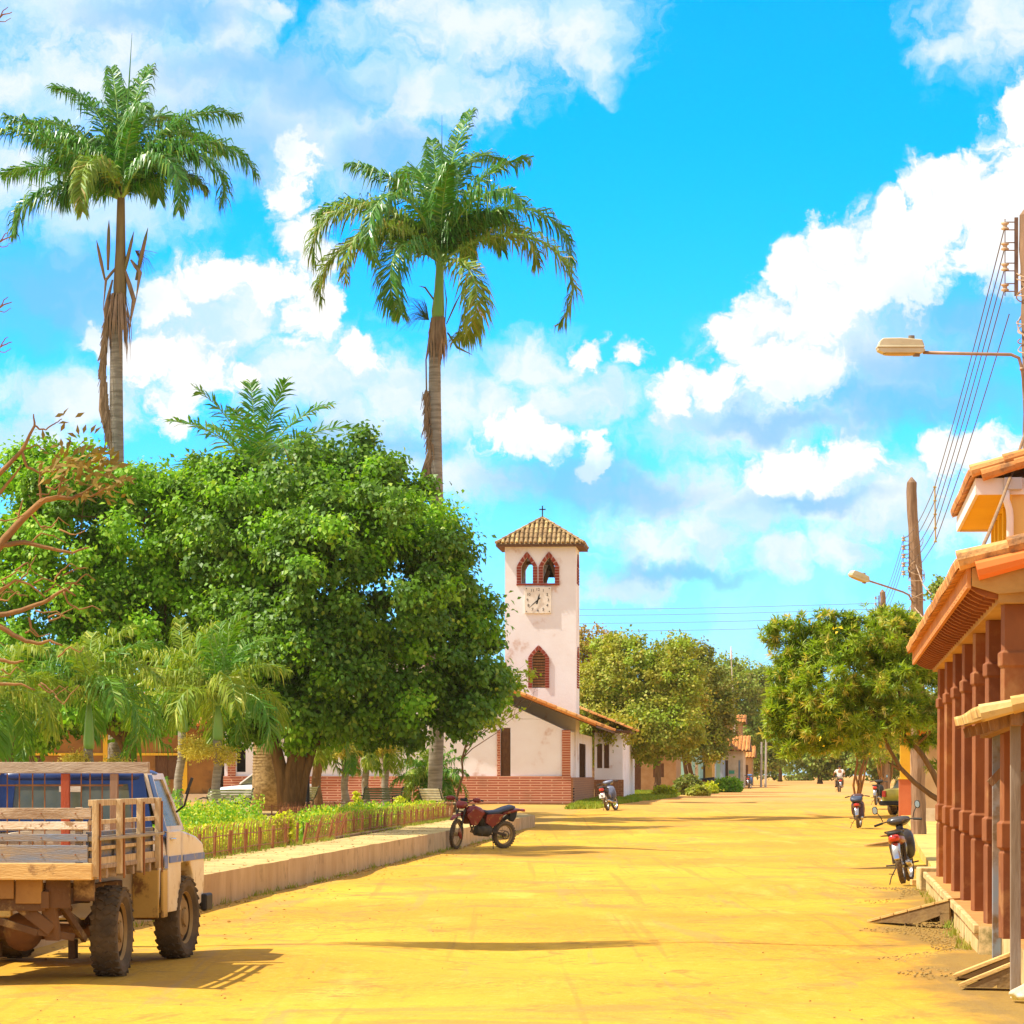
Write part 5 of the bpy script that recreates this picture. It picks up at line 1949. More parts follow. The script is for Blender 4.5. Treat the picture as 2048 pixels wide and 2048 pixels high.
def broad_tree(name, label, cat, px, d, zf, blobs, n, size, mats, trunk_top, r0, seed, group=None, clump=0.35, per=90, bark=None, aspect=0.36, mfrac=None, limbs=None, trunk2=None, droop=0.25, shell=0.75):
    g = G(px, d, zf)
    root = empty(name, g, 0, label, cat, group)
    bb = [px_blob(b[0], b[1], b[2], b[3], d, g, b[5] if len(b) > 5 else None, b[4] if len(b) > 4 else 0) for b in blobs]
    tt = W(*trunk_top, d) - g
    lim = [(b[0], r0 * 0.42) for b in bb[:limbs or 8]]
    tree_trunk(root, bark or m_bark, (0, 0, 0), tt, r0, lim, seed)
    if trunk2:
        for q in trunk2:
            mb = MB()
            mb.tube([W(a, b, d) - g for a, b in q[0]], q[1], 9)
            mb.build('trunk', bark or m_bark, root, smooth=True)
    crown('crown', bb, n, size, mats, root, seed, clump, per, shell, droop, aspect, None, mfrac)
    return root


# the great ficus in front of the church, and its lighter neighbour behind the small palms
broad_tree('ficus_tree', 'large dark green ficus with forked brown trunk in front of the church', 'tree', 576, 103, 0.42,
           [(700, 1240, 250, 240, 0.0), (560, 1050, 170, 140, 0.5), (740, 1010, 115, 105, 0.0), (855, 1140, 112, 120, 0.5), (910, 1320, 95, 115, 0.3), (620, 1360, 190, 125, -1.0), (830, 1380, 150, 105, -1.0),
            (470, 1100, 130, 120, 1.5), (720, 1130, 190, 150, -2.0), (945, 1240, 40, 60, 0.0), (500, 1290, 110, 160, 1.0), (600, 940, 70, 55, 0.5), (735, 915, 60, 50, 0.5), (815, 1010, 55, 45, 0.5), (440, 1000, 90, 90, 2.0), (980, 1375, 40, 50, 0)],
           175000, 0.17, [m_ficus, m_ficus_l], (590, 1480), 0.30, 101, None, 0.56, 260, aspect=0.36, mfrac=(0.78, 0.22), droop=0.7, shell=0.84,
           trunk2=[([(572, 1628), (566, 1560), (552, 1500), (540, 1440)], [0.26, 0.22, 0.2, 0.16]), ([(586, 1628), (596, 1560), (604, 1490), (612, 1430)], [0.22, 0.19, 0.17, 0.14]), ([(598, 1626), (608, 1560), (628, 1490), (640, 1430)], [0.16, 0.14, 0.12, 0.1])])
broad_tree('ficus_tree', 'lighter green ficus crown behind the small palms and the bare branches', 'tree', 262, 106, 0.42,
           [(210, 1090, 200, 170, 0.5), (60, 1080, 150, 150, 1.0), (330, 1110, 150, 160, 0.5), (110, 1260, 190, 160, 0.0), (300, 1290, 190, 160, 0), (200, 1400, 200, 90, 0), (20, 1370, 120, 130, 0.0), (280, 965, 60, 60, 0.5), (110, 960, 100, 70, 1), (395, 1010, 60, 70, 1), (430, 1390, 110, 90, 1)],
           105000, 0.175, [m_ficus_l, m_ficus], (262, 1470), 0.28, 102, None, 0.56, 240, aspect=0.36, mfrac=(0.82, 0.18), droop=0.7, shell=0.84, trunk2=[([(20, 1600), (24, 1540), (20, 1480)], [0.2, 0.18, 0.16])])
# light leafy shoots on the sunny top of the big tree
broad_tree('leafy_shrub_tree', 'young bright green sapling leaning over the church roof beside the ficus', 'tree', 905, 112, 0.30,
           [(1000, 1400, 34, 26, 0.0), (1030, 1368, 26, 22, 0.3), (985, 1440, 40, 20, 0.0), (1060, 1345, 14, 12, 0), (1075, 1395, 14, 10, 0), (1048, 1420, 18, 10, 0)],
           900, 0.15, [mat('yellow_green_leaf', (0.42, 0.50, 0.03), (0.34, 0.42, 0.03), 1, 0.5, trans=0.4)], (945, 1440), 0.045, 103, None, 0.22, 14, aspect=0.34, shell=0.2)

# mango trees along the far left side of the street
MG = 'mango trees shading the left side of the street'
broad_tree('mango_tree', 'nearest rounded mango tree beside the church wing, thin leaning trunk', 'tree', 1246, 172, None,
           [(1250, 1370, 90, 85, 0), (1195, 1430, 70, 70, 0), (1310, 1400, 90, 80, 0), (1240, 1310, 62, 42, 0.5), (1222, 1462, 46, 26, -13), (1290, 1460, 110, 60, -1), (1200, 1490, 60, 35, 0), (1350, 1335, 55, 60, 1)],
           52000, 0.17, [m_mango, m_ole_g], (1222, 1500), 0.16, 111, MG, 0.42, 60, mfrac=(0.8, 0.2))
broad_tree('mango_tree', 'darker mango tree with two leaning trunks in front of the teal house', 'tree', 1380, 205, None,
           [(1400, 1400, 66, 80, 0), (1370, 1340, 62, 60, 0), (1430, 1450, 40, 55, 0), (1350, 1460, 70, 50, 0), (1400, 1490, 50, 34, -1)],
           34000, 0.18, [m_mango, m_far_d], (1364, 1500), 0.16, 112, MG, 0.45, 60, mfrac=(0.45, 0.55), trunk2=[([(1386, 1562), (1376, 1520), (1366, 1480)], [0.14, 0.12, 0.1])])
broad_tree('mango_tree', 'mango tree with a thick dusty trunk at the middle of the row', 'tree', 1314, 190, None,
           [(1320, 1440, 80, 60, 0), (1280, 1480, 60, 34, 0), (1350, 1400, 60, 60, 1)], 26000, 0.18, [m_mango, m_mango_o], (1316, 1500), 0.22, 113, MG, 0.45, 60, mfrac=(0.7, 0.3))
broad_tree('flowering_mango_tree', 'mango tree with an orange flowering top behind the church tower', 'tree', 1190, 236, None,
           [(1185, 1310, 55, 55, 0), (1150, 1320, 50, 60, 0), (1205, 1350, 40, 50, 0), (1180, 1400, 70, 60, 0)], 24000, 0.2, [m_mango_o, m_mango], (1185, 1450), 0.3, 114, None, 0.5, 60, mfrac=(0.6, 0.4))
feather_palm('distant_palm', 1172, 200, None, (1172, 1395), 'pale palm fronds between the church tower and the mango trees', None, 77, 9, 2.2, 0.5, [m_adon_g], 0.15, m_palmbark, (30, 85), (30, 80), None, 0.05, 24)

FR = 'trees closing the far end of the street'
for i, (px, d, blobs, n, lab) in enumerate((
        (1440, 330, [(1440, 1370, 70, 55), (1400, 1420, 60, 60), (1480, 1410, 60, 60), (1450, 1470, 80, 50)], 21000, 'broad hazy tree behind the tall radio mast'),
        (1500, 370, [(1505, 1368, 60, 45), (1545, 1390, 55, 60), (1520, 1450, 70, 60), (1530, 1510, 60, 30)], 21000, 'hazy rounded tree over the tan shed at the street end'),
        (1560, 400, [(1580, 1430, 60, 60), (1620, 1470, 60, 60), (1560, 1500, 60, 40)], 15000, 'low pale tree closing the end of the street'),
        (1640, 330, [(1640, 1440, 60, 60), (1690, 1460, 60, 60), (1660, 1510, 70, 40)], 16000, 'hazy tree behind the motorcycle rider'),
        (1760, 300, [(1750, 1420, 70, 70), (1820, 1450, 70, 70), (1780, 1510, 80, 40)], 16000, 'distant tree seen beneath the oleander crown'),
        (1880, 280, [(1870, 1440, 80, 80), (1930, 1470, 80, 70)], 9000, 'distant tree behind the arcade end wall'),
        (1460, 420, [(1460, 1480, 70, 50), (1420, 1510, 60, 30), (1500, 1520, 60, 26)], 12000, 'low dark trees behind the far houses'))):
    broad_tree('far_tree', lab, 'tree', px, d, None, blobs, n, 0.34, [m_far, m_far_d], (px, 1520), 0.25, 130 + i, FR, 0.7, 50, mfrac=(0.65, 0.35), shell=0.6)


def build_treeline():
    rs = np.random.RandomState(9)
    blobs = []
    for k in range(46):
        x = -75 + k * 3.6 + rs.uniform(-1, 1)
        h = rs.uniform(3.0, 4.6)
        blobs.append(((x, 470 + rs.uniform(-12, 12), 1.0 + h), rs.uniform(3.0, 4.5), 4.0, h))
    o = crown('far_woods', blobs, 60000, 0.5, [m_far, m_far_d], None, 140, 1.0, 50, mfrac=(0.6, 0.4))
    tag(o, 'hazy line of woods far beyond the end of the street', 'woods', kind='stuff')


build_treeline()

# small tree showing over the arcade roof
broad_tree('far_tree', 'feathery pale tree top peeping over the arcade roof', 'tree', 1880, 120, None, [(1880, 1170, 16, 18), (1868, 1188, 12, 12), (1895, 1200, 18, 20)], 1500, 0.12, [m_far], (1880, 1230), 0.08, 138, None, 0.2, 16, shell=0.3)


def build_oleander():
    d = 61.0
    g = G(1905, d, gz(d) + 0.14)
    root = empty('oleander_tree', g, 0, 'yellow flowering oleander tree with tufted leaves leaning out over the street', 'tree')
    spec = [(1700, 1380, 150, 110, 0.0), (1620, 1300, 75, 60, 0.3), (1595, 1400, 62, 70, 0), (1740, 1280, 120, 55, 0.2), (1820, 1330, 70, 80, 0.2), (1660, 1440, 100, 50, 0), (1820, 1430, 60, 60, -0.2),
            (1560, 1440, 35, 45, 0), (1700, 1245, 35, 26, 0.2), (1800, 1245, 60, 28, 0.2), (1640, 1246, 30, 20, 0), (1870, 1480, 30, 60, 0.3), (1600, 1480, 60, 30, 0), (1550, 1260, 16, 22, 0)]
    bb = [px_blob(b[0], b[1], b[2], b[3], d, g, None, b[4]) for b in spec]
    rosettes('crown', bb, 5600, 0.155, [m_ole_g, m_ole_y, mat('oleander_dark_leaf', (0.11, 0.20, 0.015), (0.17, 0.25, 0.02), 1.5, 0.5, trans=0.3)], root, 150, 15, 0.2, 12, (0.66, 0.12, 0.22), 0.075)
    mb = MB()

    def P(l, dd=0.0):
        return [W(a, b, d + dd) - g for a, b in l]
    mb.tube([Vector((0.05, 0, -0.02))] + P([(1895, 1600), (1883, 1581), (1866, 1545), (1845, 1510), (1826, 1488), (1800, 1462), (1770, 1440), (1740, 1420)]), [0.085, 0.07, 0.06, 0.055, 0.05, 0.045, 0.035, 0.028, 0.02], 9)
    mb.tube(P([(1895, 1610), (1862, 1590), (1830, 1566), (1800, 1535), (1780, 1500), (1765, 1465), (1750, 1430)]), [0.055, 0.05, 0.045, 0.04, 0.032, 0.025, 0.018], 9)
    mb.tube(P([(1830, 1492), (1850, 1474), (1862, 1462), (1868, 1440)]), [0.035, 0.03, 0.025, 0.015], 8)
    mb.tube(P([(1800, 1540), (1786, 1530), (1776, 1525)]), [0.03, 0.022, 0.012], 7)
    mb.tube(P([(1765, 1465), (1730, 1430), (1690, 1400), (1640, 1370), (1600, 1340)]), [0.028, 0.025, 0.02, 0.016, 0.01], 7)
    mb.tube(P([(1740, 1420), (1720, 1370), (1700, 1320), (1690, 1270)]), [0.022, 0.018, 0.014, 0.01], 7)
    mb.tube(P([(1800, 1462), (1800, 1400), (1790, 1330), (1800, 1270)]), [0.03, 0.022, 0.016, 0.01], 7)
    mb.build('trunk', m_bark, root, smooth=True)
    fl_ = crown('flowers', bb[:8], 240, 0.075, mat('yellow_blossom', (0.90, 0.62, 0.02), (0.95, 0.75, 0.05), 1, 0.6, trans=0.3), root, 151, 0.2, 4, aspect=0.42)
    fl_['kind'] = 'stuff'
    rs = random.Random(5)
    bc = [px_blob(1848, 1455, 13, 12, d, g), px_blob(1812, 1484, 7, 6, d, g)]
    fo_ = crown('orange_flowers', bc, 160, 0.06, mat('orange_blossom', (0.85, 0.16, 0.03), (0.9, 0.25, 0.05), 1, 0.6), root, 152, 0.06, 10, aspect=0.42, shell=0.2)
    fo_['kind'] = 'stuff'


build_oleander()


def build_stem_tree(px, d, label, spread, group, seed, top=1500):
    g = G(px, d)
    root = empty('many_stemmed_tree', g, 0, label, 'tree', group)
    rs = random.Random(seed)
    mb = MB()
    for k in range(6):
        q = W(px + rs.uniform(-1, 1) * spread, top + rs.uniform(-10, 20), d + rs.uniform(-0.5, 0.5)) - g
        mb.tube(limb_path((rs.uniform(-0.1, 0.1), rs.uniform(-0.1, 0.1), -0.02), q, rs, 5, 0.08), [0.06, 0.05, 0.045, 0.04, 0.03, 0.02], 7)
    mb.build('trunk', m_barkw, root, smooth=True)
    bb = [px_blob(px - 20, top - 20, 45, 36, d, g), px_blob(px + 26, top - 30, 50, 40, d, g), px_blob(px, top - 60, 50, 36, d, g)]
    rosettes('crown', bb, 900, 0.2, [m_ole_g, m_ole_y], root, seed, 12, 0.3, 10, (0.7, 0.3), 0.09)


build_stem_tree(1712, 128, 'many stemmed bush tree behind the dark scooter', 26, 'small street trees on the right', 161)
build_stem_tree(1770, 150, 'smaller stemmed bush tree just left of the yellow pillar', 18, 'small street trees on the right', 162, 1510)


def build_bare_tree():
    d = 32.5
    g = Vector((-7.1, d, 0.42))
    root = empty('bare_branch_tree', g, 0, 'nearly bare tree with orange brown branches and a few dry leaves at the plaza edge', 'tree')
    mb = MB()

    def T(l, r0, r1, dd=0.0, dm=0.0):
        pts = [W(a, b, d + dd + dm * i) - g for i, (a, b) in enumerate(l)]
        # smooth subdivision
        P2 = []
        for i in range(len(pts) - 1):
            for s in range(3):
                P2.append(pts[i].lerp(pts[i + 1], s / 3) + Vector((random.uniform(-1, 1), random.uniform(-1, 1), random.uniform(-1, 1))) * 0.006)
        P2.append(pts[-1])
        n = len(P2)
        mb.tube(P2, [(0.72 * (r0 + (r1 - r0) * i / (n - 1))) for i in range(n)], 8)
    random.seed(8)
    hub = W(-120, 1260, d) - g
    mb.tube([Vector((0, 0, 0)), Vector((0.05, 0, 0.8)), hub.lerp(Vector((0, 0, 0)), 0.3), hub], [0.17, 0.14, 0.12, 0.10], 12)
    T([(-120, 1260), (-60, 1160), (0, 1091), (35, 1049), (83, 1001), (116, 995), (145, 997), (172, 983), (190, 966)], 0.075, 0.012)
    T([(145, 997), (165, 990), (185, 992), (215, 975), (240, 985)], 0.02, 0.008)
    T([(-120, 1180), (-60, 1010), (0, 946), (43, 902), (70, 852), (67, 828)], 0.055, 0.008)
    T([(70, 852), (78, 858), (92, 859), (105, 850), (116, 843), (124, 838)], 0.014, 0.006)
    T([(43, 902), (60, 895), (74, 890), (84, 899), (92, 895)], 0.013, 0.005)
    T([(0, 1091), (48, 1084), (104, 1097), (145, 1105), (178, 1095)], 0.04, 0.01)
    T([(-40, 1040), (0, 985), (20, 960), (43, 930)], 0.03, 0.012)
    T([(-80, 1210), (0, 1230), (42, 1221), (87, 1205), (118, 1184), (132, 1178), (151, 1192)], 0.045, 0.01)
    T([(128, 1182), (135, 1205), (158, 1219), (185, 1212), (205, 1222)], 0.015, 0.006)
    T([(-80, 1240), (0, 1253), (42, 1278), (74, 1288), (100, 1281), (125, 1291)], 0.045, 0.012)
    T([(58, 1234), (62, 1256), (77, 1272)], 0.02, 0.01)
    T([(-60, 1300), (0, 1320), (30, 1326), (48, 1322)], 0.035, 0.012)
    T([(-60, 1350), (0, 1368), (42, 1368), (70, 1380)], 0.03, 0.01)
    T([(-60, 1180), (-10, 1190), (30, 1160), (60, 1168), (90, 1195)], 0.028, 0.01)
    T([(83, 1001), (78, 970), (80, 945)], 0.02, 0.01)
    T([(35, 1049), (40, 1020), (46, 1000)], 0.016, 0.008)
    T([(116, 995), (124, 960), (138, 940)], 0.02, 0.008)
    T([(43, 902), (55, 935), (78, 945), (105, 943), (128, 930)], 0.022, 0.008)
    for yy in (480, 610, 690, 30):
        T([(-60, yy + 60), (-20, yy + 20), (6, yy), (24, yy - 6)], 0.02, 0.006)
        T([(-4, yy + 10), (8, yy - 10), (16, yy - 16)], 0.01, 0.005)
        T([(-10, yy + 12), (10, yy + 14), (22, yy + 6)], 0.008, 0.004)
    T([(-120, 1260), (-110, 900), (-70, 640), (-50, 530)], 0.06, 0.02)
    T([(-70, 640), (-80, 300), (-60, 40), (-20, -120), (60, -260), (180, -330), (300, -380)], 0.055, 0.02)
    T([(-80, 300), (-260, 0), (-420, -160), (-560, -200), (-700, -180)], 0.09, 0.03)
    T([(-260, 0), (-300, -180), (-220, -330)], 0.06, 0.03)
    T([(-420, -160), (-520, -260), (-640, -330)], 0.05, 0.02)
    T([(-300, -180), (-420, -280), (-500, -340)], 0.04, 0.02)
    T([(-420, -160), (-560, -110), (-690, -80)], 0.04, 0.02)
    T([(-260, 0), (-180, -160), (-150, -260)], 0.04, 0.02)
    T([(-60, 40), (20, -90), (110, -150), (200, -170), (320, -230)], 0.035, 0.012)
    T([(-20, -120), (20, -300), (100, -420), (220, -520)], 0.035, 0.012)
    T([(60, -260), (160, -240), (260, -200), (340, -160)], 0.03, 0.012)
    T([(180, -330), (260, -450), (380, -500)], 0.025, 0.01)
    T([(110, -150), (160, -100), (230, -80)], 0.02, 0.01)
    rb = random.Random(3)
    for k in range(34):
        a = rb.uniform(-40, 130)
        b = rb.uniform(960, 1400)
        l = [(a, b)]
        for s in range(3):
            a += rb.uniform(8, 26)
            b += rb.uniform(-22, 18)
            l.append((a, b))
        T(l, 0.013, 0.005, rb.uniform(-0.6, 0.6), rb.uniform(-0.05, 0.05))
    mb.build('trunk', m_barkw, root, smooth=True)
    rs = np.random.RandomState(12)
    L_ = [(128, 828, 60), (155, 832, 30), (115, 832, 20), (122, 846, 10), (124, 858, 60), (140, 868, -20), (135, 879, -30), (157, 865, 100), (168, 862, 80), (184, 862, 60), (192, 864, 50), (104, 894, 20), (123, 890, 100),
          (135, 893, 70), (164, 886, 45), (176, 897, 30), (86, 874, 90)]
    P, D, ln = [], [], []
    for (a, b, an) in L_:
        P.append(W(a - 6 * math.cos(math.radians(an)), b + 6 * math.sin(math.radians(an)), d) - g)
        D.append((math.cos(math.radians(an)), rs.uniform(-0.3, 0.3), math.sin(math.radians(an))))
        ln.append(0.11)
    for k in range(120):
        a, b = rs.uniform(85, 235), 900 + abs(rs.normal()) * 22 + rs.uniform(0, 30)
        P.append(W(a, b, d + rs.uniform(-0.4, 0.4)) - g)
        an = rs.uniform(-0.6, 1.4) + (3.14 if rs.rand() < .4 else 0)
        D.append((math.cos(an), rs.uniform(-0.5, 0.5), math.sin(an)))
        ln.append(rs.uniform(0.08, 0.15))
    tw = [(-700 + 560 * rs.rand(), -330 + 260 * rs.rand() + (60 if rs.rand() < .3 else 0)) for _ in range(70)]
    for k in range(5200):
        q_ = tw[rs.randint(len(tw))]
        a, b = q_[0] + rs.normal() * 30, q_[1] + rs.normal() * 20
        P.append(W(a, b, d + rs.uniform(-0.5, 0.5)) - g)
        D.append((rs.uniform(-1, 1), rs.uniform(-0.5, 0.5), rs.uniform(-0.6, 0.6)))
        ln.append(rs.uniform(0.08, 0.14))
    for k in range(60):
        a, b = rs.uniform(140, 260), rs.uniform(950, 1000)
        P.append(W(a, b, d + rs.uniform(-0.4, 0.4)) - g)
        D.append((rs.uniform(-1, 1), rs.uniform(-0.5, 0.5), rs.uniform(-0.6, 0.6)))
        ln.append(rs.uniform(0.07, 0.12))
    P, D, ln = np.array(P), np.array(D, float), np.array(ln)
    V, Fq = leaf_quads(P, D, rs.normal(size=P.shape) * 0.5 + np.array([0, -0.8, 0.4]), ln, ln * 0.2)
    np_mesh('leaves', V, Fq, mat('olive_dry_leaf', (0.34, 0.22, 0.035), (0.22, 0.15, 0.03), 3, 0.6, trans=0.2), root)


build_bare_tree()


def hedge(name, label, pts, h, w, n, mats, seed, group, mfrac=None, sz=0.06):
    """a clipped hedge following pts (x, y)."""
    rs = np.random.RandomState(seed)
    c = Vector((pts[0][0], pts[0][1], 0.42))
    root = empty(name, c, 0, label, 'hedge', group)
    P = []
    seg = [(Vector((a[0], a[1], 0)), Vector((b[0], b[1], 0))) for a, b in zip(pts[:-1], pts[1:])]
    tot = sum((b - a).length for a, b in seg)
    for a, b in seg:
        k = int(n * (b - a).length / tot)
        dv = (b - a).normalized()
        nv = Vector((-dv.y, dv.x, 0))
        for _ in range(k):
            t = rs.rand()
            ph = t * (b - a).length
            hh = h * (0.85 + 0.18 * math.sin(ph * 1.7 + seed) + 0.12 * math.sin(ph * 4.1))
            an = rs.uniform(0, math.pi)
            r_ = 0.72 + 0.3 * rs.rand()
            u_, v_ = math.cos(an) * w / 2 * r_, math.sin(an) ** 0.6 * hh * r_
            if rs.rand() < 0.35:
                v_ = rs.rand() * hh
                u_ = math.copysign(w / 2 * r_, rs.rand() - 0.5)
            p = a.lerp(b, t) + nv * u_ + Vector((0, 0, v_)) - Vector((c.x, c.y, 0))
            P.append(p)
    P = np.array([tuple(p) for p in P])
    m = len(P)
    D = rs.normal(size=(m, 3)) * 0.6 + np.array([0, -0.1, 0.8])
    Nn = rs.normal(size=(m, 3)) * 0.6 + np.array([0.2, -0.5, 0.5])
    ln = sz * rs.uniform(0.6, 1.3, m)
    V, Fq = leaf_quads(P, D, Nn, ln, ln * 0.34)
    mi = rs.choice(len(mats), m, p=mfrac) if len(mats) > 1 else None
    np_mesh('foliage', V, Fq, mats, root, mi)
    mb = MB()
    for k in range(int(tot / 0.35)):
        t = (k + 0.5) * 0.35
        for a, b in seg:
            if t <= (b - a).length:
                p = a.lerp(b, t / (b - a).length) - Vector((c.x, c.y, 0))
                mb.tube([p, p + Vector((rs.uniform(-.05, .05), rs.uniform(-.05, .05), h * 0.6))], [0.012, 0.006], 5)
                break
            t -= (b - a).length
    mb.build('stem', m_bark, root)


HG = 'clipped golden hedges behind the railings'
fx = fence_x
hedge('golden_hedge', 'golden yellow hedge behind the railings nearest the truck', [(fx(40) - 0.55, 40), (fx(60) - 0.5, 60), (fx(63) - 0.5, 63)], 0.46, 0.6, 17000, [m_hedge, m_ficus_l], 171, HG, (0.8, 0.2))
hedge('golden_hedge', 'golden green hedge with tall shoots beyond the bright railing panel', [(fx(66.5) - 0.6, 66.5), (fx(84) - 0.6, 84)], 0.55, 0.7, 14000, [m_hedge, m_ficus_l], 172, HG, (0.45, 0.55))
hedge('golden_hedge', 'golden hedge at the far plaza corner near the pale bench', [(fx(85) - 0.5, 85.2), (fx(96) - 0.45, 96)], 0.5, 0.7, 10000, [m_hedge, m_ficus_l], 173, HG, (0.7, 0.3))
hedge('golden_hedge', 'short golden green clump of shrubs around the young palm', [(fx(60) - 2.4, 60), (fx(70) - 2.2, 70)], 0.75, 0.8, 7000, [m_ficus_l, m_hedge], 174, HG, (0.65, 0.35))
for i, (px, d, h, lab) in enumerate(((690 + 22, 92, 0.75, 'upright pointed shoot of yellow green leaves behind the railings'), (802, 94, 0.7, 'second pointed leafy shoot in front of the bushy palm'), (565, 60, 0.5, 'leafy shoot beside the forked trunk at the railings'))):
    g = G(px, d, 0.42)
    r = empty('pointed_shrub', g, 0, lab, 'shrub', 'pointed shrubs among the hedges')
    crown('foliage', [((0, 0, h * 0.55), 0.16, 0.16, h * 0.5)], 900, 0.07, m_hedge, r, 180 + i, 0.07, 20, aspect=0.36)
    mb = MB()
    mb.tube([(0, 0, 0), (0.01, 0, h * 0.7)], [0.014, 0.008], 6)
    mb.build('stem', m_bark, r)
# bushes on the verge by the far houses
for i, (px, d, rpx, rpy, mt, lab) in enumerate(((1455, 205, 27, 14, m_ficus_l, 'round bright green bush with big leaves on the verge'), (1418, 195, 14, 9, m_hedge, 'small yellow green bush left of the big leaved bush'),
                                                (1330, 172, 16, 9, m_hedge, 'yellowish low bush on the verge under the mango row'), (1376, 185, 26, 20, m_far_d, 'dark spiky bush at the foot of the leaning trunks'), (1395, 178, 18, 8, m_mango, 'brownish weeds at the verge edge'))):
    g = G(px, d)
    r = empty('verge_bush', g, 0, lab, 'bush', 'bushes on the grassy verge')
    k = d / F
    crown('foliage', [((0, 0, rpy * k * 0.8), rpx * k, rpx * k * 0.8, rpy * k)], 2600, 0.16, mt, r, 190 + i, 0.2, 20, aspect=0.4)
    mb = MB()
    for s in range(4):
        mb.tube([(0, 0, -0.02), (0.15 * math.cos(s * 1.6), 0.15 * math.sin(s * 1.6), rpy * k * 0.8)], [0.02, 0.01], 5)
    mb.build('stem', m_bark, r)
# ------------------------------------------------------------------ vehicles
m_tyre = mat('dusty_tyre', (0.16, 0.105, 0.05), (0.085, 0.06, 0.035), 5, 0.9, bump=0.3)
m_rim = mat('dusty_rim', (0.42, 0.27, 0.10), (0.32, 0.19, 0.07), 4, 0.8)
m_rust = mat('dusty_chassis', (0.17, 0.085, 0.035), (0.09, 0.045, 0.02), 3, 0.85, bump=0.4, dirt=(0.40, 0.25, 0.09), dscale=3, damt=0.3)
m_cabp = mat('dusty_white_truck_paint', (0.88, 0.76, 0.58), (0.78, 0.60, 0.38), 1.5, 0.45, spec=0.5, coat=0.15, dirt=(0.46, 0.26, 0.09), dscale=3.2, damt=0.22)
m_cabl = mat('rusty_yellow_lower_paint', (0.74, 0.48, 0.13), (0.58, 0.34, 0.08), 2, 0.7, dirt=(0.24, 0.12, 0.04), dscale=6, damt=0.3)
m_blue = mat('dark_blue_cab_paint', (0.01, 0.03, 0.13), (0.02, 0.06, 0.20), 2, 0.35, spec=0.5)
m_stripe = mat('blue_stripe', (0.16, 0.24, 0.48), (0.22, 0.27, 0.45), 3, 0.6, dirt=(0.6, 0.45, 0.25), dscale=6, damt=0.2)
m_w_tan = mat('truck_tan_board', (0.56, 0.42, 0.28), (0.34, 0.22, 0.13), 5, 0.85, bump=0.6, stretch=(0.8, 4, 4), detail=8)
m_w_pale = mat('truck_pale_board', (0.88, 0.78, 0.62), (0.76, 0.60, 0.42), 5, 0.8, bump=0.3, stretch=(0.8, 4, 4), dirt=(0.4, 0.24, 0.12), dscale=8, damt=0.15)
m_w_blue = mat('truck_blue_board', (0.20, 0.25, 0.34), (0.36, 0.27, 0.18), 5, 0.85, bump=0.4, stretch=(0.5, 5, 5), detail=9, dirt=(0.50, 0.33, 0.15), dscale=4, damt=0.25)
m_w_red = mat('truck_red_post', (0.50, 0.09, 0.03), (0.40, 0.08, 0.03), 4, 0.8, bump=0.3, stretch=(4, 4, 0.6))
m_w_brown = mat('truck_brown_post', (0.36, 0.20, 0.11), (0.28, 0.14, 0.07), 4, 0.85, bump=0.3, stretch=(4, 4, 0.6))
m_w_gold = mat('truck_golden_slat', (0.72, 0.54, 0.30), (0.48, 0.31, 0.14), 4, 0.8, bump=0.3, stretch=(3, 3, 1))
m_rod = mat('rusty_rod', (0.36, 0.14, 0.04), (0.24, 0.09, 0.03), 8, 0.8)
m_glass_d = mat('reflecting_dark_glass', (0.20, 0.19, 0.11), (0.10, 0.12, 0.08), 2.5, 0.25, spec=0.4)
m_black = mat('black_rubber', (0.02, 0.018, 0.016), (0.035, 0.03, 0.025), 8, 0.6)
m_chrome = mat('dusty_chrome', (0.62, 0.58, 0.52), (0.50, 0.45, 0.38), 6, 0.25, metal=0.9)
RX = Matrix.Rotation(math.pi / 2, 3, 'Y')     # lathe axis Z -> X


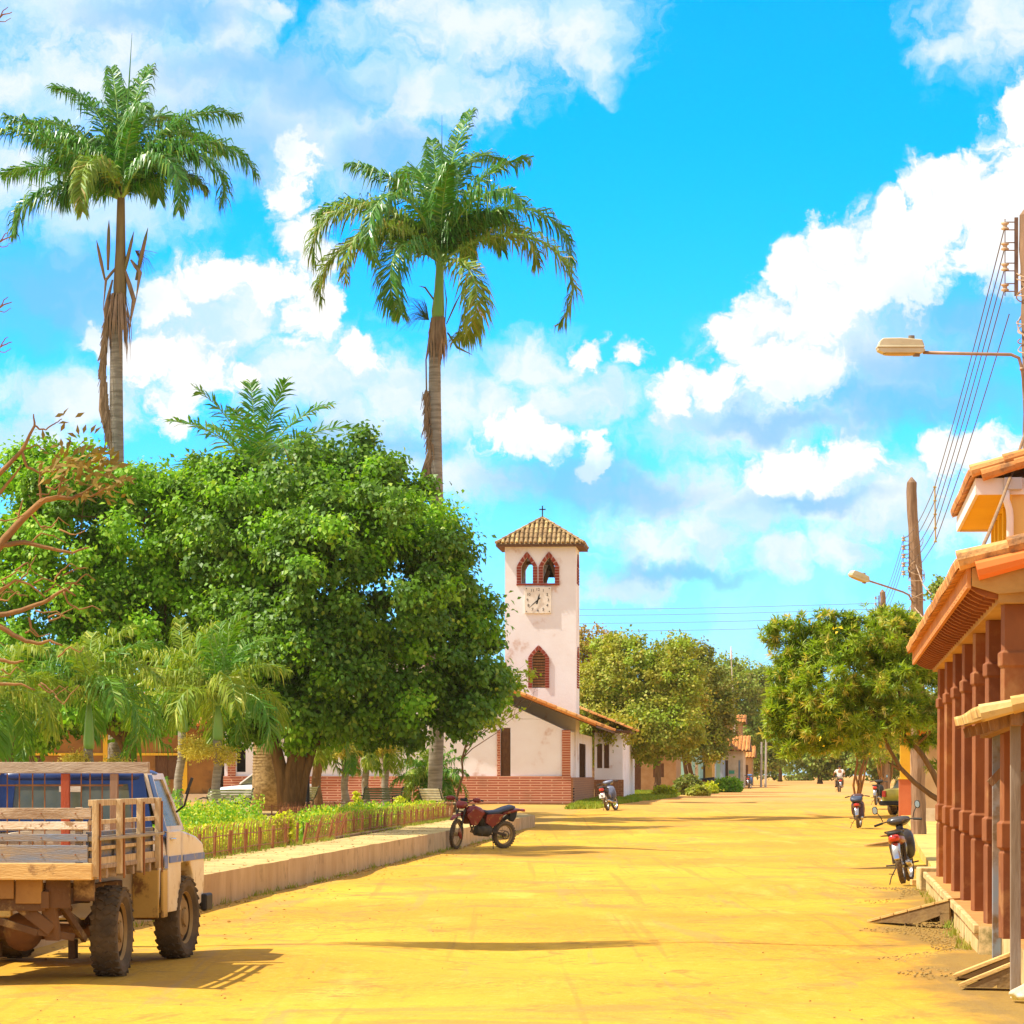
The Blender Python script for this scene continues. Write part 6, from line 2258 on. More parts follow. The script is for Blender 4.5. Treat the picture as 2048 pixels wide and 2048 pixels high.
def tyre(name, parent, loc, r, w, sect, tread=26, rim_r=None, spokes=0, lug=0.012, hub=True, rmat=None, rz=0.0, dia=False):
    """a wheel whose axle runs along X."""
    root = MB()
    hw = w / 2
    s = sect
    prof = [(r - s, -hw * 0.72), (r - s * 0.6, -hw * 0.98), (r - s * 0.25, -hw), (r - 0.03 * r, -hw * 0.86), (r, -hw * 0.55), (r + 0.004, 0), (r, hw * 0.55), (r - 0.03 * r, hw * 0.86), (r - s * 0.25, hw), (r - s * 0.6, hw * 0.98), (r - s, hw * 0.72)]
    root.lathe(prof, 48, RX, (0, 0, 0), close=True)
    for k in range(tread):
        a = 2 * math.pi * k / tread
        for sd in (-1, 1):
            aa = a + (math.pi / tread if sd > 0 else 0)
            R = Matrix.Rotation(aa, 3, 'X')
            if dia:
                for (xo, tw, ang) in ((0.28, 0.50, 0.55), (0.80, 0.42, -0.35)):
                    c = R @ Vector((sd * hw * xo, 0, r + lug * 0.2 - (0.035 * r if xo > 0.5 else 0)))
                    root.box(c, (hw * tw, 2 * math.pi * r / tread * 0.48, lug * 2), R @ Matrix.Rotation(sd * ang, 3, 'Z'))
            else:
                c = R @ Vector((sd * hw * 0.45, 0, r + lug * 0.3))
                root.box(c, (hw * 0.7, 2 * math.pi * r / tread * 0.5, lug * 2), R)
    t = root.build(name, m_tyre, parent, smooth=False)
    t.location = loc
    t.rotation_euler = (0, 0, rz)
    rr = rim_r or (r - s)
    m = MB()
    if spokes:
        m.lathe([(rr * 0.98, -hw * 0.6), (rr * 0.90, -hw * 0.5), (rr * 0.90, hw * 0.5), (rr * 0.98, hw * 0.6), (rr, hw * 0.6), (rr, -hw * 0.6)], 36, RX, close=True)
        for k in range(spokes):
            a = 2 * math.pi * k / spokes
            b = a + (0.5 if k % 2 else -0.5)
            sx = 1 if (k // 2) % 2 else -1
            m.tube([(sx * 0.03, math.cos(b) * 0.045, math.sin(b) * 0.045), (0, math.cos(a) * rr * 0.93, math.sin(a) * rr * 0.93)], 0.0028, 4, cap=False)
        m.lathe([(0.0, -0.06), (0.02, -0.06), (0.05, -0.04), (0.05, 0.04), (0.02, 0.06), (0, 0.06)], 14, RX)
    else:
        m.lathe([(rr, -hw * 0.7), (rr * 0.93, -hw * 0.55), (rr * 0.9, hw * 0.3), (rr * 0.78, hw * 0.28), (rr * 0.70, hw * 0.55), (rr * 0.42, hw * 0.60), (rr * 0.34, hw * 0.45), (rr * 0.30, hw * 0.75), (rr * 0.12, hw * 0.8), (0.0, hw * 0.8)], 32, RX)
        m.lathe([(rr * 0.93, hw * 0.5), (rr * 0.99, hw * 0.74), (rr * 1.03, hw * 0.72), (rr * 1.0, hw * 0.5)], 32, RX, close=True)
        for k in range(6):
            a = 2 * math.pi * k / 6
            m.lathe([(0.0, 0), (0.012, 0), (0.012, 0.018), (0, 0.02)], 6, RX, (hw * 0.5, math.cos(a) * rr * 0.38, math.sin(a) * rr * 0.38))
    o = m.build('rim', rmat or m_rim, t, smooth=True, auto=40)
    return t


def build_truck():
    ty = math.atan(0.088)
    root = empty('flatbed_truck', (-4.10, 27.8, 0.0), -ty, 'dusty white pickup truck with a wooden stake bed seen from behind', 'truck')
    # wheels: spare left ones too
    for (x, y, rz) in ((0.74, 0.0, 0.0), (-0.74, 0.0, 0.0), (0.76, 2.80, -0.10), (-0.76, 2.80, -0.10)):
        w = tyre('wheel', root, (x, y, 0.385), 0.375, 0.225, 0.135, 26, lug=0.011, rz=rz, dia=True)
        if x < 0:
            w.rotation_euler = (0, 0, math.pi + rz)
    # ladder frame, crossmembers, springs
    mb = MB()
    for sx in (-1, 1):
        mb.box2((sx * 0.42 - 0.035, -1.1, 0.62), (sx * 0.42 + 0.035, 3.6, 0.76))
        mb.bar((sx * 0.50, -0.65, 0.56), (sx * 0.50, 0.0, 0.42), 0.06, 0.05)
        mb.bar((sx * 0.50, 0.0, 0.42), (sx * 0.50, 0.65, 0.56), 0.06, 0.05)
    for y in (-1.05, -0.3, 0.6, 1.6, 2.6, 3.5):
        mb.box2((-0.42, y - 0.03, 0.60), (0.42, y + 0.03, 0.74))
    mb.box2((-0.84, -1.12, 0.50), (0.02, -1.06, 0.56))
    mb.box2((-0.84, -1.09, 0.56), (0.0, -1.05, 0.66))
    mb.box2((0.42, -1.06, 0.62), (0.62, -1.02, 0.853))
    mb.box2((0.63, -0.98, 0.68), (0.80, -0.94, 0.853))
    mb.bar((0.18, -1.04, 0.66), (0.46, -1.0, 0.44), 0.04, 0.10)
    mb.bar((0.0, -1.08, 0.53), (0.34, -1.0, 0.42), 0.05, 0.06)
    mb.bar((0.34, -1.0, 0.43), (0.62, -0.9, 0.38), 0.05, 0.06)
    mb.bar((0.44, -1.02, 0.64), (0.46, -0.95, 0.36), 0.13, 0.05)
    mb.bar((0.50, -0.9, 0.66), (0.62, -0.5, 0.34), 0.04, 0.06)
    mb.box2((-0.25, -0.14, 0.17), (-0.18, -0.06, 0.30))
    mb.box((0.42, -0.05, 0.24), (0.06, 0.12, 0.16))
    mb.build('chassis', m_rust, root, bevel=0.006)
    mb = MB()
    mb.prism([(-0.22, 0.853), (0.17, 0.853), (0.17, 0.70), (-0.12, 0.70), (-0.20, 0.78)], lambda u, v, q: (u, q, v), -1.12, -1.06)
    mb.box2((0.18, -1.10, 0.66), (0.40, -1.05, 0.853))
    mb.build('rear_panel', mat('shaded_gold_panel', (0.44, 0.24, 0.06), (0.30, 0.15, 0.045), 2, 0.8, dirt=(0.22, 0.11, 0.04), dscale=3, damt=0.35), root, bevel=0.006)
    mb = MB()
    mb.box((-0.20, -1.14, 0.81), (0.10, 0.05, 0.085))
    mb.build('tail_lamp', mat('dusty_lamp', (0.36, 0.26, 0.14), (0.3, 0.2, 0.1), 5, 0.5), root, bevel=0.01)
    # rear axle with its round differential
    mb = MB()
    mb.tube([(-0.64, 0, 0.385), (-0.2, 0, 0.385), (0.2, 0, 0.385), (0.64, 0, 0.385)], [0.055, 0.07, 0.07, 0.055], 12)
    Rd = Matrix.Rotation(math.pi / 2, 3, 'X')
    mb.lathe([(0.0, 0.20), (0.09, 0.19), (0.15, 0.13), (0.165, 0.09), (0.165, 0.06), (0.15, 0.0), (0.10, -0.12), (0.05, -0.2), (0, -0.2)], 22, Rd, (0.0, 0.0, 0.385))
    for k in range(8):
        a = k * math.pi / 4
        mb.lathe([(0, 0), (0.012, 0), (0.012, 0.015), (0, 0.018)], 6, Rd, (0.0 + 0.15 * math.cos(a), -0.11, 0.385 + 0.15 * math.sin(a)))
    mb.tube([(-0.08, 0.15, 0.42), (-0.02, 2.2, 0.52)], 0.035, 10)
    mb.tube([(-0.66, 2.8, 0.40), (0.66, 2.8, 0.40)], 0.04, 8)
    mb.build('rear_axle', mat('rusty_axle', (0.34, 0.15, 0.05), (0.20, 0.09, 0.04), 3.5, 0.85, bump=0.4, dirt=(0.46, 0.26, 0.08), dscale=5, damt=0.35), root, smooth=True, auto=40)
    # engine mass and exhaust seen below
    mb = MB()
    mb.box2((-0.3, 2.3, 0.36), (0.3, 3.2, 0.62))
    mb.tube([(0.30, 2.4, 0.40), (0.34, 1.0, 0.42), (0.5, 0.6, 0.44)], 0.03, 8)
    mb.build('engine', m_black, root, bevel=0.02)
    # bed
    mb = MB()
    for k in range(7):
        x0 = -0.85 + k * 0.243
        mb.box2((x0, -1.16, 0.935), (x0 + 0.236, 1.66, 0.972))
    for k in range(8):
        y = -1.0 + k * 0.36
        mb.box2((-0.80, y, 0.855), (0.83, y + 0.07, 0.932))
    mb.build('bed_floor', m_w_tan, root, bevel=0.004)
    mb = MB()
    mb.box2((-0.87, -1.24, 0.855), (0.84, -1.165, 0.99))
    mb.build('rear_sill', mat('golden_sill_board', (0.74, 0.47, 0.17), (0.60, 0.35, 0.12), 5, 0.8, bump=0.4, stretch=(0.6, 4, 4), dirt=(0.36, 0.2, 0.08), dscale=5, damt=0.2), root, bevel=0.008)
    # tailgate boards
    tg = MB()
    yb = -1.20
    for (z0, z1, mi) in ((1.345, 1.435, 0), (1.262, 1.325, 1), (1.165, 1.225, 2), (0.995, 1.135, 3)):
        tg.box2((-0.86, yb - 0.02, z0), (0.80 if mi else 0.83, yb + 0.015, z1), mi)
    for x in (-0.7, 0.0, 0.72):
        tg.box2((x - 0.03, yb + 0.017, 0.98), (x + 0.03, yb + 0.045, 1.44), 0)
    for x in (-0.62, 0.1, 0.42, 0.70):
        for z in (1.39, 1.29, 1.195, 1.06):
            tg.lathe([(0, 0), (0.008, 0), (0.006, 0.008), (0, 0.01)], 6, Rd, (x, yb - 0.02, z), 4)
    tg.build('tailgate', [m_w_tan, m_w_pale, m_w_blue, m_w_blue, m_rod], root, bevel=0.004)
    # stake sides
    for sx, nm in ((1, 'side_rack'), (-1, 'side_rack')):
        s = MB()
        X = sx * 0.855
        ys = [-1.16, -0.22, 0.62, 1.42]
        for y in ys:
            s.box2((X - 0.02, y - 0.06, 0.88), (X + 0.02, y + 0.06, 1.50), 0)
            s.box2((X + 0.022 * sx, y + 0.02, 0.84), (X + 0.034 * sx, y + 0.05, 1.47), 2)
        for (z0, z1, mi) in ((1.45, 1.50, 1), (1.30, 1.335, 1), (1.165, 1.205, 3), (1.09, 1.12, 1), (0.955, 1.03, 1)):
            s.box2((X - 0.055 * sx, -1.2, z0), (X - 0.022 * sx, 1.5, z1), mi)
        s.box2((X + 0.035 * sx, -1.18, 1.172), (X + 0.045 * sx, 1.48, 1.198), 3)
        s.box2((X - 0.085 * sx, -1.15, 1.00), (X - 0.06 * sx, 1.5, 1.24), 4)
        s.build(nm, [m_w_gold, m_w_gold, m_rod, mat('grey_metal_strap', (0.42, 0.38, 0.30), (0.34, 0.28, 0.2), 5, 0.5, metal=0.5), m_w_blue], root, bevel=0.003)
    # headboard rack against the cab
    h = MB()
    yh = 1.62
    h.box2((-0.95, yh - 0.04, 1.715), (0.735, yh + 0.03, 1.815), 0)
    for (x, mi, w_) in ((-0.74, 1, 0.075), (-0.64 + 0.02, 1, 0.0), (-0.02, 1, 0.075), (0.42, 2, 0.07)):
        if w_:
            h.box2((x - w_ / 2, yh - 0.03, 0.98), (x + w_ / 2, yh + 0.02, 1.713), mi)
    for z in (1.20, 1.08):
        h.box2((-0.85, yh + 0.022, z), (0.6, yh + 0.045, z + 0.08), 0)
    for x in (-0.55, -0.44, -0.32, -0.21, 0.12, 0.20, 0.31, 0.58):
        h.tube([(x, yh, 1.0), (x, yh, 1.714)], 0.007, 6, 3)
    h.box2((-0.85, yh - 0.005, 1.60), (0.5, yh + 0.003, 1.615), 3)
    h.build('headboard', [m_w_tan, m_w_red, m_w_brown, m_rod], root, bevel=0.004)

    # ---- cab
    yc, yf = 1.80, 3.72
    bd = MB()
    secs = []

    def sec(y, hw, zb, zt, e=5):
        return ((0, y, (zb + zt) / 2), hw, (zt - zb) / 2, e)
    bd.loft([sec(yc, 0.74, 0.42, 1.20), sec(yc + 0.03, 0.79, 0.40, 1.22), sec(2.3, 0.815, 0.40, 1.22), sec(2.62, 0.83, 0.42, 1.22, 4.5)], 40, 0)
    body = bd.build('cab_body', m_cabp, root, smooth=True, auto=35)
    fd = MB()
    # front fenders with a real wheel arch on each side
    prof = [(2.63, 1.20), (2.63, 0.42)]
    n = 12
    arch = [(2.80 + 0.47 * math.cos(math.pi - math.pi * i / n), 0.44 + 0.47 * math.sin(math.pi - math.pi * i / n)) for i in range(n + 1)]
    poly = [(2.63 - 0.0, 1.19)] + [(2.325, 1.19), (2.325, 0.44)] + arch[1:] + [(3.36, 0.46), (3.66, 0.50), (3.72, 0.62), (3.73, 0.95), (3.66, 1.06), (3.3, 1.13), (2.9, 1.17)]
    poly = [(2.635, 1.19), (2.635, 0.885)] + [q for q in arch if q[0] > 2.635] + [(3.36, 0.46), (3.66, 0.50), (3.72, 0.62), (3.73, 0.95), (3.66, 1.06), (3.3, 1.13), (2.9, 1.17)]
    for sx in (-1, 1):
        fd = MB()
        fd.prism(poly, lambda u, v, q, sx=sx: (sx * (0.70 + q), u, v), 0.0, 0.145)
        # sill piece behind the wheel
        pl = [(2.32, 0.50), (2.635, 0.50), (2.635, 0.88)] + [q for q in reversed(arch) if q[0] < 2.635 and q[1] > 0.50] + [(2.33, 0.5)]
        fd.build('fender', m_cabp, root, bevel=0.022)
    hd = MB()
    hd.loft([sec(2.60, 0.72, 0.9, 1.23, 5), sec(2.9, 0.72, 0.9, 1.215, 5), sec(3.4, 0.70, 0.88, 1.165, 4.5), sec(3.68, 0.66, 0.80, 1.08, 4), sec(3.74, 0.60, 0.80, 1.02, 4)], 36)
    hd.build('hood', m_cabp, root, smooth=True, auto=35)
    mb = MB()
    for sx in (-1, 1):
        mb.box2((sx * 0.70, 3.66, 0.66), (sx * 0.30, 3.75, 0.92))
    mb.box2((-0.3, 3.70, 0.66), (0.3, 3.76, 0.92))
    mb.build('grille', m_black, root, bevel=0.01)
    mb = MB()
    mb.box2((-0.86, 3.80, 0.42), (0.86, 3.90, 0.57))
    mb.box2((-0.90, 3.56, 0.41), (-0.84, 3.88, 0.575))
    mb.box2((0.84, 3.56, 0.41), (0.90, 3.88, 0.575))
    mb.build('bumper', m_black, root, bevel=0.02)
    # greenhouse
    zr = 1.735
    rf = MB()
    rf.loft([((0, 1.83, zr - 0.055), 0.60, 0.035, 4), ((0, 1.87, zr - 0.04), 0.66, 0.05, 4), ((0, 2.2, zr - 0.025), 0.675, 0.05, 4), ((0, 2.52, zr - 0.045), 0.66, 0.045, 4), ((0, 2.6, zr - 0.07), 0.62, 0.03, 4)], 28)
    rf.build('cab_roof', m_blue, root, smooth=True)
    # rear wall of the greenhouse with window
    rw = MB()
    f = lambda u, v, q: (u, 1.835 - (zr - v) * 0.06 + q, v)
    rw.wall([(-0.73, 1.19), (0.73, 1.19), (0.64, 1.70), (-0.64, 1.70)], [[(-0.56, 1.30), (0.54, 1.30), (0.50, 1.62), (-0.53, 1.62)]], f, 0.03)
    rw.build('cab_rear_wall', m_blue, root)
    gl = MB()
    gl.add([f(-0.56, 1.30, 0.012), f(0.54, 1.30, 0.012), f(0.50, 1.62, 0.012), f(-0.53, 1.62, 0.012)], [(0, 1, 2, 3)])
    gl.add([(-0.60, 2.55, 1.66), (0.60, 2.55, 1.66), (0.68, 2.86, 1.24), (-0.68, 2.86, 1.24)], [(0, 1, 2, 3)])
    gl.build('rear_window', m_glass_d, root)
    st = MB()
    st.box((-0.02, 1.795, 1.575), (0.20, 0.006, 0.055))
    st.build('sticker', m_w_pale, root)
    for sx in (-1, 1):
        s = MB()
        fs_ = lambda u, v, q, sx=sx: (sx * (0.805 - (v - 1.2) * 0.27 - q), u, v)
        s.wall([(1.84, 1.19), (2.92, 1.19), (2.60, 1.715), (1.86, 1.715)], [[(2.10, 1.235), (2.80, 1.235), (2.52, 1.66), (2.10, 1.66)]], fs_, 0.035)
        d_ = s.build('door_frame', m_cabp if sx > 0 else m_blue, root)
        q = MB()
        q.add([fs_(2.10, 1.235, 0.018), fs_(2.80, 1.235, 0.018), fs_(2.52, 1.66, 0.018), fs_(2.10, 1.66, 0.018)], [(0, 1, 2, 3)])
        q.build('pane', m_glass_d, d_)
        dr = MB()
        dr.prism([(2.06, 0.46), (2.60, 0.46), (2.62, 0.9), (2.62, 1.19), (2.06, 1.19)], lambda u, v, q, sx=sx: (sx * (0.802 + q + 0.012 * (u - 2.06)), u, v), 0.0, 0.022)
        dd = dr.build('door', m_cabp, root, bevel=0.008)
        k = MB()
        k.tube([(sx * 0.835, 2.10, 1.12), (sx * 0.855, 2.12, 1.12), (sx * 0.855, 2.22, 1.12), (sx * 0.84, 2.24, 1.12)], 0.010, 8)
        k.build('handle', m_chrome, dd)
        # blue quarter pillar
        p = MB()
        p.prism([(1.845, 1.195), (2.04, 1.195), (2.02, 1.70), (1.86, 1.70)], lambda u, v, q, sx=sx: (sx * (0.808 - (v - 1.2) * 0.27 + q), u, v), 0.0, 0.006)
        p.build('quarter_panel', m_blue, root)
        # body stripe
        z = MB()
        z.box2((sx * 0.848, 2.64, 0.905), (sx * 0.853, 3.70, 0.965))
        z.box2((sx * 0.828, 2.07, 0.905), (sx * 0.836, 2.61, 0.965))
        z.box2((sx * 0.817, 1.90, 0.86), (sx * 0.822, 2.04, 0.975))
        z.build('stripe', m_stripe, root)
        lp = MB()
        lp.box2((sx * 0.55, 1.775, 0.42), (sx * 0.79, 1.795, 0.86))
        lp.box2((sx * 0.795, 1.83, 0.42), (sx * 0.822, 2.03, 0.85))
        lp.build('rusty_corner', m_cabl, root, bevel=0.01)
    mb = MB()
    mb.tube([(0.80, 2.55, 1.36), (0.88, 2.52, 1.42), (0.93, 2.50, 1.58)], 0.010, 6)
    mb.box((0.93, 2.50, 1.60), (0.025, 0.02, 0.16), rotm('Y', 0.35))
    mb.build('mirror', m_black, root)


build_truck()

m_red = mat('red_motorcycle_plastic', (0.26, 0.022, 0.012), (0.20, 0.016, 0.012), 3, 0.35, spec=0.5, dirt=(0.4, 0.2, 0.06), dscale=7, damt=0.2)
m_seat = mat('dark_blue_seat', (0.03, 0.045, 0.09), (0.04, 0.05, 0.08), 4, 0.45, spec=0.5)
m_eng = mat('grimy_engine', (0.10, 0.075, 0.04), (0.05, 0.04, 0.025), 9, 0.6, metal=0.3)
m_frame = mat('dark_frame', (0.05, 0.04, 0.03), (0.10, 0.06, 0.03), 7, 0.5)
m_lampred = mat('red_lamp_lens', (0.75, 0.05, 0.02), (0.65, 0.04, 0.02), 3, 0.2, spec=0.8)
m_mirror = mat('mirror_glass', (0.55, 0.56, 0.50), (0.45, 0.46, 0.4), 3, 0.08, metal=0.9)


def dirt_bike():
    g = Vector((-0.21, 76.6, 0.0))      # rear wheel foot
    head = Vector((-0.80, -0.60, 0)).normalized()
    rz = math.atan2(-head.x, head.y)
    root = empty('dirt_motorcycle', g, rz, 'red off road motorcycle on its side stand by the plaza kerb', 'motorcycle', ry=math.radians(-6))
    wb = 1.36
    tyre('rear_wheel', root, (0, 0, 0.315), 0.305, 0.11, 0.075, 30, spokes=28, lug=0.013, rmat=m_rim)
    steer = math.radians(32)
    st = bpy.data.objects.new('front_fork', None)
    # front end built in a rotated frame but joined to the root as parts
    R = Matrix.Rotation(steer, 3, 'Z')
    fc = Vector((0, wb, 0.0))

    def FR(x, y, z):
        return fc + R @ Vector((x, y - wb, 0)) + Vector((0, 0, z))
    bpy.data.objects.remove(st)
    tyre('front_wheel', root, tuple(FR(0, wb, 0.345)), 0.335, 0.085, 0.06, 32, spokes=28, lug=0.010, rmat=m_rim, rz=steer)
    mb = MB()
    for sx in (-0.085, 0.085):
        mb.tube([FR(sx, wb, 0.34), FR(sx, wb - 0.16, 0.72), FR(sx, wb - 0.29, 1.02)], [0.026, 0.024, 0.020], 9)
    mb.box(FR(0, wb - 0.22, 0.86), (0.24, 0.07, 0.03), R)
    mb.box(FR(0, wb - 0.28, 1.00), (0.24, 0.07, 0.03), R)
    mb.build('fork', m_frame, root, smooth=True, auto=40)
    mb = MB()
    mb.tube([FR(-0.40, wb - 0.46, 1.12), FR(-0.26, wb - 0.36, 1.14), FR(-0.10, wb - 0.30, 1.06), FR(0.10, wb - 0.30, 1.06), FR(0.26, wb - 0.36, 1.14), FR(0.40, wb - 0.46, 1.12)], 0.013, 8)
    mb.tube([FR(-0.2, wb - 0.34, 1.12), FR(0.2, wb - 0.34, 1.12)], 0.010, 8)
    hb = mb.build('handlebar', m_frame, root, smooth=True)
    for sx in (-1, 1):
        k = MB()
        k.tube([FR(sx * 0.30, wb - 0.39, 1.135), FR(sx * 0.43, wb - 0.475, 1.118)], 0.020, 8)
        k.build('grip', m_black, hb)
        k = MB()
        k.loft([((0, -0.03, 0), 0.03, 0.035), ((0, 0.0, 0), 0.10, 0.055), ((0, 0.03, 0), 0.11, 0.05)], 14)
        hg = k.build('hand_guard', m_red, hb, smooth=True)
        hg.location = FR(sx * 0.33, wb - 0.34, 1.13)
        hg.rotation_euler = (0, 0, steer + sx * 0.2)
    k = MB()
    k.loft([((0, -0.10, 0), 0.09, 0.05), ((0, -0.04, 0), 0.13, 0.075), ((0, 0.05, -0.01), 0.12, 0.09), ((0, 0.10, -0.03), 0.07, 0.06)], 20, e=3)
    hl = k.build('headlamp_cowl', m_red, root, smooth=True)
    hl.location = FR(0, wb - 0.20, 1.02)
    hl.rotation_euler = (0, 0, steer)
    k = MB()
    k.box((0, 0, 0), (0.17, 0.04, 0.06))
    k.lathe([(0, 0), (0.035, 0), (0.035, 0.03), (0, 0.03)], 12, None, (-0.04, 0, 0.02))
    ins = k.build('instrument', m_black, root, bevel=0.008)
    ins.location = FR(0, wb - 0.33, 1.12)
    ins.rotation_euler = (0.3, 0, steer)
    k = MB()
    pts = [(-0.10, 0.30), (0.10, 0.42), (0.30, 0.34)]
    k.loft([((0, wb - 0.36, 0.77), 0.05, 0.012), ((0, wb - 0.15, 0.80), 0.065, 0.018), ((0, wb + 0.15, 0.775), 0.07, 0.018), ((0, wb + 0.38, 0.70), 0.045, 0.010)], 12)
    k2 = MB()
    for v in k.v:
        k2.v.append(tuple(FR(v[0], v[1], v[2])))
    k2.f, k2.mi = k.f, k.mi
    k2.build('front_fender', m_red, root, smooth=True)
    k = MB()
    for sx in (-1, 1):
        a = FR(sx * 0.10, wb + 0.02, 0.30)
        k.loft([((a.x, a.y - 0.05, a.z - 0.02), 0.012, 0.05), ((a.x, a.y, a.z + 0.08), 0.018, 0.13), ((a.x, a.y + 0.05, a.z + 0.1), 0.012, 0.08)], 10)
    k.build('fork_guard', m_red, root, smooth=True)
    # tank, shrouds, seat, tail
    k = MB()
    k.loft([((0, 0.62, 0.83), 0.07, 0.05), ((0, 0.74, 0.86), 0.125, 0.10), ((0, 0.90, 0.88), 0.15, 0.13), ((0, 1.02, 0.88), 0.14, 0.12), ((0, 1.10, 0.88), 0.07, 0.07)], 22, e=2.4)
    k.lathe([(0, 0), (0.035, 0), (0.035, 0.02), (0, 0.025)], 12, None, (0, 0.92, 1.0), 1)
    k.build('tank', [m_red, m_black], root, smooth=True)
    for sx in (-1, 1):
        k = MB()
        k.prism([(0.70, 0.84), (0.98, 0.96), (1.20, 0.80), (1.06, 0.56), (0.90, 0.56), (0.78, 0.72)], lambda u, v, q, sx=sx: (sx * (0.13 + q), u, v), 0.0, 0.03)
        k.build('shroud', m_red, root, bevel=0.012)
        k = MB()
        k.prism([(0.60, 0.80), (0.62, 0.62), (0.42, 0.50), (0.22, 0.62), (0.10, 0.80), (0.30, 0.82)], lambda u, v, q, sx=sx: (sx * (0.09 + q), u, v), 0.0, 0.02)
        k.build('side_panel', m_red, root, bevel=0.008)
    k = MB()
    k.loft([((0, -0.22, 0.96), 0.09, 0.035), ((0, -0.14, 0.965), 0.12, 0.05), ((0, 0.05, 0.92), 0.13, 0.055), ((0, 0.28, 0.85), 0.12, 0.05), ((0, 0.52, 0.835), 0.10, 0.05), ((0, 0.74, 0.90), 0.06, 0.03)], 18, e=3)
    k.build('seat', m_seat, root, smooth=True)
    k = MB()
    k.loft([((0, 0.10, 0.82), 0.08, 0.05), ((0, -0.15, 0.87), 0.10, 0.045), ((0, -0.36, 0.90), 0.09, 0.03), ((0, -0.54, 0.87), 0.06, 0.015)], 14, e=3)
    k.build('rear_fender', m_red, root, smooth=True)
    k = MB()
    k.box((0, -0.50, 0.885), (0.11, 0.07, 0.06))
    k.build('tail_lamp', m_lampred, root, bevel=0.01)
    k = MB()
    k.prism([(-0.30, 0.86), (-0.08, 0.86), (-0.10, 0.68), (-0.2, 0.62), (-0.28, 0.72)], lambda u, v, q: (u * 0 + q, u, v), -0.07, 0.07)
    k.build('tool_box', m_black, root, bevel=0.01)
    k = MB()
    k.loft([((0, 0.42, 0.42), 0.10, 0.10), ((0, 0.50, 0.42), 0.15, 0.14), ((0, 0.72, 0.42), 0.15, 0.13), ((0, 0.82, 0.44), 0.09, 0.09)], 16, e=3)
    k.tube([(0, 0.66, 0.5), (0, 0.74, 0.74)], [0.09, 0.085], 12)
    for i in range(6):
        k.box((0, 0.69 + i * 0.011, 0.56 + i * 0.03), (0.22, 0.19, 0.008), rotm('X', 0.3))
    k.build('engine', m_eng, root, smooth=True, auto=35)
    k = MB()
    k.tube([(0, 1.04, 0.86), (0, 0.98, 0.55), (0, 0.85, 0.33), (0, 0.45, 0.29), (0, 0.34, 0.42), (0, 0.44, 0.78), (0, 1.04, 0.86)], 0.020, 8)
    k.tube([(0, 0.42, 0.78), (0, -0.25, 0.86)], 0.016, 8)
    k.tube([(0, 0.32, 0.52), (0, -0.1, 0.80)], 0.014, 8)
    k.build('frame', m_frame, root, smooth=True)
    k = MB()
    for sx in (-1, 1):
        k.bar((sx * 0.085, 0.40, 0.42), (sx * 0.085, 0.0, 0.315), 0.025, 0.05)
    k.tube([(0.0, 0.30, 0.45), (0.0, 0.14, 0.72)], 0.03, 10)
    k.lathe([(0.08, -0.004), (0.10, -0.004), (0.10, 0.004), (0.08, 0.004)], 24, RX, (-0.07, 0, 0.315), close=True)
    k.tube([(-0.07, 0.0, 0.415), (-0.07, 0.5, 0.46)], 0.006, 4)
    k.tube([(-0.07, 0.0, 0.215), (-0.07, 0.5, 0.38)], 0.006, 4)
    k.build('swing_arm', m_frame, root)
    k = MB()
    k.tube([(0.1, 0.80, 0.55), (0.14, 0.86, 0.38), (0.14, 0.6, 0.32), (0.15, 0.25, 0.5), (0.15, 0.1, 0.6)], 0.018, 8)
    k.tube([(0.15, 0.12, 0.58), (0.15, -0.28, 0.74)], 0.045, 10)
    k.build('exhaust', m_eng, root, smooth=True)
    k = MB()
    k.tube([(-0.10, 0.42, 0.34), (-0.23, 0.46, 0.12), (-0.30, 0.50, 0.012)], 0.010, 6)
    k.box((-0.305, 0.50, 0.010), (0.05, 0.07, 0.016))
    k.build('side_stand', m_frame, root)
    k = MB()
    for sx in (-1, 1):
        k.tube([(sx * 0.1, 0.46, 0.34), (sx * 0.27, 0.44, 0.35)], 0.012, 6)
    k.tube([(-0.12, 0.70, 0.36), (-0.2, 0.78, 0.33)], 0.008, 5)
    k.build('foot_pegs', m_frame, root)


dirt_bike()


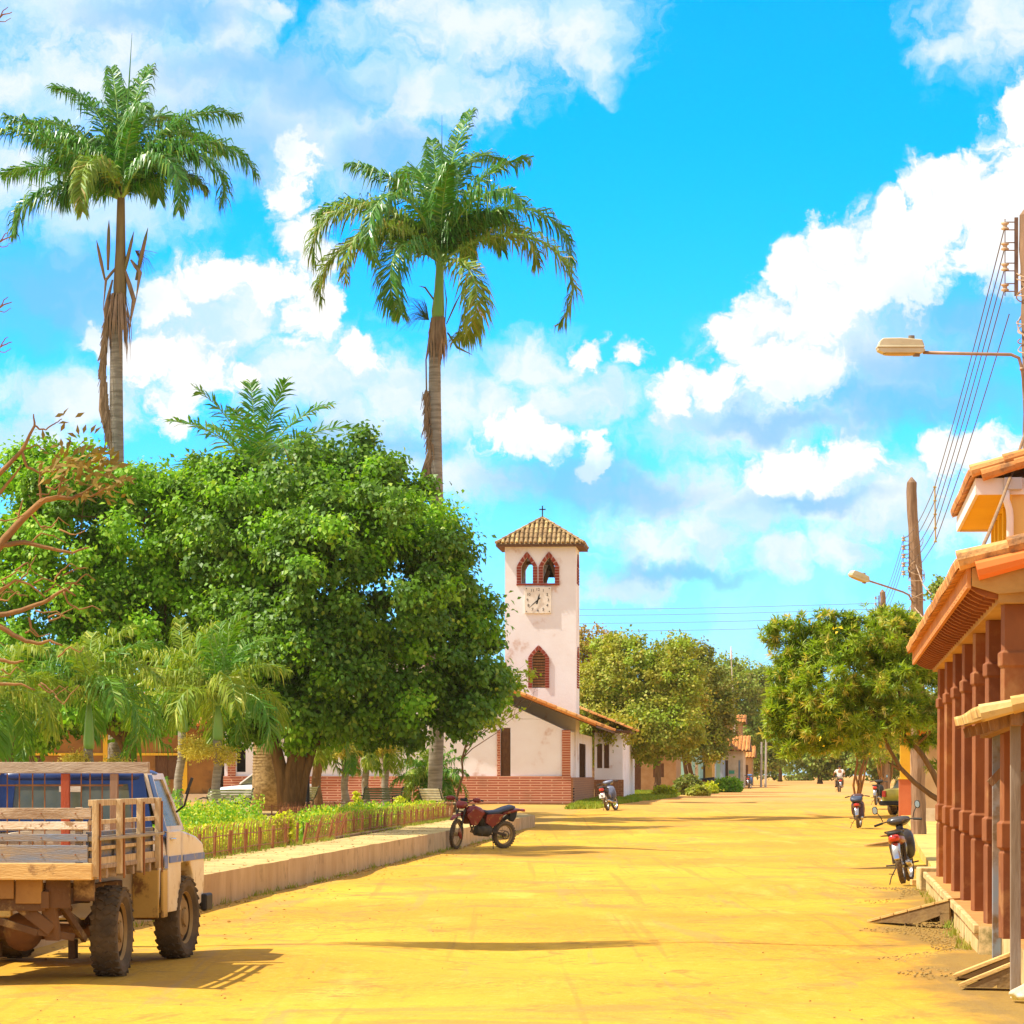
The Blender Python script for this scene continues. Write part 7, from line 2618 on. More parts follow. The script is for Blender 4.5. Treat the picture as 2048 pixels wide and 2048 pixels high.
def underbone(name, loc, rz, label, group=None, lean=0.0, body=None, accent=None, mirrors=True, full=True, plate=None, box=False, sc_=1.0):
    """a small road motorcycle / moped; local +Y forward, rear wheel at the origin."""
    body = body or m_black
    accent = accent or m_red
    root = empty(name, loc, rz, label, 'motorcycle', group, ry=lean)
    root.scale = (sc_, sc_, sc_)
    wb = 1.22
    tyre('rear_wheel', root, (0, 0, 0.295), 0.285, 0.085, 0.06, 26, spokes=20, lug=0.006, rmat=m_chrome)
    tyre('front_wheel', root, (0.015, wb, 0.295), 0.285, 0.075, 0.055, 26, spokes=20, lug=0.006, rmat=m_chrome, rz=-0.15)
    k = MB()
    for sx in (-0.07, 0.07):
        k.tube([(sx, wb, 0.30), (sx, wb - 0.12, 0.62)], 0.022, 8)
    k.build('fork', m_frame, root, smooth=True)
    k = MB()
    k.loft([((0, wb - 0.26, 0.50), 0.045, 0.03), ((0, wb - 0.05, 0.62), 0.06, 0.03), ((0, wb + 0.18, 0.58), 0.055, 0.03), ((0, wb + 0.33, 0.42), 0.03, 0.02)], 12)
    k.build('front_fender', body, root, smooth=True)
    # leg shield
    k = MB()
    k.loft([((0, wb - 0.40, 0.58), 0.20, 0.22), ((0, wb - 0.33, 0.60), 0.21, 0.26), ((0, wb - 0.22, 0.66), 0.13, 0.20), ((0, wb - 0.12, 0.72), 0.06, 0.10)], 18, e=3)
    k.build('leg_shield', body, root, smooth=True)
    k = MB()
    k.tube([(0, wb - 0.22, 0.70), (0, wb - 0.28, 0.92)], [0.05, 0.06], 10)
    k.loft([((0, wb - 0.36, 0.97), 0.12, 0.045), ((0, wb - 0.28, 0.99), 0.19, 0.065), ((0, wb - 0.18, 0.97), 0.15, 0.075), ((0, wb - 0.10, 0.94), 0.08, 0.05)], 18, e=2.8)
    hc = k.build('handlebar_cowl', body, root, smooth=True)
    k = MB()
    k.tube([(-0.36, wb - 0.40, 0.96), (-0.20, wb - 0.34, 0.99), (0.20, wb - 0.34, 0.99), (0.36, wb - 0.40, 0.96)], 0.012, 8)
    hb = k.build('handlebar', m_frame, root)
    for sx in (-1, 1):
        k = MB()
        k.tube([(sx * 0.25, wb - 0.36, 0.98), (sx * 0.38, wb - 0.405, 0.955)], 0.019, 8)
        k.build('grip', m_black, hb)
        if mirrors:
            k = MB()
            k.tube([(sx * 0.24, wb - 0.34, 1.0), (sx * 0.27, wb - 0.33, 1.09), (sx * 0.31, wb - 0.33, 1.15)], 0.008, 6)
            k.loft([((sx * 0.34, wb - 0.345, 1.20), 0.03, 0.045), ((sx * 0.34, wb - 0.33, 1.20), 0.045, 0.065), ((sx * 0.34, wb - 0.31, 1.20), 0.03, 0.045)], 14)
            mm = k.build('mirror', m_black, root, smooth=True)
            k = MB()
            k.lathe([(0, 0), (1.0, 0), (1.0, 0.1), (0, 0.1)], 16)
            gl = k.build('glass', m_mirror, mm)
            gl.scale = (0.036, 0.054, 0.02)
            gl.rotation_euler = (math.pi / 2, 0, 0)
            gl.location = (sx * 0.34, wb - 0.346, 1.20)
    # spine, seat, tail
    k = MB()
    k.loft([((0, 0.10, 0.62), 0.10, 0.10), ((0, 0.35, 0.58), 0.12, 0.12), ((0, 0.60, 0.50), 0.09, 0.10), ((0, 0.85, 0.52), 0.07, 0.08)], 16, e=3)
    k.build('body_cover', body, root, smooth=True)
    k = MB()
    k.loft([((0, -0.30, 0.80), 0.08, 0.03), ((0, -0.22, 0.80), 0.115, 0.045), ((0, 0.05, 0.77), 0.125, 0.05), ((0, 0.30, 0.74), 0.115, 0.05), ((0, 0.50, 0.74), 0.07, 0.035)], 18, e=3)
    k.build('seat', m_seat if group else m_black, root, smooth=True)
    k = MB()
    k.loft([((0, -0.36, 0.74), 0.05, 0.03), ((0, -0.26, 0.71), 0.10, 0.065), ((0, 0.0, 0.69), 0.13, 0.075), ((0, 0.25, 0.66), 0.12, 0.07)], 16, e=3)
    k.build('tail_cover', accent, root, smooth=True)
    k = MB()
    k.loft([((0, -0.395, 0.725), 0.065, 0.04), ((0, -0.37, 0.73), 0.085, 0.05), ((0, -0.30, 0.73), 0.085, 0.05)], 14, e=3)
    k.build('tail_lamp', m_lampred, root, smooth=True)
    k = MB()
    k.tube([(-0.11, 0.05, 0.80), (-0.15, -0.15, 0.83), (-0.13, -0.36, 0.84), (0, -0.42, 0.845), (0.13, -0.36, 0.84), (0.15, -0.15, 0.83), (0.11, 0.05, 0.80)], 0.011, 7)
    k.build('grab_rail', m_frame, root, smooth=True)
    k = MB()
    k.loft([((0, -0.44, 0.40), 0.05, 0.015), ((0, -0.42, 0.47), 0.062, 0.05), ((0, -0.36, 0.58), 0.068, 0.06), ((0, -0.26, 0.64), 0.068, 0.04)], 14, e=2.6)
    k.build('rear_fender', m_chrome, root, smooth=True)
    k = MB()
    k.tube([(0.12, 0.55, 0.33), (0.14, 0.2, 0.27)], 0.02, 8)
    k.tube([(0.14, 0.25, 0.27), (0.15, -0.30, 0.33)], [0.035, 0.045], 12)
    k.build('exhaust', m_chrome, root, smooth=True)
    k = MB()
    k.loft([((0, 0.36, 0.34), 0.09, 0.08), ((0, 0.48, 0.33), 0.12, 0.10), ((0, 0.72, 0.35), 0.09, 0.08)], 14, e=3)
    k.tube([(0, 0.7, 0.36), (0, 0.9, 0.40)], [0.06, 0.055], 10)
    k.build('engine', m_eng, root, smooth=True)
    k = MB()
    for sx in (-1, 1):
        k.bar((sx * 0.07, 0.42, 0.34), (sx * 0.07, 0.0, 0.295), 0.02, 0.035)
        k.tube([(sx * 0.10, 0.02, 0.33), (sx * 0.10, 0.06, 0.64)], 0.022, 8)
        k.tube([(sx * 0.10, 0.42, 0.30), (sx * 0.26, 0.42, 0.31)], 0.014, 6)
    k.build('swing_arm', m_frame, root)
    k = MB()
    k.tube([(-0.09, 0.36, 0.28), (-0.2, 0.32, 0.12), (-0.24, 0.30, 0.01)], 0.010, 6)
    k.tube([(-0.14, 0.30, 0.16), (-0.22, 0.24, 0.18)], 0.007, 5)
    k.build('side_stand', m_frame, root)
    if plate:
        k = MB()
        k.box((0.0, -0.46, 0.52), (0.20, 0.008, 0.14), rotm('X', -0.15))
        pl = k.build('number_plate', mat('white_plate', (0.80, 0.78, 0.74), (0.76, 0.72, 0.68), 5, 0.5), root)
        k = MB()
        v, f = text_mesh(plate, 0.12, 'plate_letter', m_iron, None, lambda x, y, z: (x, -0.474 - z - 0.15 * y * 0, 0.52 + y))
        k.add(v, f)
        k.build('plate_letter', m_iron, pl, fix=False)
    return root


underbone('moped', (6.12, 51.6, 0.0), -math.atan(0.20), 'black moped with round mirrors and chrome rear mudguard by the arcade step', lean=math.radians(-9),
          body=mat('black_moped_plastic', (0.035, 0.03, 0.03), (0.06, 0.045, 0.035), 4, 0.3, spec=0.6, dirt=(0.3, 0.17, 0.05), dscale=9, damt=0.15),
          accent=mat('orange_red_plastic', (0.40, 0.10, 0.02), (0.28, 0.08, 0.03), 4, 0.35))
m_brnbody = mat('dark_maroon_plastic', (0.10, 0.035, 0.03), (0.07, 0.03, 0.025), 3, 0.35, spec=0.5)
u = underbone('moped', G(1716, 101, 0.07), -math.radians(8), 'dark maroon moped with a boxy rear parked beyond the two wooden ramps', body=m_brnbody, accent=m_brnbody, lean=math.radians(-3), mirrors=False)
k = MB()
k.box((0.13, 0.25, 0.55), (0.16, 0.5, 0.42), taper=0.85)
k.build('side_bag', m_brnbody, u, bevel=0.03)
k = MB()
k.loft([((0, -0.40, 0.86), 0.14, 0.05), ((0, -0.2, 0.90), 0.19, 0.09), ((0, 0.1, 0.90), 0.19, 0.09), ((0, 0.2, 0.88), 0.15, 0.06)], 14, e=4)
k.build('rear_rack_bundle', m_seat, u, smooth=True)
underbone('moped', G(1752, 136), -math.radians(14), 'black motorcycle standing upright between the small trees and the yellow car', body=m_black, accent=m_black, mirrors=True)
c3 = G(1216, 126)
underbone('road_motorcycle', (c3.x, 126, gz(126) - 0.0), -math.radians(14), 'motorcycle with an orange tail lamp and white letter plate by the church corner', lean=math.radians(-12), body=mat('silver_blue_tank', (0.20, 0.22, 0.30), (0.12, 0.13, 0.2), 4, 0.3), accent=m_black, plate='E', mirrors=False, sc_=1.12)
c4 = G(1418, 206)
underbone('road_motorcycle', (c4.x, 206, gz(206)), math.radians(98), 'dark red motorcycle parked sideways in front of the teal and yellow houses', body=m_red, accent=m_seat, mirrors=False, sc_=1.1)
c5 = G(1497, 240)
underbone('road_motorcycle', (c5.x, 240, gz(240)), -math.radians(10), 'bluish motorcycle parked beside the tan shed far down the street', body=mat('blue_tank', (0.10, 0.20, 0.42), (0.08, 0.15, 0.35), 3, 0.35), accent=m_seat, mirrors=False)


def build_car(name, loc, rz, label, paint, L_=3.9, wdt=1.62):
    root = empty(name, loc, rz, label, 'car')
    b = MB()
    hw = wdt / 2

    def s(y, h_, zb, zt, e=4.5):
        return ((0, y, (zb + zt) / 2), h_, (zt - zb) / 2, e)
    b.loft([s(0, hw * 0.86, 0.42, 0.92), s(0.06, hw * 0.96, 0.36, 0.98), s(0.5, hw, 0.32, 1.0), s(2.4, hw, 0.30, 0.96), s(3.4, hw * 0.97, 0.32, 0.86), s(L_ - 0.05, hw * 0.9, 0.40, 0.74), s(L_, hw * 0.82, 0.44, 0.68)], 36)
    b.build('body', paint, root, smooth=True, auto=40)
    c = MB()
    c.loft([s(0.55, hw * 0.80, 0.96, 1.0, 5), s(0.85, hw * 0.78, 0.96, 1.36, 5), s(2.0, hw * 0.78, 0.96, 1.42, 5), s(2.65, hw * 0.76, 0.94, 0.99, 5)], 28)
    c.build('cabin', m_glass_d, root, smooth=True, auto=40)
    c = MB()
    c.box((0, 1.42, 1.405), (wdt * 0.78, 1.2, 0.035))
    for sx in (-1, 1):
        for y0, y1 in ((0.58, 0.86), (1.5, 1.5), (2.62, 2.02)):
            c.bar((sx * hw * 0.79, y0, 0.98), (sx * hw * 0.77, y1, 1.40), 0.05, 0.05)
    c.build('roof', paint, root, bevel=0.01)
    for sx in (-1, 1):
        for y in (0.72, 3.05):
            w = tyre('wheel', root, (sx * (hw - 0.09), y, 0.29), 0.285, 0.17, 0.09, 20, lug=0.004, rmat=m_chrome)
            if sx < 0:
                w.rotation_euler = (0, 0, math.pi)
        k = MB()
        k.box((sx * hw * 0.80, -0.01, 0.78), (0.14, 0.08, 0.22))
        k.build('tail_lamp', m_lampred, root, bevel=0.01)
    k = MB()
    k.box((0, -0.05, 0.45), (wdt * 0.96, 0.12, 0.16))
    k.box((0, L_ + 0.04, 0.45), (wdt * 0.92, 0.12, 0.16))
    k.build('bumper', m_black, root, bevel=0.02)
    return root


gc = G(1797, 118, 0.12)
build_car('yellow_car', (gc.x + 0.05, 118, gz(118)), -math.radians(38), 'olive yellow car showing its tail lamp and wheel beside the salmon pillar', mat('olive_yellow_paint', (0.52, 0.44, 0.04), (0.44, 0.35, 0.04), 2, 0.35, spec=0.5, coat=0.3))
gc = G(566, 127)
build_car('white_car', (gc.x + 0.8, 129.5, gz(129)), math.radians(72), 'white car parked behind the thick palm trunk by the church wall', mat('white_car_paint', (0.80, 0.78, 0.76), (0.7, 0.66, 0.62), 2, 0.3, spec=0.5, coat=0.3))


# ------------------------------------------------------------------ people
m_skin = mat('brown_skin', (0.36, 0.18, 0.09), (0.32, 0.15, 0.07), 6, 0.6)
m_hair = mat('black_hair', (0.015, 0.012, 0.01), (0.03, 0.02, 0.015), 10, 0.6)
m_white_cl = mat('white_cloth', (0.82, 0.76, 0.70), (0.75, 0.66, 0.58), 5, 0.9)
m_khaki = mat('khaki_cloth', (0.32, 0.24, 0.13), (0.24, 0.17, 0.09), 5, 0.9)
m_denim = mat('dark_trousers', (0.05, 0.06, 0.09), (0.07, 0.07, 0.09), 6, 0.9)


def skin_mesh(name, verts, edges, radii, matl, parent, root_i=0, sub=2, mats_by_z=None):
    me = bpy.data.meshes.new(name)
    me.from_pydata([tuple(v) for v in verts], edges, [])
    o = bpy.data.objects.new(name, me)
    C.objects.link(o)
    o.parent = parent
    sk = o.modifiers.new('skin', 'SKIN')
    sk.use_smooth_shade = True
    if not me.skin_vertices:
        bpy.context.view_layer.objects.active = o
    for i, r in enumerate(radii):
        me.skin_vertices[0].data[i].radius = r if isinstance(r, tuple) else (r, r)
    me.skin_vertices[0].data[root_i].use_root = True
    s = o.modifiers.new('sub', 'SUBSURF')
    s.levels = sub
    s.render_levels = sub
    # freeze to a plain mesh so that the body is one continuous surface
    dg = bpy.context.evaluated_depsgraph_get()
    new = bpy.data.meshes.new_from_object(o.evaluated_get(dg))
    o.modifiers.clear()
    o.data = new
    new.materials.clear()
    new.materials.append(matl)
    new.polygons.foreach_set('use_smooth', [True] * len(new.polygons))
    return o


def person(label, loc, rz, J, shirt, trousers, cap=None, group=None):
    """J: joints dict in metres (local, +Y is where the person faces)."""
    root = empty('person', loc, rz, label, 'person', group)
    V = [J['pelvis'], J['waist'], J['chest'], J['neck'], J['head0'], J['head1']]
    E = [(0, 1), (1, 2), (2, 3), (3, 4), (4, 5)]
    R = [(0.15, 0.11), (0.135, 0.10), (0.165, 0.11), 0.055, (0.075, 0.085), (0.072, 0.08)]
    for sd in ('L', 'R'):
        b = len(V)
        V += [J['sh' + sd], J['el' + sd], J['wr' + sd], J['hand' + sd]]
        E += [(2, b), (b, b + 1), (b + 1, b + 2), (b + 2, b + 3)]
        R += [0.062, 0.043, 0.028, (0.035, 0.02)]
        b = len(V)
        V += [J['hip' + sd], J['kn' + sd], J['an' + sd], J['toe' + sd]]
        E += [(0, b), (b, b + 1), (b + 1, b + 2), (b + 2, b + 3)]
        R += [0.095, 0.062, 0.042, (0.045, 0.028)]
    skin_mesh('body', V, E, R, m_skin, root)
    # five fingers on each hand
    fg = MB()
    for sd, s in (('L', -1), ('R', 1)):
        h, w = Vector(J['hand' + sd]), Vector(J['wr' + sd])
        d = (h - w).normalized()
        x = d.cross(Vector((0, 0, 1)))
        x = x.normalized() if x.length > 0.01 else Vector((1, 0, 0))
        up = x.cross(d)
        for i in range(4):
            p = h + x * (i - 1.5) * 0.018
            l = (0.062, 0.072, 0.068, 0.052)[i]
            fg.tube([p - d * 0.02, p + d * l * 0.5, p + d * l * 0.85 - up * l * 0.4], [0.009, 0.008, 0.006], 6)
        p = h - d * 0.035 - x * s * 0.03
        fg.tube([p, p - x * s * 0.02 + d * 0.03, p - x * s * 0.018 + d * 0.055], [0.010, 0.009, 0.007], 6)
    fg.build('fingers', m_skin, root, smooth=True)
    # face
    hd = Vector(J['head1'])
    hc = (Vector(J['head0']) + hd) / 2
    fc = MB()
    for s in (-1, 1):
        fc.loft([((hc.x + s * 0.030, hc.y + 0.080, hc.z + 0.015), 0.012, 0.007), ((hc.x + s * 0.030, hc.y + 0.088, hc.z + 0.015), 0.010, 0.005)], 8, 1)
        fc.loft([((hc.x + s * 0.080, hc.y - 0.012, hc.z), 0.008, 0.028), ((hc.x + s * 0.086, hc.y + 0.012, hc.z), 0.006, 0.022)], 8, 0)
    fc.loft([((hc.x, hc.y + 0.070, hc.z - 0.012), 0.014, 0.026), ((hc.x, hc.y + 0.104, hc.z - 0.020), 0.011, 0.010)], 8, 0)
    fc.loft([((hc.x, hc.y + 0.076, hc.z - 0.052), 0.024, 0.006), ((hc.x, hc.y + 0.086, hc.z - 0.052), 0.018, 0.004)], 8, 2)
    fc.build('face', [m_skin, m_hair, m_lampred], root, smooth=True)
    hr = MB()
    hr.lathe([(0.0, 0.115), (0.045, 0.108), (0.075, 0.085), (0.092, 0.045), (0.094, 0.01), (0.086, -0.005)], 18, None, (hc.x, hc.y - 0.012, hc.z + 0.012))
    if cap:
        hr.box((hc.x, hc.y + 0.11, hc.z + 0.035), (0.13, 0.10, 0.012))
    hr.build('cap' if cap else 'hair', cap or m_hair, root, smooth=True)
    # clothes over the body
    c1 = [J['pelvis'], J['waist'], J['chest'], tuple(Vector(J['neck']) - Vector((0, 0, 0.03)))]
    Vc, Ec, Rc = list(c1), [(0, 1), (1, 2), (2, 3)], [(0.165, 0.125), (0.155, 0.12), (0.185, 0.13), 0.07]
    for sd in ('L', 'R'):
        b = len(Vc)
        mid = tuple(Vector(J['sh' + sd]).lerp(Vector(J['el' + sd]), 0.75))
        Vc += [J['sh' + sd], mid]
        Ec += [(2, b), (b, b + 1)]
        Rc += [0.082, 0.062]
    skin_mesh('shirt', Vc, Ec, Rc, shirt, root)
    Vt, Et, Rt = [J['pelvis']], [], [(0.17, 0.13)]
    for sd in ('L', 'R'):
        b = len(Vt)
        Vt += [J['hip' + sd], J['kn' + sd], tuple(Vector(J['kn' + sd]).lerp(Vector(J['an' + sd]), 0.88))]
        Et += [(0, b), (b, b + 1), (b + 1, b + 2)]
        Rt += [0.112, 0.080, 0.058]
    skin_mesh('trousers', Vt, Et, Rt, trousers, root)
    sh = MB()
    for sd in ('L', 'R'):
        a, t = Vector(J['an' + sd]), Vector(J['toe' + sd])
        sh.tube([a + (a - t).normalized() * 0.03 - Vector((0, 0, 0.03)), a.lerp(t, 0.6) - Vector((0, 0, 0.02)), t], [0.05, 0.048, 0.036], 10)
    sh.build('shoes', m_black, root, smooth=True)
    return root


# seated person on the bench by the lamp post
sit = dict(pelvis=(0, 0, 0.50), waist=(0, 0.0, 0.68), chest=(0, 0.03, 0.90), neck=(0, 0.06, 1.08), head0=(0, 0.08, 1.15), head1=(0, 0.095, 1.26),
           shL=(-0.20, 0.04, 1.00), elL=(-0.25, 0.06, 0.74), wrL=(-0.14, 0.30, 0.66), handL=(-0.10, 0.37, 0.64), shR=(0.20, 0.04, 1.00), elR=(0.25, 0.06, 0.74), wrR=(0.14, 0.30, 0.66), handR=(0.10, 0.37, 0.64),
           hipL=(-0.10, 0.04, 0.50), knL=(-0.13, 0.46, 0.50), anL=(-0.13, 0.48, 0.09), toeL=(-0.14, 0.64, 0.05), hipR=(0.10, 0.04, 0.50), knR=(0.13, 0.46, 0.50), anR=(0.13, 0.48, 0.09), toeR=(0.14, 0.64, 0.05))
gs = G(604, 112, 0.42)
person('person in grey cap and khaki shirt sitting on a bench beside the lamp post', gs, math.radians(75), sit, m_khaki, m_denim, cap=mat('grey_cap', (0.34, 0.36, 0.40), (0.28, 0.3, 0.34), 5, 0.9))
# rider far down the street, seen from behind
rd = dict(pelvis=(0, 0.12, 0.86), waist=(0, 0.13, 1.02), chest=(0, 0.20, 1.25), neck=(0, 0.24, 1.42), head0=(0, 0.27, 1.49), head1=(0, 0.28, 1.60),
          shL=(-0.20, 0.20, 1.34), elL=(-0.33, 0.42, 1.16), wrL=(-0.33, 0.66, 1.05), handL=(-0.33, 0.74, 1.02), shR=(0.20, 0.20, 1.34), elR=(0.33, 0.42, 1.16), wrR=(0.33, 0.66, 1.05), handR=(0.33, 0.74, 1.02),
          hipL=(-0.11, 0.14, 0.84), knL=(-0.22, 0.52, 0.72), anL=(-0.22, 0.44, 0.38), toeL=(-0.24, 0.60, 0.34), hipR=(0.11, 0.14, 0.84), knR=(0.22, 0.52, 0.72), anR=(0.22, 0.44, 0.38), toeR=(0.24, 0.60, 0.34))
gr = G(1680, 205)
person('person in a loose white shirt riding a motorcycle away down the street', (gr.x, 205, gz(205)), 0.0, rd, m_white_cl, m_khaki)
underbone('road_motorcycle', (gr.x, 205, gz(205)), 0.0, 'motorcycle ridden away by the person in the white shirt', body=m_seat, accent=m_khaki, mirrors=False)
# ------------------------------------------------------------------ railings, benches, lamps, poles, wires, ramps
m_rail = mat('rusty_railing', (0.42, 0.17, 0.06), (0.28, 0.10, 0.04), 6, 0.75, metal=0.2)
m_bench_g = mat('pale_green_slat', (0.34, 0.36, 0.16), (0.26, 0.26, 0.10), 4, 0.7)
m_bench_c = mat('cast_bench_end', (0.06, 0.055, 0.035), (0.10, 0.08, 0.04), 5, 0.6)


def railing(label, y0, y1, lean=0.0, off=0.0, span=1.55, bright=False, xf=None, zb=0.42, hgt=0.52, group='low iron railings round the plaza bed'):
    xf = xf or fence_x
    a = Vector((xf(y0) + off, y0, zb))
    b = Vector((xf(y1) + off, y1, zb))
    root = empty('railing', a, 0, label, 'railing', group)
    d = b - a
    L_ = d.length
    dn = d.normalized()
    sd = Vector((dn.y, -dn.x, 0))
    rs = random.Random(int(y0 * 10))
    n = int(L_ / span)
    for k in range(n + 1):
        m = MB()
        p = dn * (L_ * k / max(1, n))
        m.tube([p + Vector((0, 0, -0.02)), p + sd * lean * 0.3 + Vector((0, 0, 0.40))], 0.026, 8)
        m.build('post', m_rail, root)
    m = MB()
    for z in (0.09, 0.33):
        m.tube([Vector((0, 0, z)) + sd * lean * z, dn * (L_ * 0.33) + Vector((0, 0, z + rs.uniform(-.012, .012))) + sd * lean * z, dn * (L_ * 0.66) + Vector((0, 0, z + rs.uniform(-.012, .012))) + sd * lean * z, d + Vector((0, 0, z)) + sd * lean * z], 0.009, 5)
    m.build('rail', m_rail, root)
    m = MB()
    pit = 0.15
    k = 0
    while k * pit < L_ - 0.02:
        p = dn * (k * pit + rs.uniform(-0.01, 0.01))
        h = hgt * rs.uniform(0.94, 1.04)
        ln = lean + rs.uniform(-0.05, 0.05)
        q = p + sd * ln * h + dn * rs.uniform(-0.02, 0.02)
        m.tube([p + Vector((0, 0, 0.02)), p.lerp(q, 0.6) + Vector((0, 0, h * 0.62)), q + Vector((0, 0, h * 0.92)), q + sd * 0.02 + dn * 0.02 + Vector((0, 0, h))], [0.0055, 0.0055, 0.005, 0.003], 5, cap=False)
        k += 1
    m.build('bars', m_rail, root)


LB = ((38, 52.5, 0.05, 0.0, 'low rusty railing behind the front of the truck'), (52.6, 61.0, 0.05, 0.0, 'low rusty railing in front of the brightest golden hedge'),
      (61.1, 67.2, 0.28, 0.10, 'railing panel leaning outwards at the foot of the forked trunk'), (67.3, 82.0, 0.05, 0.0, 'low rusty railing with a pipe along its foot past the leaning panel'),
      (82.1, 97.0, 0.05, 0.0, 'last low railing before the pale bench at the plaza corner'))
for (y0, y1, ln, off, lab) in LB:
    railing(lab, y0, y1, ln, off)
# inner railings across the bed
railing('inner railing crossing the plaza behind the golden hedge', 84, 98, 0.0, 0, 1.8, xf=lambda y: -5.9 + 0.05 * (y - 84), hgt=0.45)
railing('inner railing near the thick palm trunk', 90, 112, 0.0, 0, 2.2, xf=lambda y: -8.6 + 0.16 * (y - 90), hgt=0.45)
m = MB()
m.tube([(fence_x(66) + 0.12, 66, 0.445), (fence_x(72) + 0.16, 72, 0.45), (fence_x(80) + 0.10, 80, 0.445)], 0.028, 8)
tag(m.build('pipe', mat('brown_pipe', (0.30, 0.17, 0.06), (0.2, 0.1, 0.04), 4, 0.8)), 'brown pipe lying along the foot of the railing on the pavement', 'pipe')


def bench(loc, rz, label, slat):
    root = empty('bench', loc, rz, label, 'bench', 'slatted benches in the plaza')
    for sx in (-1, 1):
        m = MB()
        x = sx * 0.70
        m.tube([(x, 0.22, 0.0), (x, 0.18, 0.2), (x, 0.20, 0.42)], 0.025, 7)
        m.tube([(x, -0.28, 0.0), (x, -0.2, 0.2), (x, -0.18, 0.42), (x, -0.30, 0.62), (x, -0.36, 0.86), (x, -0.42, 0.90)], 0.025, 7)
        m.tube([(x, 0.20, 0.42), (x, -0.18, 0.42)], 0.025, 7)
        m.tube([(x, 0.22, 0.42), (x, 0.24, 0.60), (x, 0.0, 0.64), (x, -0.28, 0.62)], 0.022, 7)
        m.build('end_frame', m_bench_c, root, smooth=True)
    for k in range(5):
        m = MB()
        m.box((0, 0.16 - k * 0.085, 0.455), (1.46, 0.06, 0.025))
        m.build('seat_slat', slat, root, bevel=0.004)
    for k in range(5):
        m = MB()
        t = k / 4
        m.box((0, -0.235 - 0.12 * t, 0.54 + 0.30 * t), (1.46, 0.025, 0.055), rotm('X', 0.35))
        m.build('back_slat', slat, root, bevel=0.004)


bench(G(449, 93, 0.42), math.radians(155), 'dark bench with pale slats behind the nearest small palm trunk', m_bench_g)
bench(G(755, 104, 0.42), math.radians(150), 'green slatted bench between two slim palm trunks', m_bench_g)
bench(G(880, 98.5, 0.42), math.radians(-62), 'pale weathered bench beside the red off road motorcycle', mat('pale_weathered_slat', (0.62, 0.54, 0.34), (0.5, 0.4, 0.22), 4, 0.8))
bench(G(604, 112, 0.42) + Vector((-0.02, 0.0, 0)), math.radians(75), 'bench on which the person in the grey cap sits', m_bench_g)


def plaza_lamp():
    g = G(616, 108, 0.42)
    root = empty('lamp_post', g, 0, 'slim black plaza lamp post between the forked trunk and the slim palms', 'lamp post')
    m = MB()
    m.tube([(0, 0, 0), (0, 0, 0.25), (0, 0, 0.3), (0, 0, 3.2)], [0.11, 0.10, 0.06, 0.05], 10)
    m.build('post', m_iron, root)
    m = MB()
    m.lathe([(0.0, 0.0), (0.08, 0.02), (0.16, 0.15), (0.16, 0.24), (0.08, 0.34), (0, 0.36)], 14, None, (0, 0, 3.2))
    m.build('lamp_globe', mat('milky_globe', (0.75, 0.72, 0.65), (0.7, 0.66, 0.6), 2, 0.4), root, smooth=True)


plaza_lamp()

m_pole = mat('weathered_wood_pole', (0.36, 0.22, 0.13), (0.19, 0.11, 0.06), 3.0, 0.9, bump=0.8, bscale=10, stretch=(3, 3, 0.35), detail=9, dirt=(0.10, 0.06, 0.03), dscale=1.6, damt=0.1)
m_wire = mat('dark_wire', (0.10, 0.07, 0.05), (0.14, 0.09, 0.06), 3, 0.6)
m_ins = mat('brown_insulator', (0.62, 0.48, 0.30), (0.50, 0.32, 0.18), 4, 0.35, spec=0.6)
m_lampcase = mat('cream_lamp_case', (0.66, 0.58, 0.38), (0.56, 0.47, 0.28), 3, 0.55)


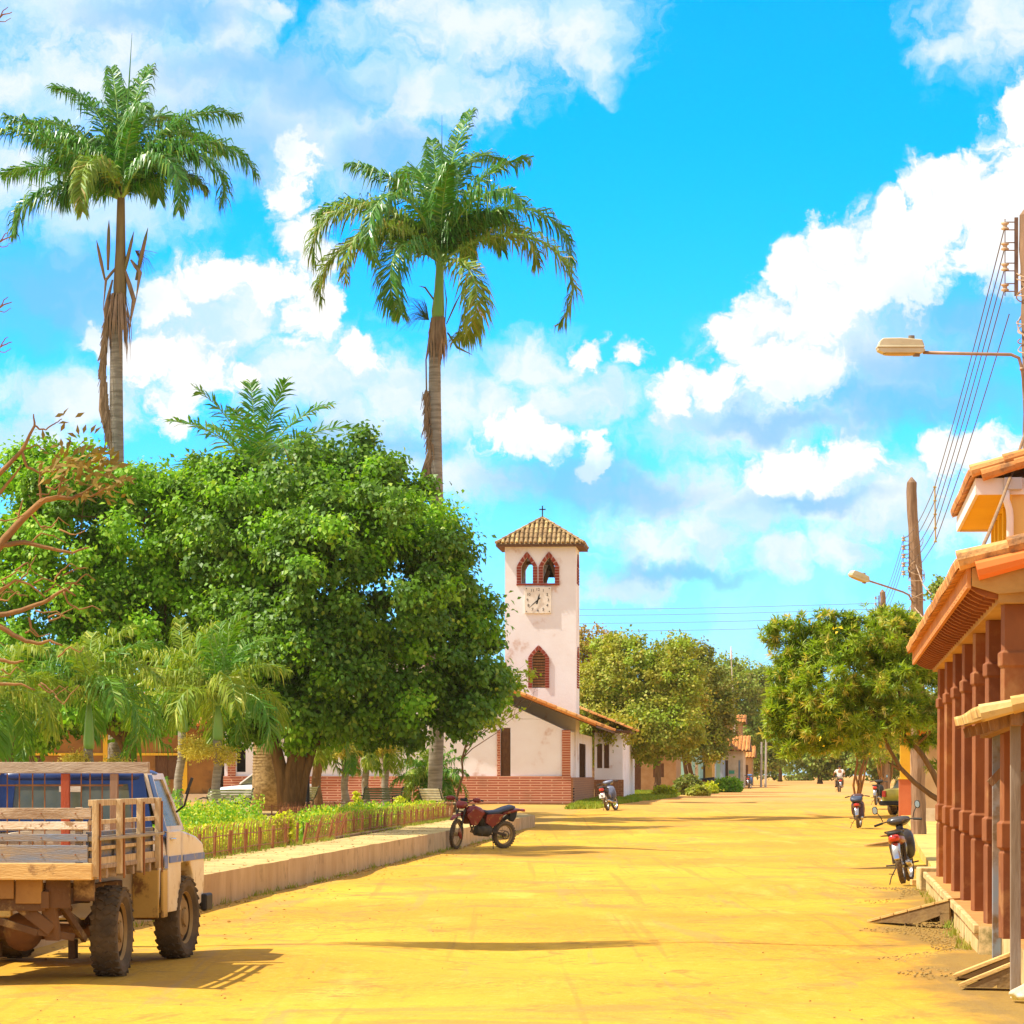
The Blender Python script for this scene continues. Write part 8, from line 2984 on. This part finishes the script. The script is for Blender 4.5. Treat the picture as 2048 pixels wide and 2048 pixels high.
def utility_pole(pts, rad, d, label, rack, loops=True, lamp=None, yb=None):
    P3 = [W(a, b, d) for a, b in pts]
    base = Vector((P3[0].x, d, P3[0].z))
    root = empty('utility_pole', base, 0, label, 'utility pole', 'rough wooden utility poles')
    m = MB()
    rs = random.Random(int(d))
    q, rr = [], []
    n = 40
    cum = [0]
    for i in range(len(P3) - 1):
        cum.append(cum[-1] + (P3[i + 1] - P3[i]).length)
    for i in range(n + 1):
        s = cum[-1] * i / n
        j = max(k for k in range(len(cum)) if cum[k] <= s + 1e-9)
        j = min(j, len(P3) - 2)
        t = (s - cum[j]) / max(1e-6, cum[j + 1] - cum[j])
        p = P3[j].lerp(P3[j + 1], t)
        q.append(p - base + Vector((rs.uniform(-.012, .012), rs.uniform(-.012, .012), 0)))
        rr.append(float(np.interp(s / cum[-1], np.linspace(0, 1, len(rad)), rad)) * (1 + 0.04 * math.sin(s * 3.7)))
    q.append(q[-1] + Vector((-0.01, 0, 0.14)))
    rr.append(rr[-1] * 0.15)
    m.tube(q, rr, 11)
    m.build('pole', m_pole, root)
    # insulator rack on the street side
    (rx, ry0, ry1, cnt) = rack
    top, bot = W(rx, ry0, d) - base, W(rx, ry1, d) - base
    k = MB()
    k.bar(top + Vector((0.16, 0, 0.12)), bot + Vector((0.16, 0, -0.12)), 0.05, 0.05)
    k.tube([top + Vector((0, 0, 0.1)), bot - Vector((0, 0, 0.12))], 0.008, 6)
    for i in range(cnt):
        p = top.lerp(bot, i / (cnt - 1))
        k.bar(p + Vector((0, 0, 0.055)), p + Vector((0.16, 0, 0.055)), 0.03, 0.012)
        k.bar(p - Vector((0, 0, 0.055)), p + Vector((0.16, 0, -0.055)), 0.03, 0.012)
    k.build('rack', mat('rusty_steel', (0.30, 0.19, 0.12), (0.2, 0.12, 0.08), 5, 0.6, metal=0.4), root)
    ins = []
    for i in range(cnt):
        p = top.lerp(bot, i / (cnt - 1))
        k = MB()
        k.lathe([(0, -0.05), (0.055, -0.05), (0.058, -0.03), (0.032, -0.012), (0.032, 0.012), (0.058, 0.03), (0.055, 0.05), (0, 0.05)], 14, None, p)
        k.build('insulator', m_ins, root, smooth=True, auto=40)
        ins.append(p + base)
    if loops:
        k = MB()
        for i in range(11):
            z0 = ry1 + rs.uniform(-60, 120)
            cp = None
            pts_ = []
            zc = (HY - z0) / F * d + H - base.z
            # find the pole centre at this height
            cx_ = min(q, key=lambda v: abs(v.z - zc))
            r_ = rad[0] * 1.08
            ph = rs.uniform(0, 6.28)
            t_ = rs.uniform(-0.5, 0.5)
            for s in range(13):
                a = ph + s / 12 * math.pi * 1.3
                pts_.append(Vector((cx_.x + math.cos(a) * r_, cx_.y + math.sin(a) * r_, zc + t_ * (s / 12 - 0.5) * 1.2 - 0.12 * math.sin(s / 12 * math.pi))))
            k.tube(pts_, 0.009, 5, cap=False)
        k.build('wire_coil', mat('pale_cable', (0.55, 0.38, 0.24), (0.4, 0.26, 0.15), 4, 0.6), root)
    return root, ins, base


P1, ins1, b1 = utility_pole([(2082, 1755), (2074, 1200), (2068, 900), (2066, 700), (2060, 540), (2058, 430)], [0.19, 0.185, 0.175, 0.17, 0.16, 0.14], 47, 'nearest thick wooden pole at the street edge carrying a long armed lamp', (2010, 452, 575, 4), True)
P2, ins2, b2 = utility_pole([(1837, 1678), (1836, 1400), (1835, 1230), (1830, 1100), (1823, 1010), (1824, 965)], [0.20, 0.185, 0.18, 0.17, 0.15, 0.13], 86, 'crooked wooden pole wrapped in cable behind the oleander tree', (1807, 1078, 1146, 5), True)
P3_, ins3, b3 = utility_pole([(1772, 1640), (1768, 1400), (1766, 1200), (1765, 1185)], [0.22, 0.20, 0.16, 0.13], 150, 'far wooden pole whose tip shows above the oleander tree', (1751, 1196, 1232, 4), False)


def street_lamp(label, foot, path, head, ang, d, scale=1.0, yaw=0.0):
    base = W(*foot, d)
    root = empty('street_lamp', base, 0, label, 'street lamp', 'street lamps bracketed to the wooden poles')
    m = MB()
    pts = [W(a, b, d + dd) - base for a, b, dd in path]
    m.tube(pts, 0.024, 10)
    for a in (0, 1):
        m.lathe([(0.035, -0.02), (0.035, 0.02)], 10, None, pts[a])
    m.build('arm', mat('weathered_arm_steel', (0.42, 0.27, 0.17), (0.32, 0.19, 0.11), 4, 0.6, metal=0.3), root, smooth=True)
    hp = W(head[0], head[1], d + head[2]) - base
    h = empty('lamp_head', hp, 0)
    h.parent = root
    h.rotation_euler = (0, ang, yaw)
    h.scale = (scale,) * 3
    k = MB()
    # case: long axis X, arm end at +X
    k.prism([(-0.30, 0.0), (0.33, 0.0), (0.34, 0.05), (0.31, 0.125), (0.0, 0.15), (-0.24, 0.145), (-0.285, 0.11), (-0.31, 0.04)], lambda u, v, q: (u, q, v), -0.11, 0.11)
    k.build('case', m_lampcase, h, bevel=0.02)
    k = MB()
    k.box((0.01, 0, 0.02), (0.67, 0.25, 0.025))
    k.prism([(-0.32, 0.005), (0.33, 0.005), (0.36, -0.03), (0.30, -0.065), (-0.24, -0.065), (-0.31, -0.03)], lambda u, v, q: (u, q, v), -0.115, 0.115)
    k.build('lens_frame', m_lampcase, h, bevel=0.008)
    k = MB()
    k.loft([((0, -0.09, -0.07), 0.20, 0.008), ((0, 0.0, -0.078), 0.24, 0.022), ((0, 0.09, -0.07), 0.20, 0.008)], 18, e=3)
    k.build('lens', mat('amber_lens', (0.60, 0.42, 0.14), (0.5, 0.34, 0.1), 3, 0.25), h, smooth=True)
    k = MB()
    k.lathe([(0.045, 0.14), (0.045, 0.19), (0.0, 0.195)], 14, None, (0.17, 0, 0))
    k.box((0.24, 0, -0.08), (0.09, 0.08, 0.05))
    k.build('photocell', mat('grey_photocell', (0.26, 0.20, 0.14), (0.2, 0.15, 0.1), 3, 0.6), h)


street_lamp('cream street lamp on a long arm reaching over the street from the nearest pole', (2050, 745), [(2052, 800, 0), (2044, 738, 0), (2038, 716, 0), (2022, 709, 0), (1940, 707.5, 0), (1846, 705, 0)], (1799, 698, 0), 0.0, 46.8, 1.0)
street_lamp('smaller cream street lamp on the crooked pole above the oleander tree', (1826, 1200), [(1827, 1208, 0), (1818, 1190, -0.1), (1806, 1184, -0.3), (1770, 1172, -0.7), (1736, 1161, -1.2)], (1717, 1155, -1.4), math.radians(16), 85.8, 0.86, 0.55)

# power lines between the racks, held apart by a spreader rod
spr_d = 62.0
spt, spb = W(1869.5, 974, spr_d), W(1871, 1083, spr_d)
m = MB()
m.tube([spt, spb], 0.015, 8)
for i in range(5):
    p = spt.lerp(spb, i / 4)
    m.tube([p - Vector((0.03, 0, 0)), p + Vector((0.03, 0, 0))], 0.02, 6)
tag(m.build('wire_spreader', mat('wooden_spreader', (0.60, 0.42, 0.18), (0.45, 0.28, 0.1), 5, 0.7)), 'upright spreader rod that holds the power lines apart between two poles', 'spreader')
src = ins1 + [ins1[-1] + Vector((0.06, 0, -0.38))]
names = ['topmost', 'second highest', 'middle', 'second lowest', 'lowest']
for i in range(5):
    a, b, c = src[i], spt.lerp(spb, i / 4), ins2[i]
    pts = []
    for k in range(12):
        t = k / 12
        p = a.lerp(b, t)
        p.z -= 0.10 * math.sin(math.pi * t)
        pts.append(p)
    for k in range(13):
        t = k / 12
        p = b.lerp(c, t)
        p.z -= 0.18 * math.sin(math.pi * t)
        pts.append(p)
    m = MB()
    m.tube(pts, 0.008, 5, cap=False)
    tag(m.build('power_line', m_wire), '%s of the five power lines passing the spreader rod between the two nearer poles' % names[i], 'power line', 'power lines between the poles')
for i in range(4):
    a, c = ins2[i], ins3[min(i, len(ins3) - 1)]
    pts = [a.lerp(c, k / 14) - Vector((0, 0, 0.55 * math.sin(math.pi * k / 14))) for k in range(15)]
    m = MB()
    m.tube(pts, 0.008, 5, cap=False)
    tag(m.build('power_line', m_wire), '%s of the four power lines running on to the far pole' % ['topmost', 'upper middle', 'lower middle', 'lowest'][i], 'power line', 'power lines between the poles')
for i, yy in enumerate((1208, 1220, 1236, 1252)):
    d = 180.0
    a, b = W(700, yy + 3, d + 4), W(1768, yy - 2, 150)
    pts = [a.lerp(b, k / 18) - Vector((0, 0, 0.25 * math.sin(math.pi * k / 18))) for k in range(19)]
    m = MB()
    m.tube(pts, 0.010, 5, cap=False)
    tag(m.build('power_line', m_wire), '%s of the thin wires crossing the sky right of the church tower' % ['topmost', 'second', 'third', 'lowest'][i], 'power line', 'thin wires crossing the far street')
# heavy cable coming down to the arcade roof
m = MB()
pts = [W(2075, 800, 47), W(2048, 872, 44), W(2030, 930, 41.5), W(2004, 1000, 38), W(1976, 1070, 35), W(1950, 1126, 32.6)]
m.tube(pts, 0.020, 8)
tag(m.build('guy_cable', mat('brown_cable', (0.36, 0.22, 0.10), (0.26, 0.14, 0.06), 4, 0.7)), 'thick brown cable slanting from the nearest pole down to the arcade roof', 'cable')
# cables dropping behind the roof from the crooked pole
for i, (a, b, c, lab) in enumerate((((1829, 1215), (1850, 1240), (1880, 1262), 'short cable drooping from the crooked pole towards the arcade roof'), ((1832, 1130), (1846, 1170), (1862, 1188), 'thin service cable hanging beside the crooked pole'))):
    m = MB()
    m.tube([W(*a, 85.8), W(*b, 80), W(*c, 74)], 0.014, 6)
    tag(m.build('service_cable', MATS['pale_cable']), lab, 'cable')


def mast():
    d = 262
    g = G(1475, d)
    root = empty('radio_mast', g, 0, 'thin pale radio mast rising above the far houses', 'mast')
    m = MB()
    top = W(1462, 1310, d) - g
    m.tube([Vector((0, 0, 0)), top * 0.5, top], [0.10, 0.07, 0.035], 8)
    m.build('mast_pole', mat('pale_mast', (0.55, 0.50, 0.42), (0.45, 0.4, 0.33), 3, 0.6), root)
    m = MB()
    m.tube([top * 0.97, top + Vector((0, 0, 0.7))], [0.09, 0.03], 8)
    m.build('antenna', m_white_cl, root)
    for z in (0.52, 0.45, 0.30):
        k = MB()
        p = top * z
        k.bar(p - Vector((0.5, 0, 0)), p + Vector((1.0, 0, 0.0)), 0.05, 0.05)
        k.build('cross_bar', m_pole, root)


mast()
for i, (px, d, top, lab) in enumerate(((1531, 255, 1478, 'pale post left of the pair at the far street edge'), (1522, 262, 1484, 'thin pale post behind the other at the far street edge'))):
    g = G(px, d)
    m = MB()
    h = (HY - top) / F * d + H - gz(d)
    m.tube([(g.x, g.y, gz(d) - 0.05), (g.x + 0.05, g.y, gz(d) + h)], [0.10, 0.07], 7)
    tag(m.build('fence_post', MATS['pale_mast']), lab, 'post', 'posts at the far street edge')

# timber ramps up to the arcade platform
m_ramp = mat('ramp_timber', (0.74, 0.50, 0.18), (0.60, 0.36, 0.11), 5, 0.85, bump=0.4, stretch=(1, 4, 4))
m_rampd = mat('ramp_side_timber', (0.32, 0.20, 0.07), (0.22, 0.13, 0.05), 5, 0.85, bump=0.4)


def ramp(tip, foot, wdt, h, label, planks=True, legs=True):
    """tip: low end on the road, foot: high end by the platform."""
    a, b = Vector(tip), Vector(foot)
    d = b - a
    L_ = d.length
    root = empty('wooden_ramp', a, math.atan2(d.y, d.x), label, 'ramp', 'wooden ramps up to the pavement')
    if planks:
        n = 6
        m = MB()
        for i in range(n):
            t0, t1 = i / n * L_, (i + 0.95) / n * L_
            z0, z1 = h * t0 / L_ + 0.012, h * t1 / L_ + 0.012
            m.bar(((t0), 0, z0), ((t1), 0, z1), wdt, 0.03, up=(0, 0, 1))
        m.build('deck', m_ramp, root, bevel=0.004)
    else:
        m = MB()
        m.bar((0, 0, 0.012), (L_, 0, h + 0.012), wdt, 0.03)
        m.build('deck', m_ramp, root, bevel=0.004)
    m = MB()
    for s in (-1, 1):
        y = s * (wdt / 2 - 0.03)
        m.prism([(0.02, 0.0), (L_ * 0.62, 0.0), (L_ * 0.95, h * 0.45), (L_, h * 0.45), (L_, h - 0.01), (0.05, 0.004)], lambda u, v, q, y=y: (u, y + q, v), -0.02, 0.02)
    m.build('side_board', m_rampd, root)
    if legs:
        m = MB()
        for s in (-1, 1):
            m.box((L_ - 0.06, s * (wdt / 2 - 0.04), h * 0.24), (0.12, 0.06, h * 0.48))
        m.build('foot_block', m_rampd, root)


ramp((4.22, 38.1, 0.01), (5.08, 37.5, 0.0), 0.50, 0.27, 'long plank ramp with dark side boards halfway along the arcade')
ramp((3.70, 27.6, 0.01), (4.16, 27.5, 0.0), 0.34, 0.19, 'plain board ramp between the blue post and the grey post', False, False)
ramp((3.59, 26.4, 0.01), (4.00, 26.3, 0.0), 0.30, 0.18, 'plain board ramp touching the grey canopy post', False, True)
ramp((8.45, 79, 0.01), (9.4, 78.8, 0.0), 0.5, 0.16, 'low wooden ramp behind the black moped', True, False)
ramp((10.1, 90.5, 0.02), (11.0, 90.3, 0.0), 0.5, 0.2, 'further low wooden ramp beside the tall pole foot', True, False)
m = MB()
m.box((6.30, 50.9, 0.045), (0.30, 0.16, 0.085), rotm('Z', 0.1))
tag(m.build('loose_block', m_ramp, bevel=0.008), 'loose pale brick lying at the platform end by the moped', 'brick')
m = MB()
m.box((6.35, 48.75, 0.17), (0.7, 0.5, 0.34))
tag(m.build('stone_step', MATS['stained_pale_concrete'], bevel=0.02), 'worn concrete step at the far end of the arcade pavement', 'step')


def plastic_bag():
    rs = np.random.RandomState(2)
    n, mm = 18, 28
    V, Fc = [], []
    for i in range(n + 1):
        t = i / n
        for k in range(mm):
            a = 2 * math.pi * k / mm
            r = 0.20 * math.sin(math.pi * min(0.97, t * 0.95 + 0.05)) ** 0.5 * (1 + 0.18 * math.sin(3 * a + t * 6) + 0.10 * math.sin(7 * a - t * 9)) * (1 - 0.55 * t)
            z = 0.13 * t ** 1.3 * (1 + 0.3 * math.sin(2 * a))
            V.append((r * math.cos(a) * 1.15, r * math.sin(a) * 0.8, max(0.002, z)))
    for i in range(n):
        for k in range(mm):
            a, b = i * mm + k, i * mm + (k + 1) % mm
            Fc.append((a, b, b + mm, a + mm))
    V.append((0, 0, 0.14))
    for k in range(mm):
        Fc.append((n * mm + k, n * mm + (k + 1) % mm, len(V) - 1))
    m = MB()
    m.add([(v[0] + 3.93, v[1] + 24.9, v[2]) for v in V], Fc)
    tag(m.build('plastic_bag', mat('white_plastic', (0.85, 0.74, 0.62), (0.8, 0.66, 0.45), 12, 0.4, trans=0.3, bump=0.6, bscale=18), smooth=True), 'crumpled white plastic bag on the road below the grey post', 'bag')
    m = MB()
    m.box((-2.05, 73.4, 0.015), (0.42, 0.14, 0.02), rotm('Z', 0.2))
    m.box((-1.85, 73.3, 0.03), (0.2, 0.1, 0.02), rotm('Z', -0.4))
    tag(m.build('litter', MATS['white_plastic']), 'scrap of pale litter in the gutter by the red motorcycle', 'litter')


plastic_bag()

# air: a faint warm dust haze over the whole street
m = bpy.data.materials.new('dust_haze')
m.use_nodes = True
nt = m.node_tree
nt.nodes.clear()
out = nd(nt, 'ShaderNodeOutputMaterial')
pv = nd(nt, 'ShaderNodeVolumePrincipled')
pv.inputs['Color'].default_value = (1.0, 0.86, 0.58, 1)
pv.inputs['Density'].default_value = 0.00009
nt.links.new(pv.outputs[0], out.inputs['Volume'])
hb = MB()
hb.box2((-1000, -80, -1.6), (1000, 5100, 40))
hz = hb.build('haze', m)
tag(hz, kind='stuff')


def weeds():
    rs = np.random.RandomState(31)
    P = []
    for c in range(90):
        y = rs.uniform(36, 104)
        cx_ = kx(y) + 0.04 + abs(rs.normal()) * 0.05
        for k in range(rs.randint(4, 16)):
            P.append((cx_ + rs.normal() * 0.04, y + rs.normal() * 0.14, -0.005))
    for c in range(150):
        y = rs.uniform(32, 98)
        cx_ = fence_x(y) + rs.uniform(-0.05, 0.22) ** 1
        for k in range(rs.randint(6, 26)):
            P.append((cx_ + rs.normal() * 0.05, y + rs.normal() * 0.16, 0.42))
    for c in range(40):
        y = rs.uniform(31, 50)
        cx_ = 5.66 + 0.0965 * (y - 44.7) - abs(rs.normal()) * 0.05
        for k in range(rs.randint(4, 14)):
            P.append((cx_ + rs.normal() * 0.03, y + rs.normal() * 0.1, 0.0))
    blades('weeds', P, 0.085, 0.009, mat('dry_green_weed', (0.20, 0.30, 0.03), (0.38, 0.34, 0.06), 1.5, 0.85, trans=0.3), 32, label='tufts of weeds and dry grass along the kerbs and the railing foot', kind='stuff', cat='weeds')
    # dead leaves blown about on the pavement and the road edge
    n = 900
    P, D = [], []
    for k in range(n):
        y = rs.uniform(30, 104)
        if rs.rand() < 0.55:
            P.append((kx(y) - rs.uniform(0.05, 1.4), y, 0.428))
        else:
            P.append((kx(y) + abs(rs.normal()) * 0.7 + 0.05, y, 0.012))
        D.append((rs.normal(), rs.normal(), 0.02))
    P, D = np.array(P), np.array(D)
    ln = rs.uniform(0.03, 0.07, n)
    V, Fq = leaf_quads(P, D, np.tile([0, 0, 1.0], (n, 1)) + rs.normal(size=(n, 3)) * 0.2, ln, ln * 0.3)
    tag(np_mesh('fallen_leaves', V, Fq, mat('dead_leaf', (0.30, 0.15, 0.04), (0.40, 0.24, 0.06), 5, 0.8)), 'dead leaves scattered over the pavement and along the kerb', 'leaves', kind='stuff')


weeds()
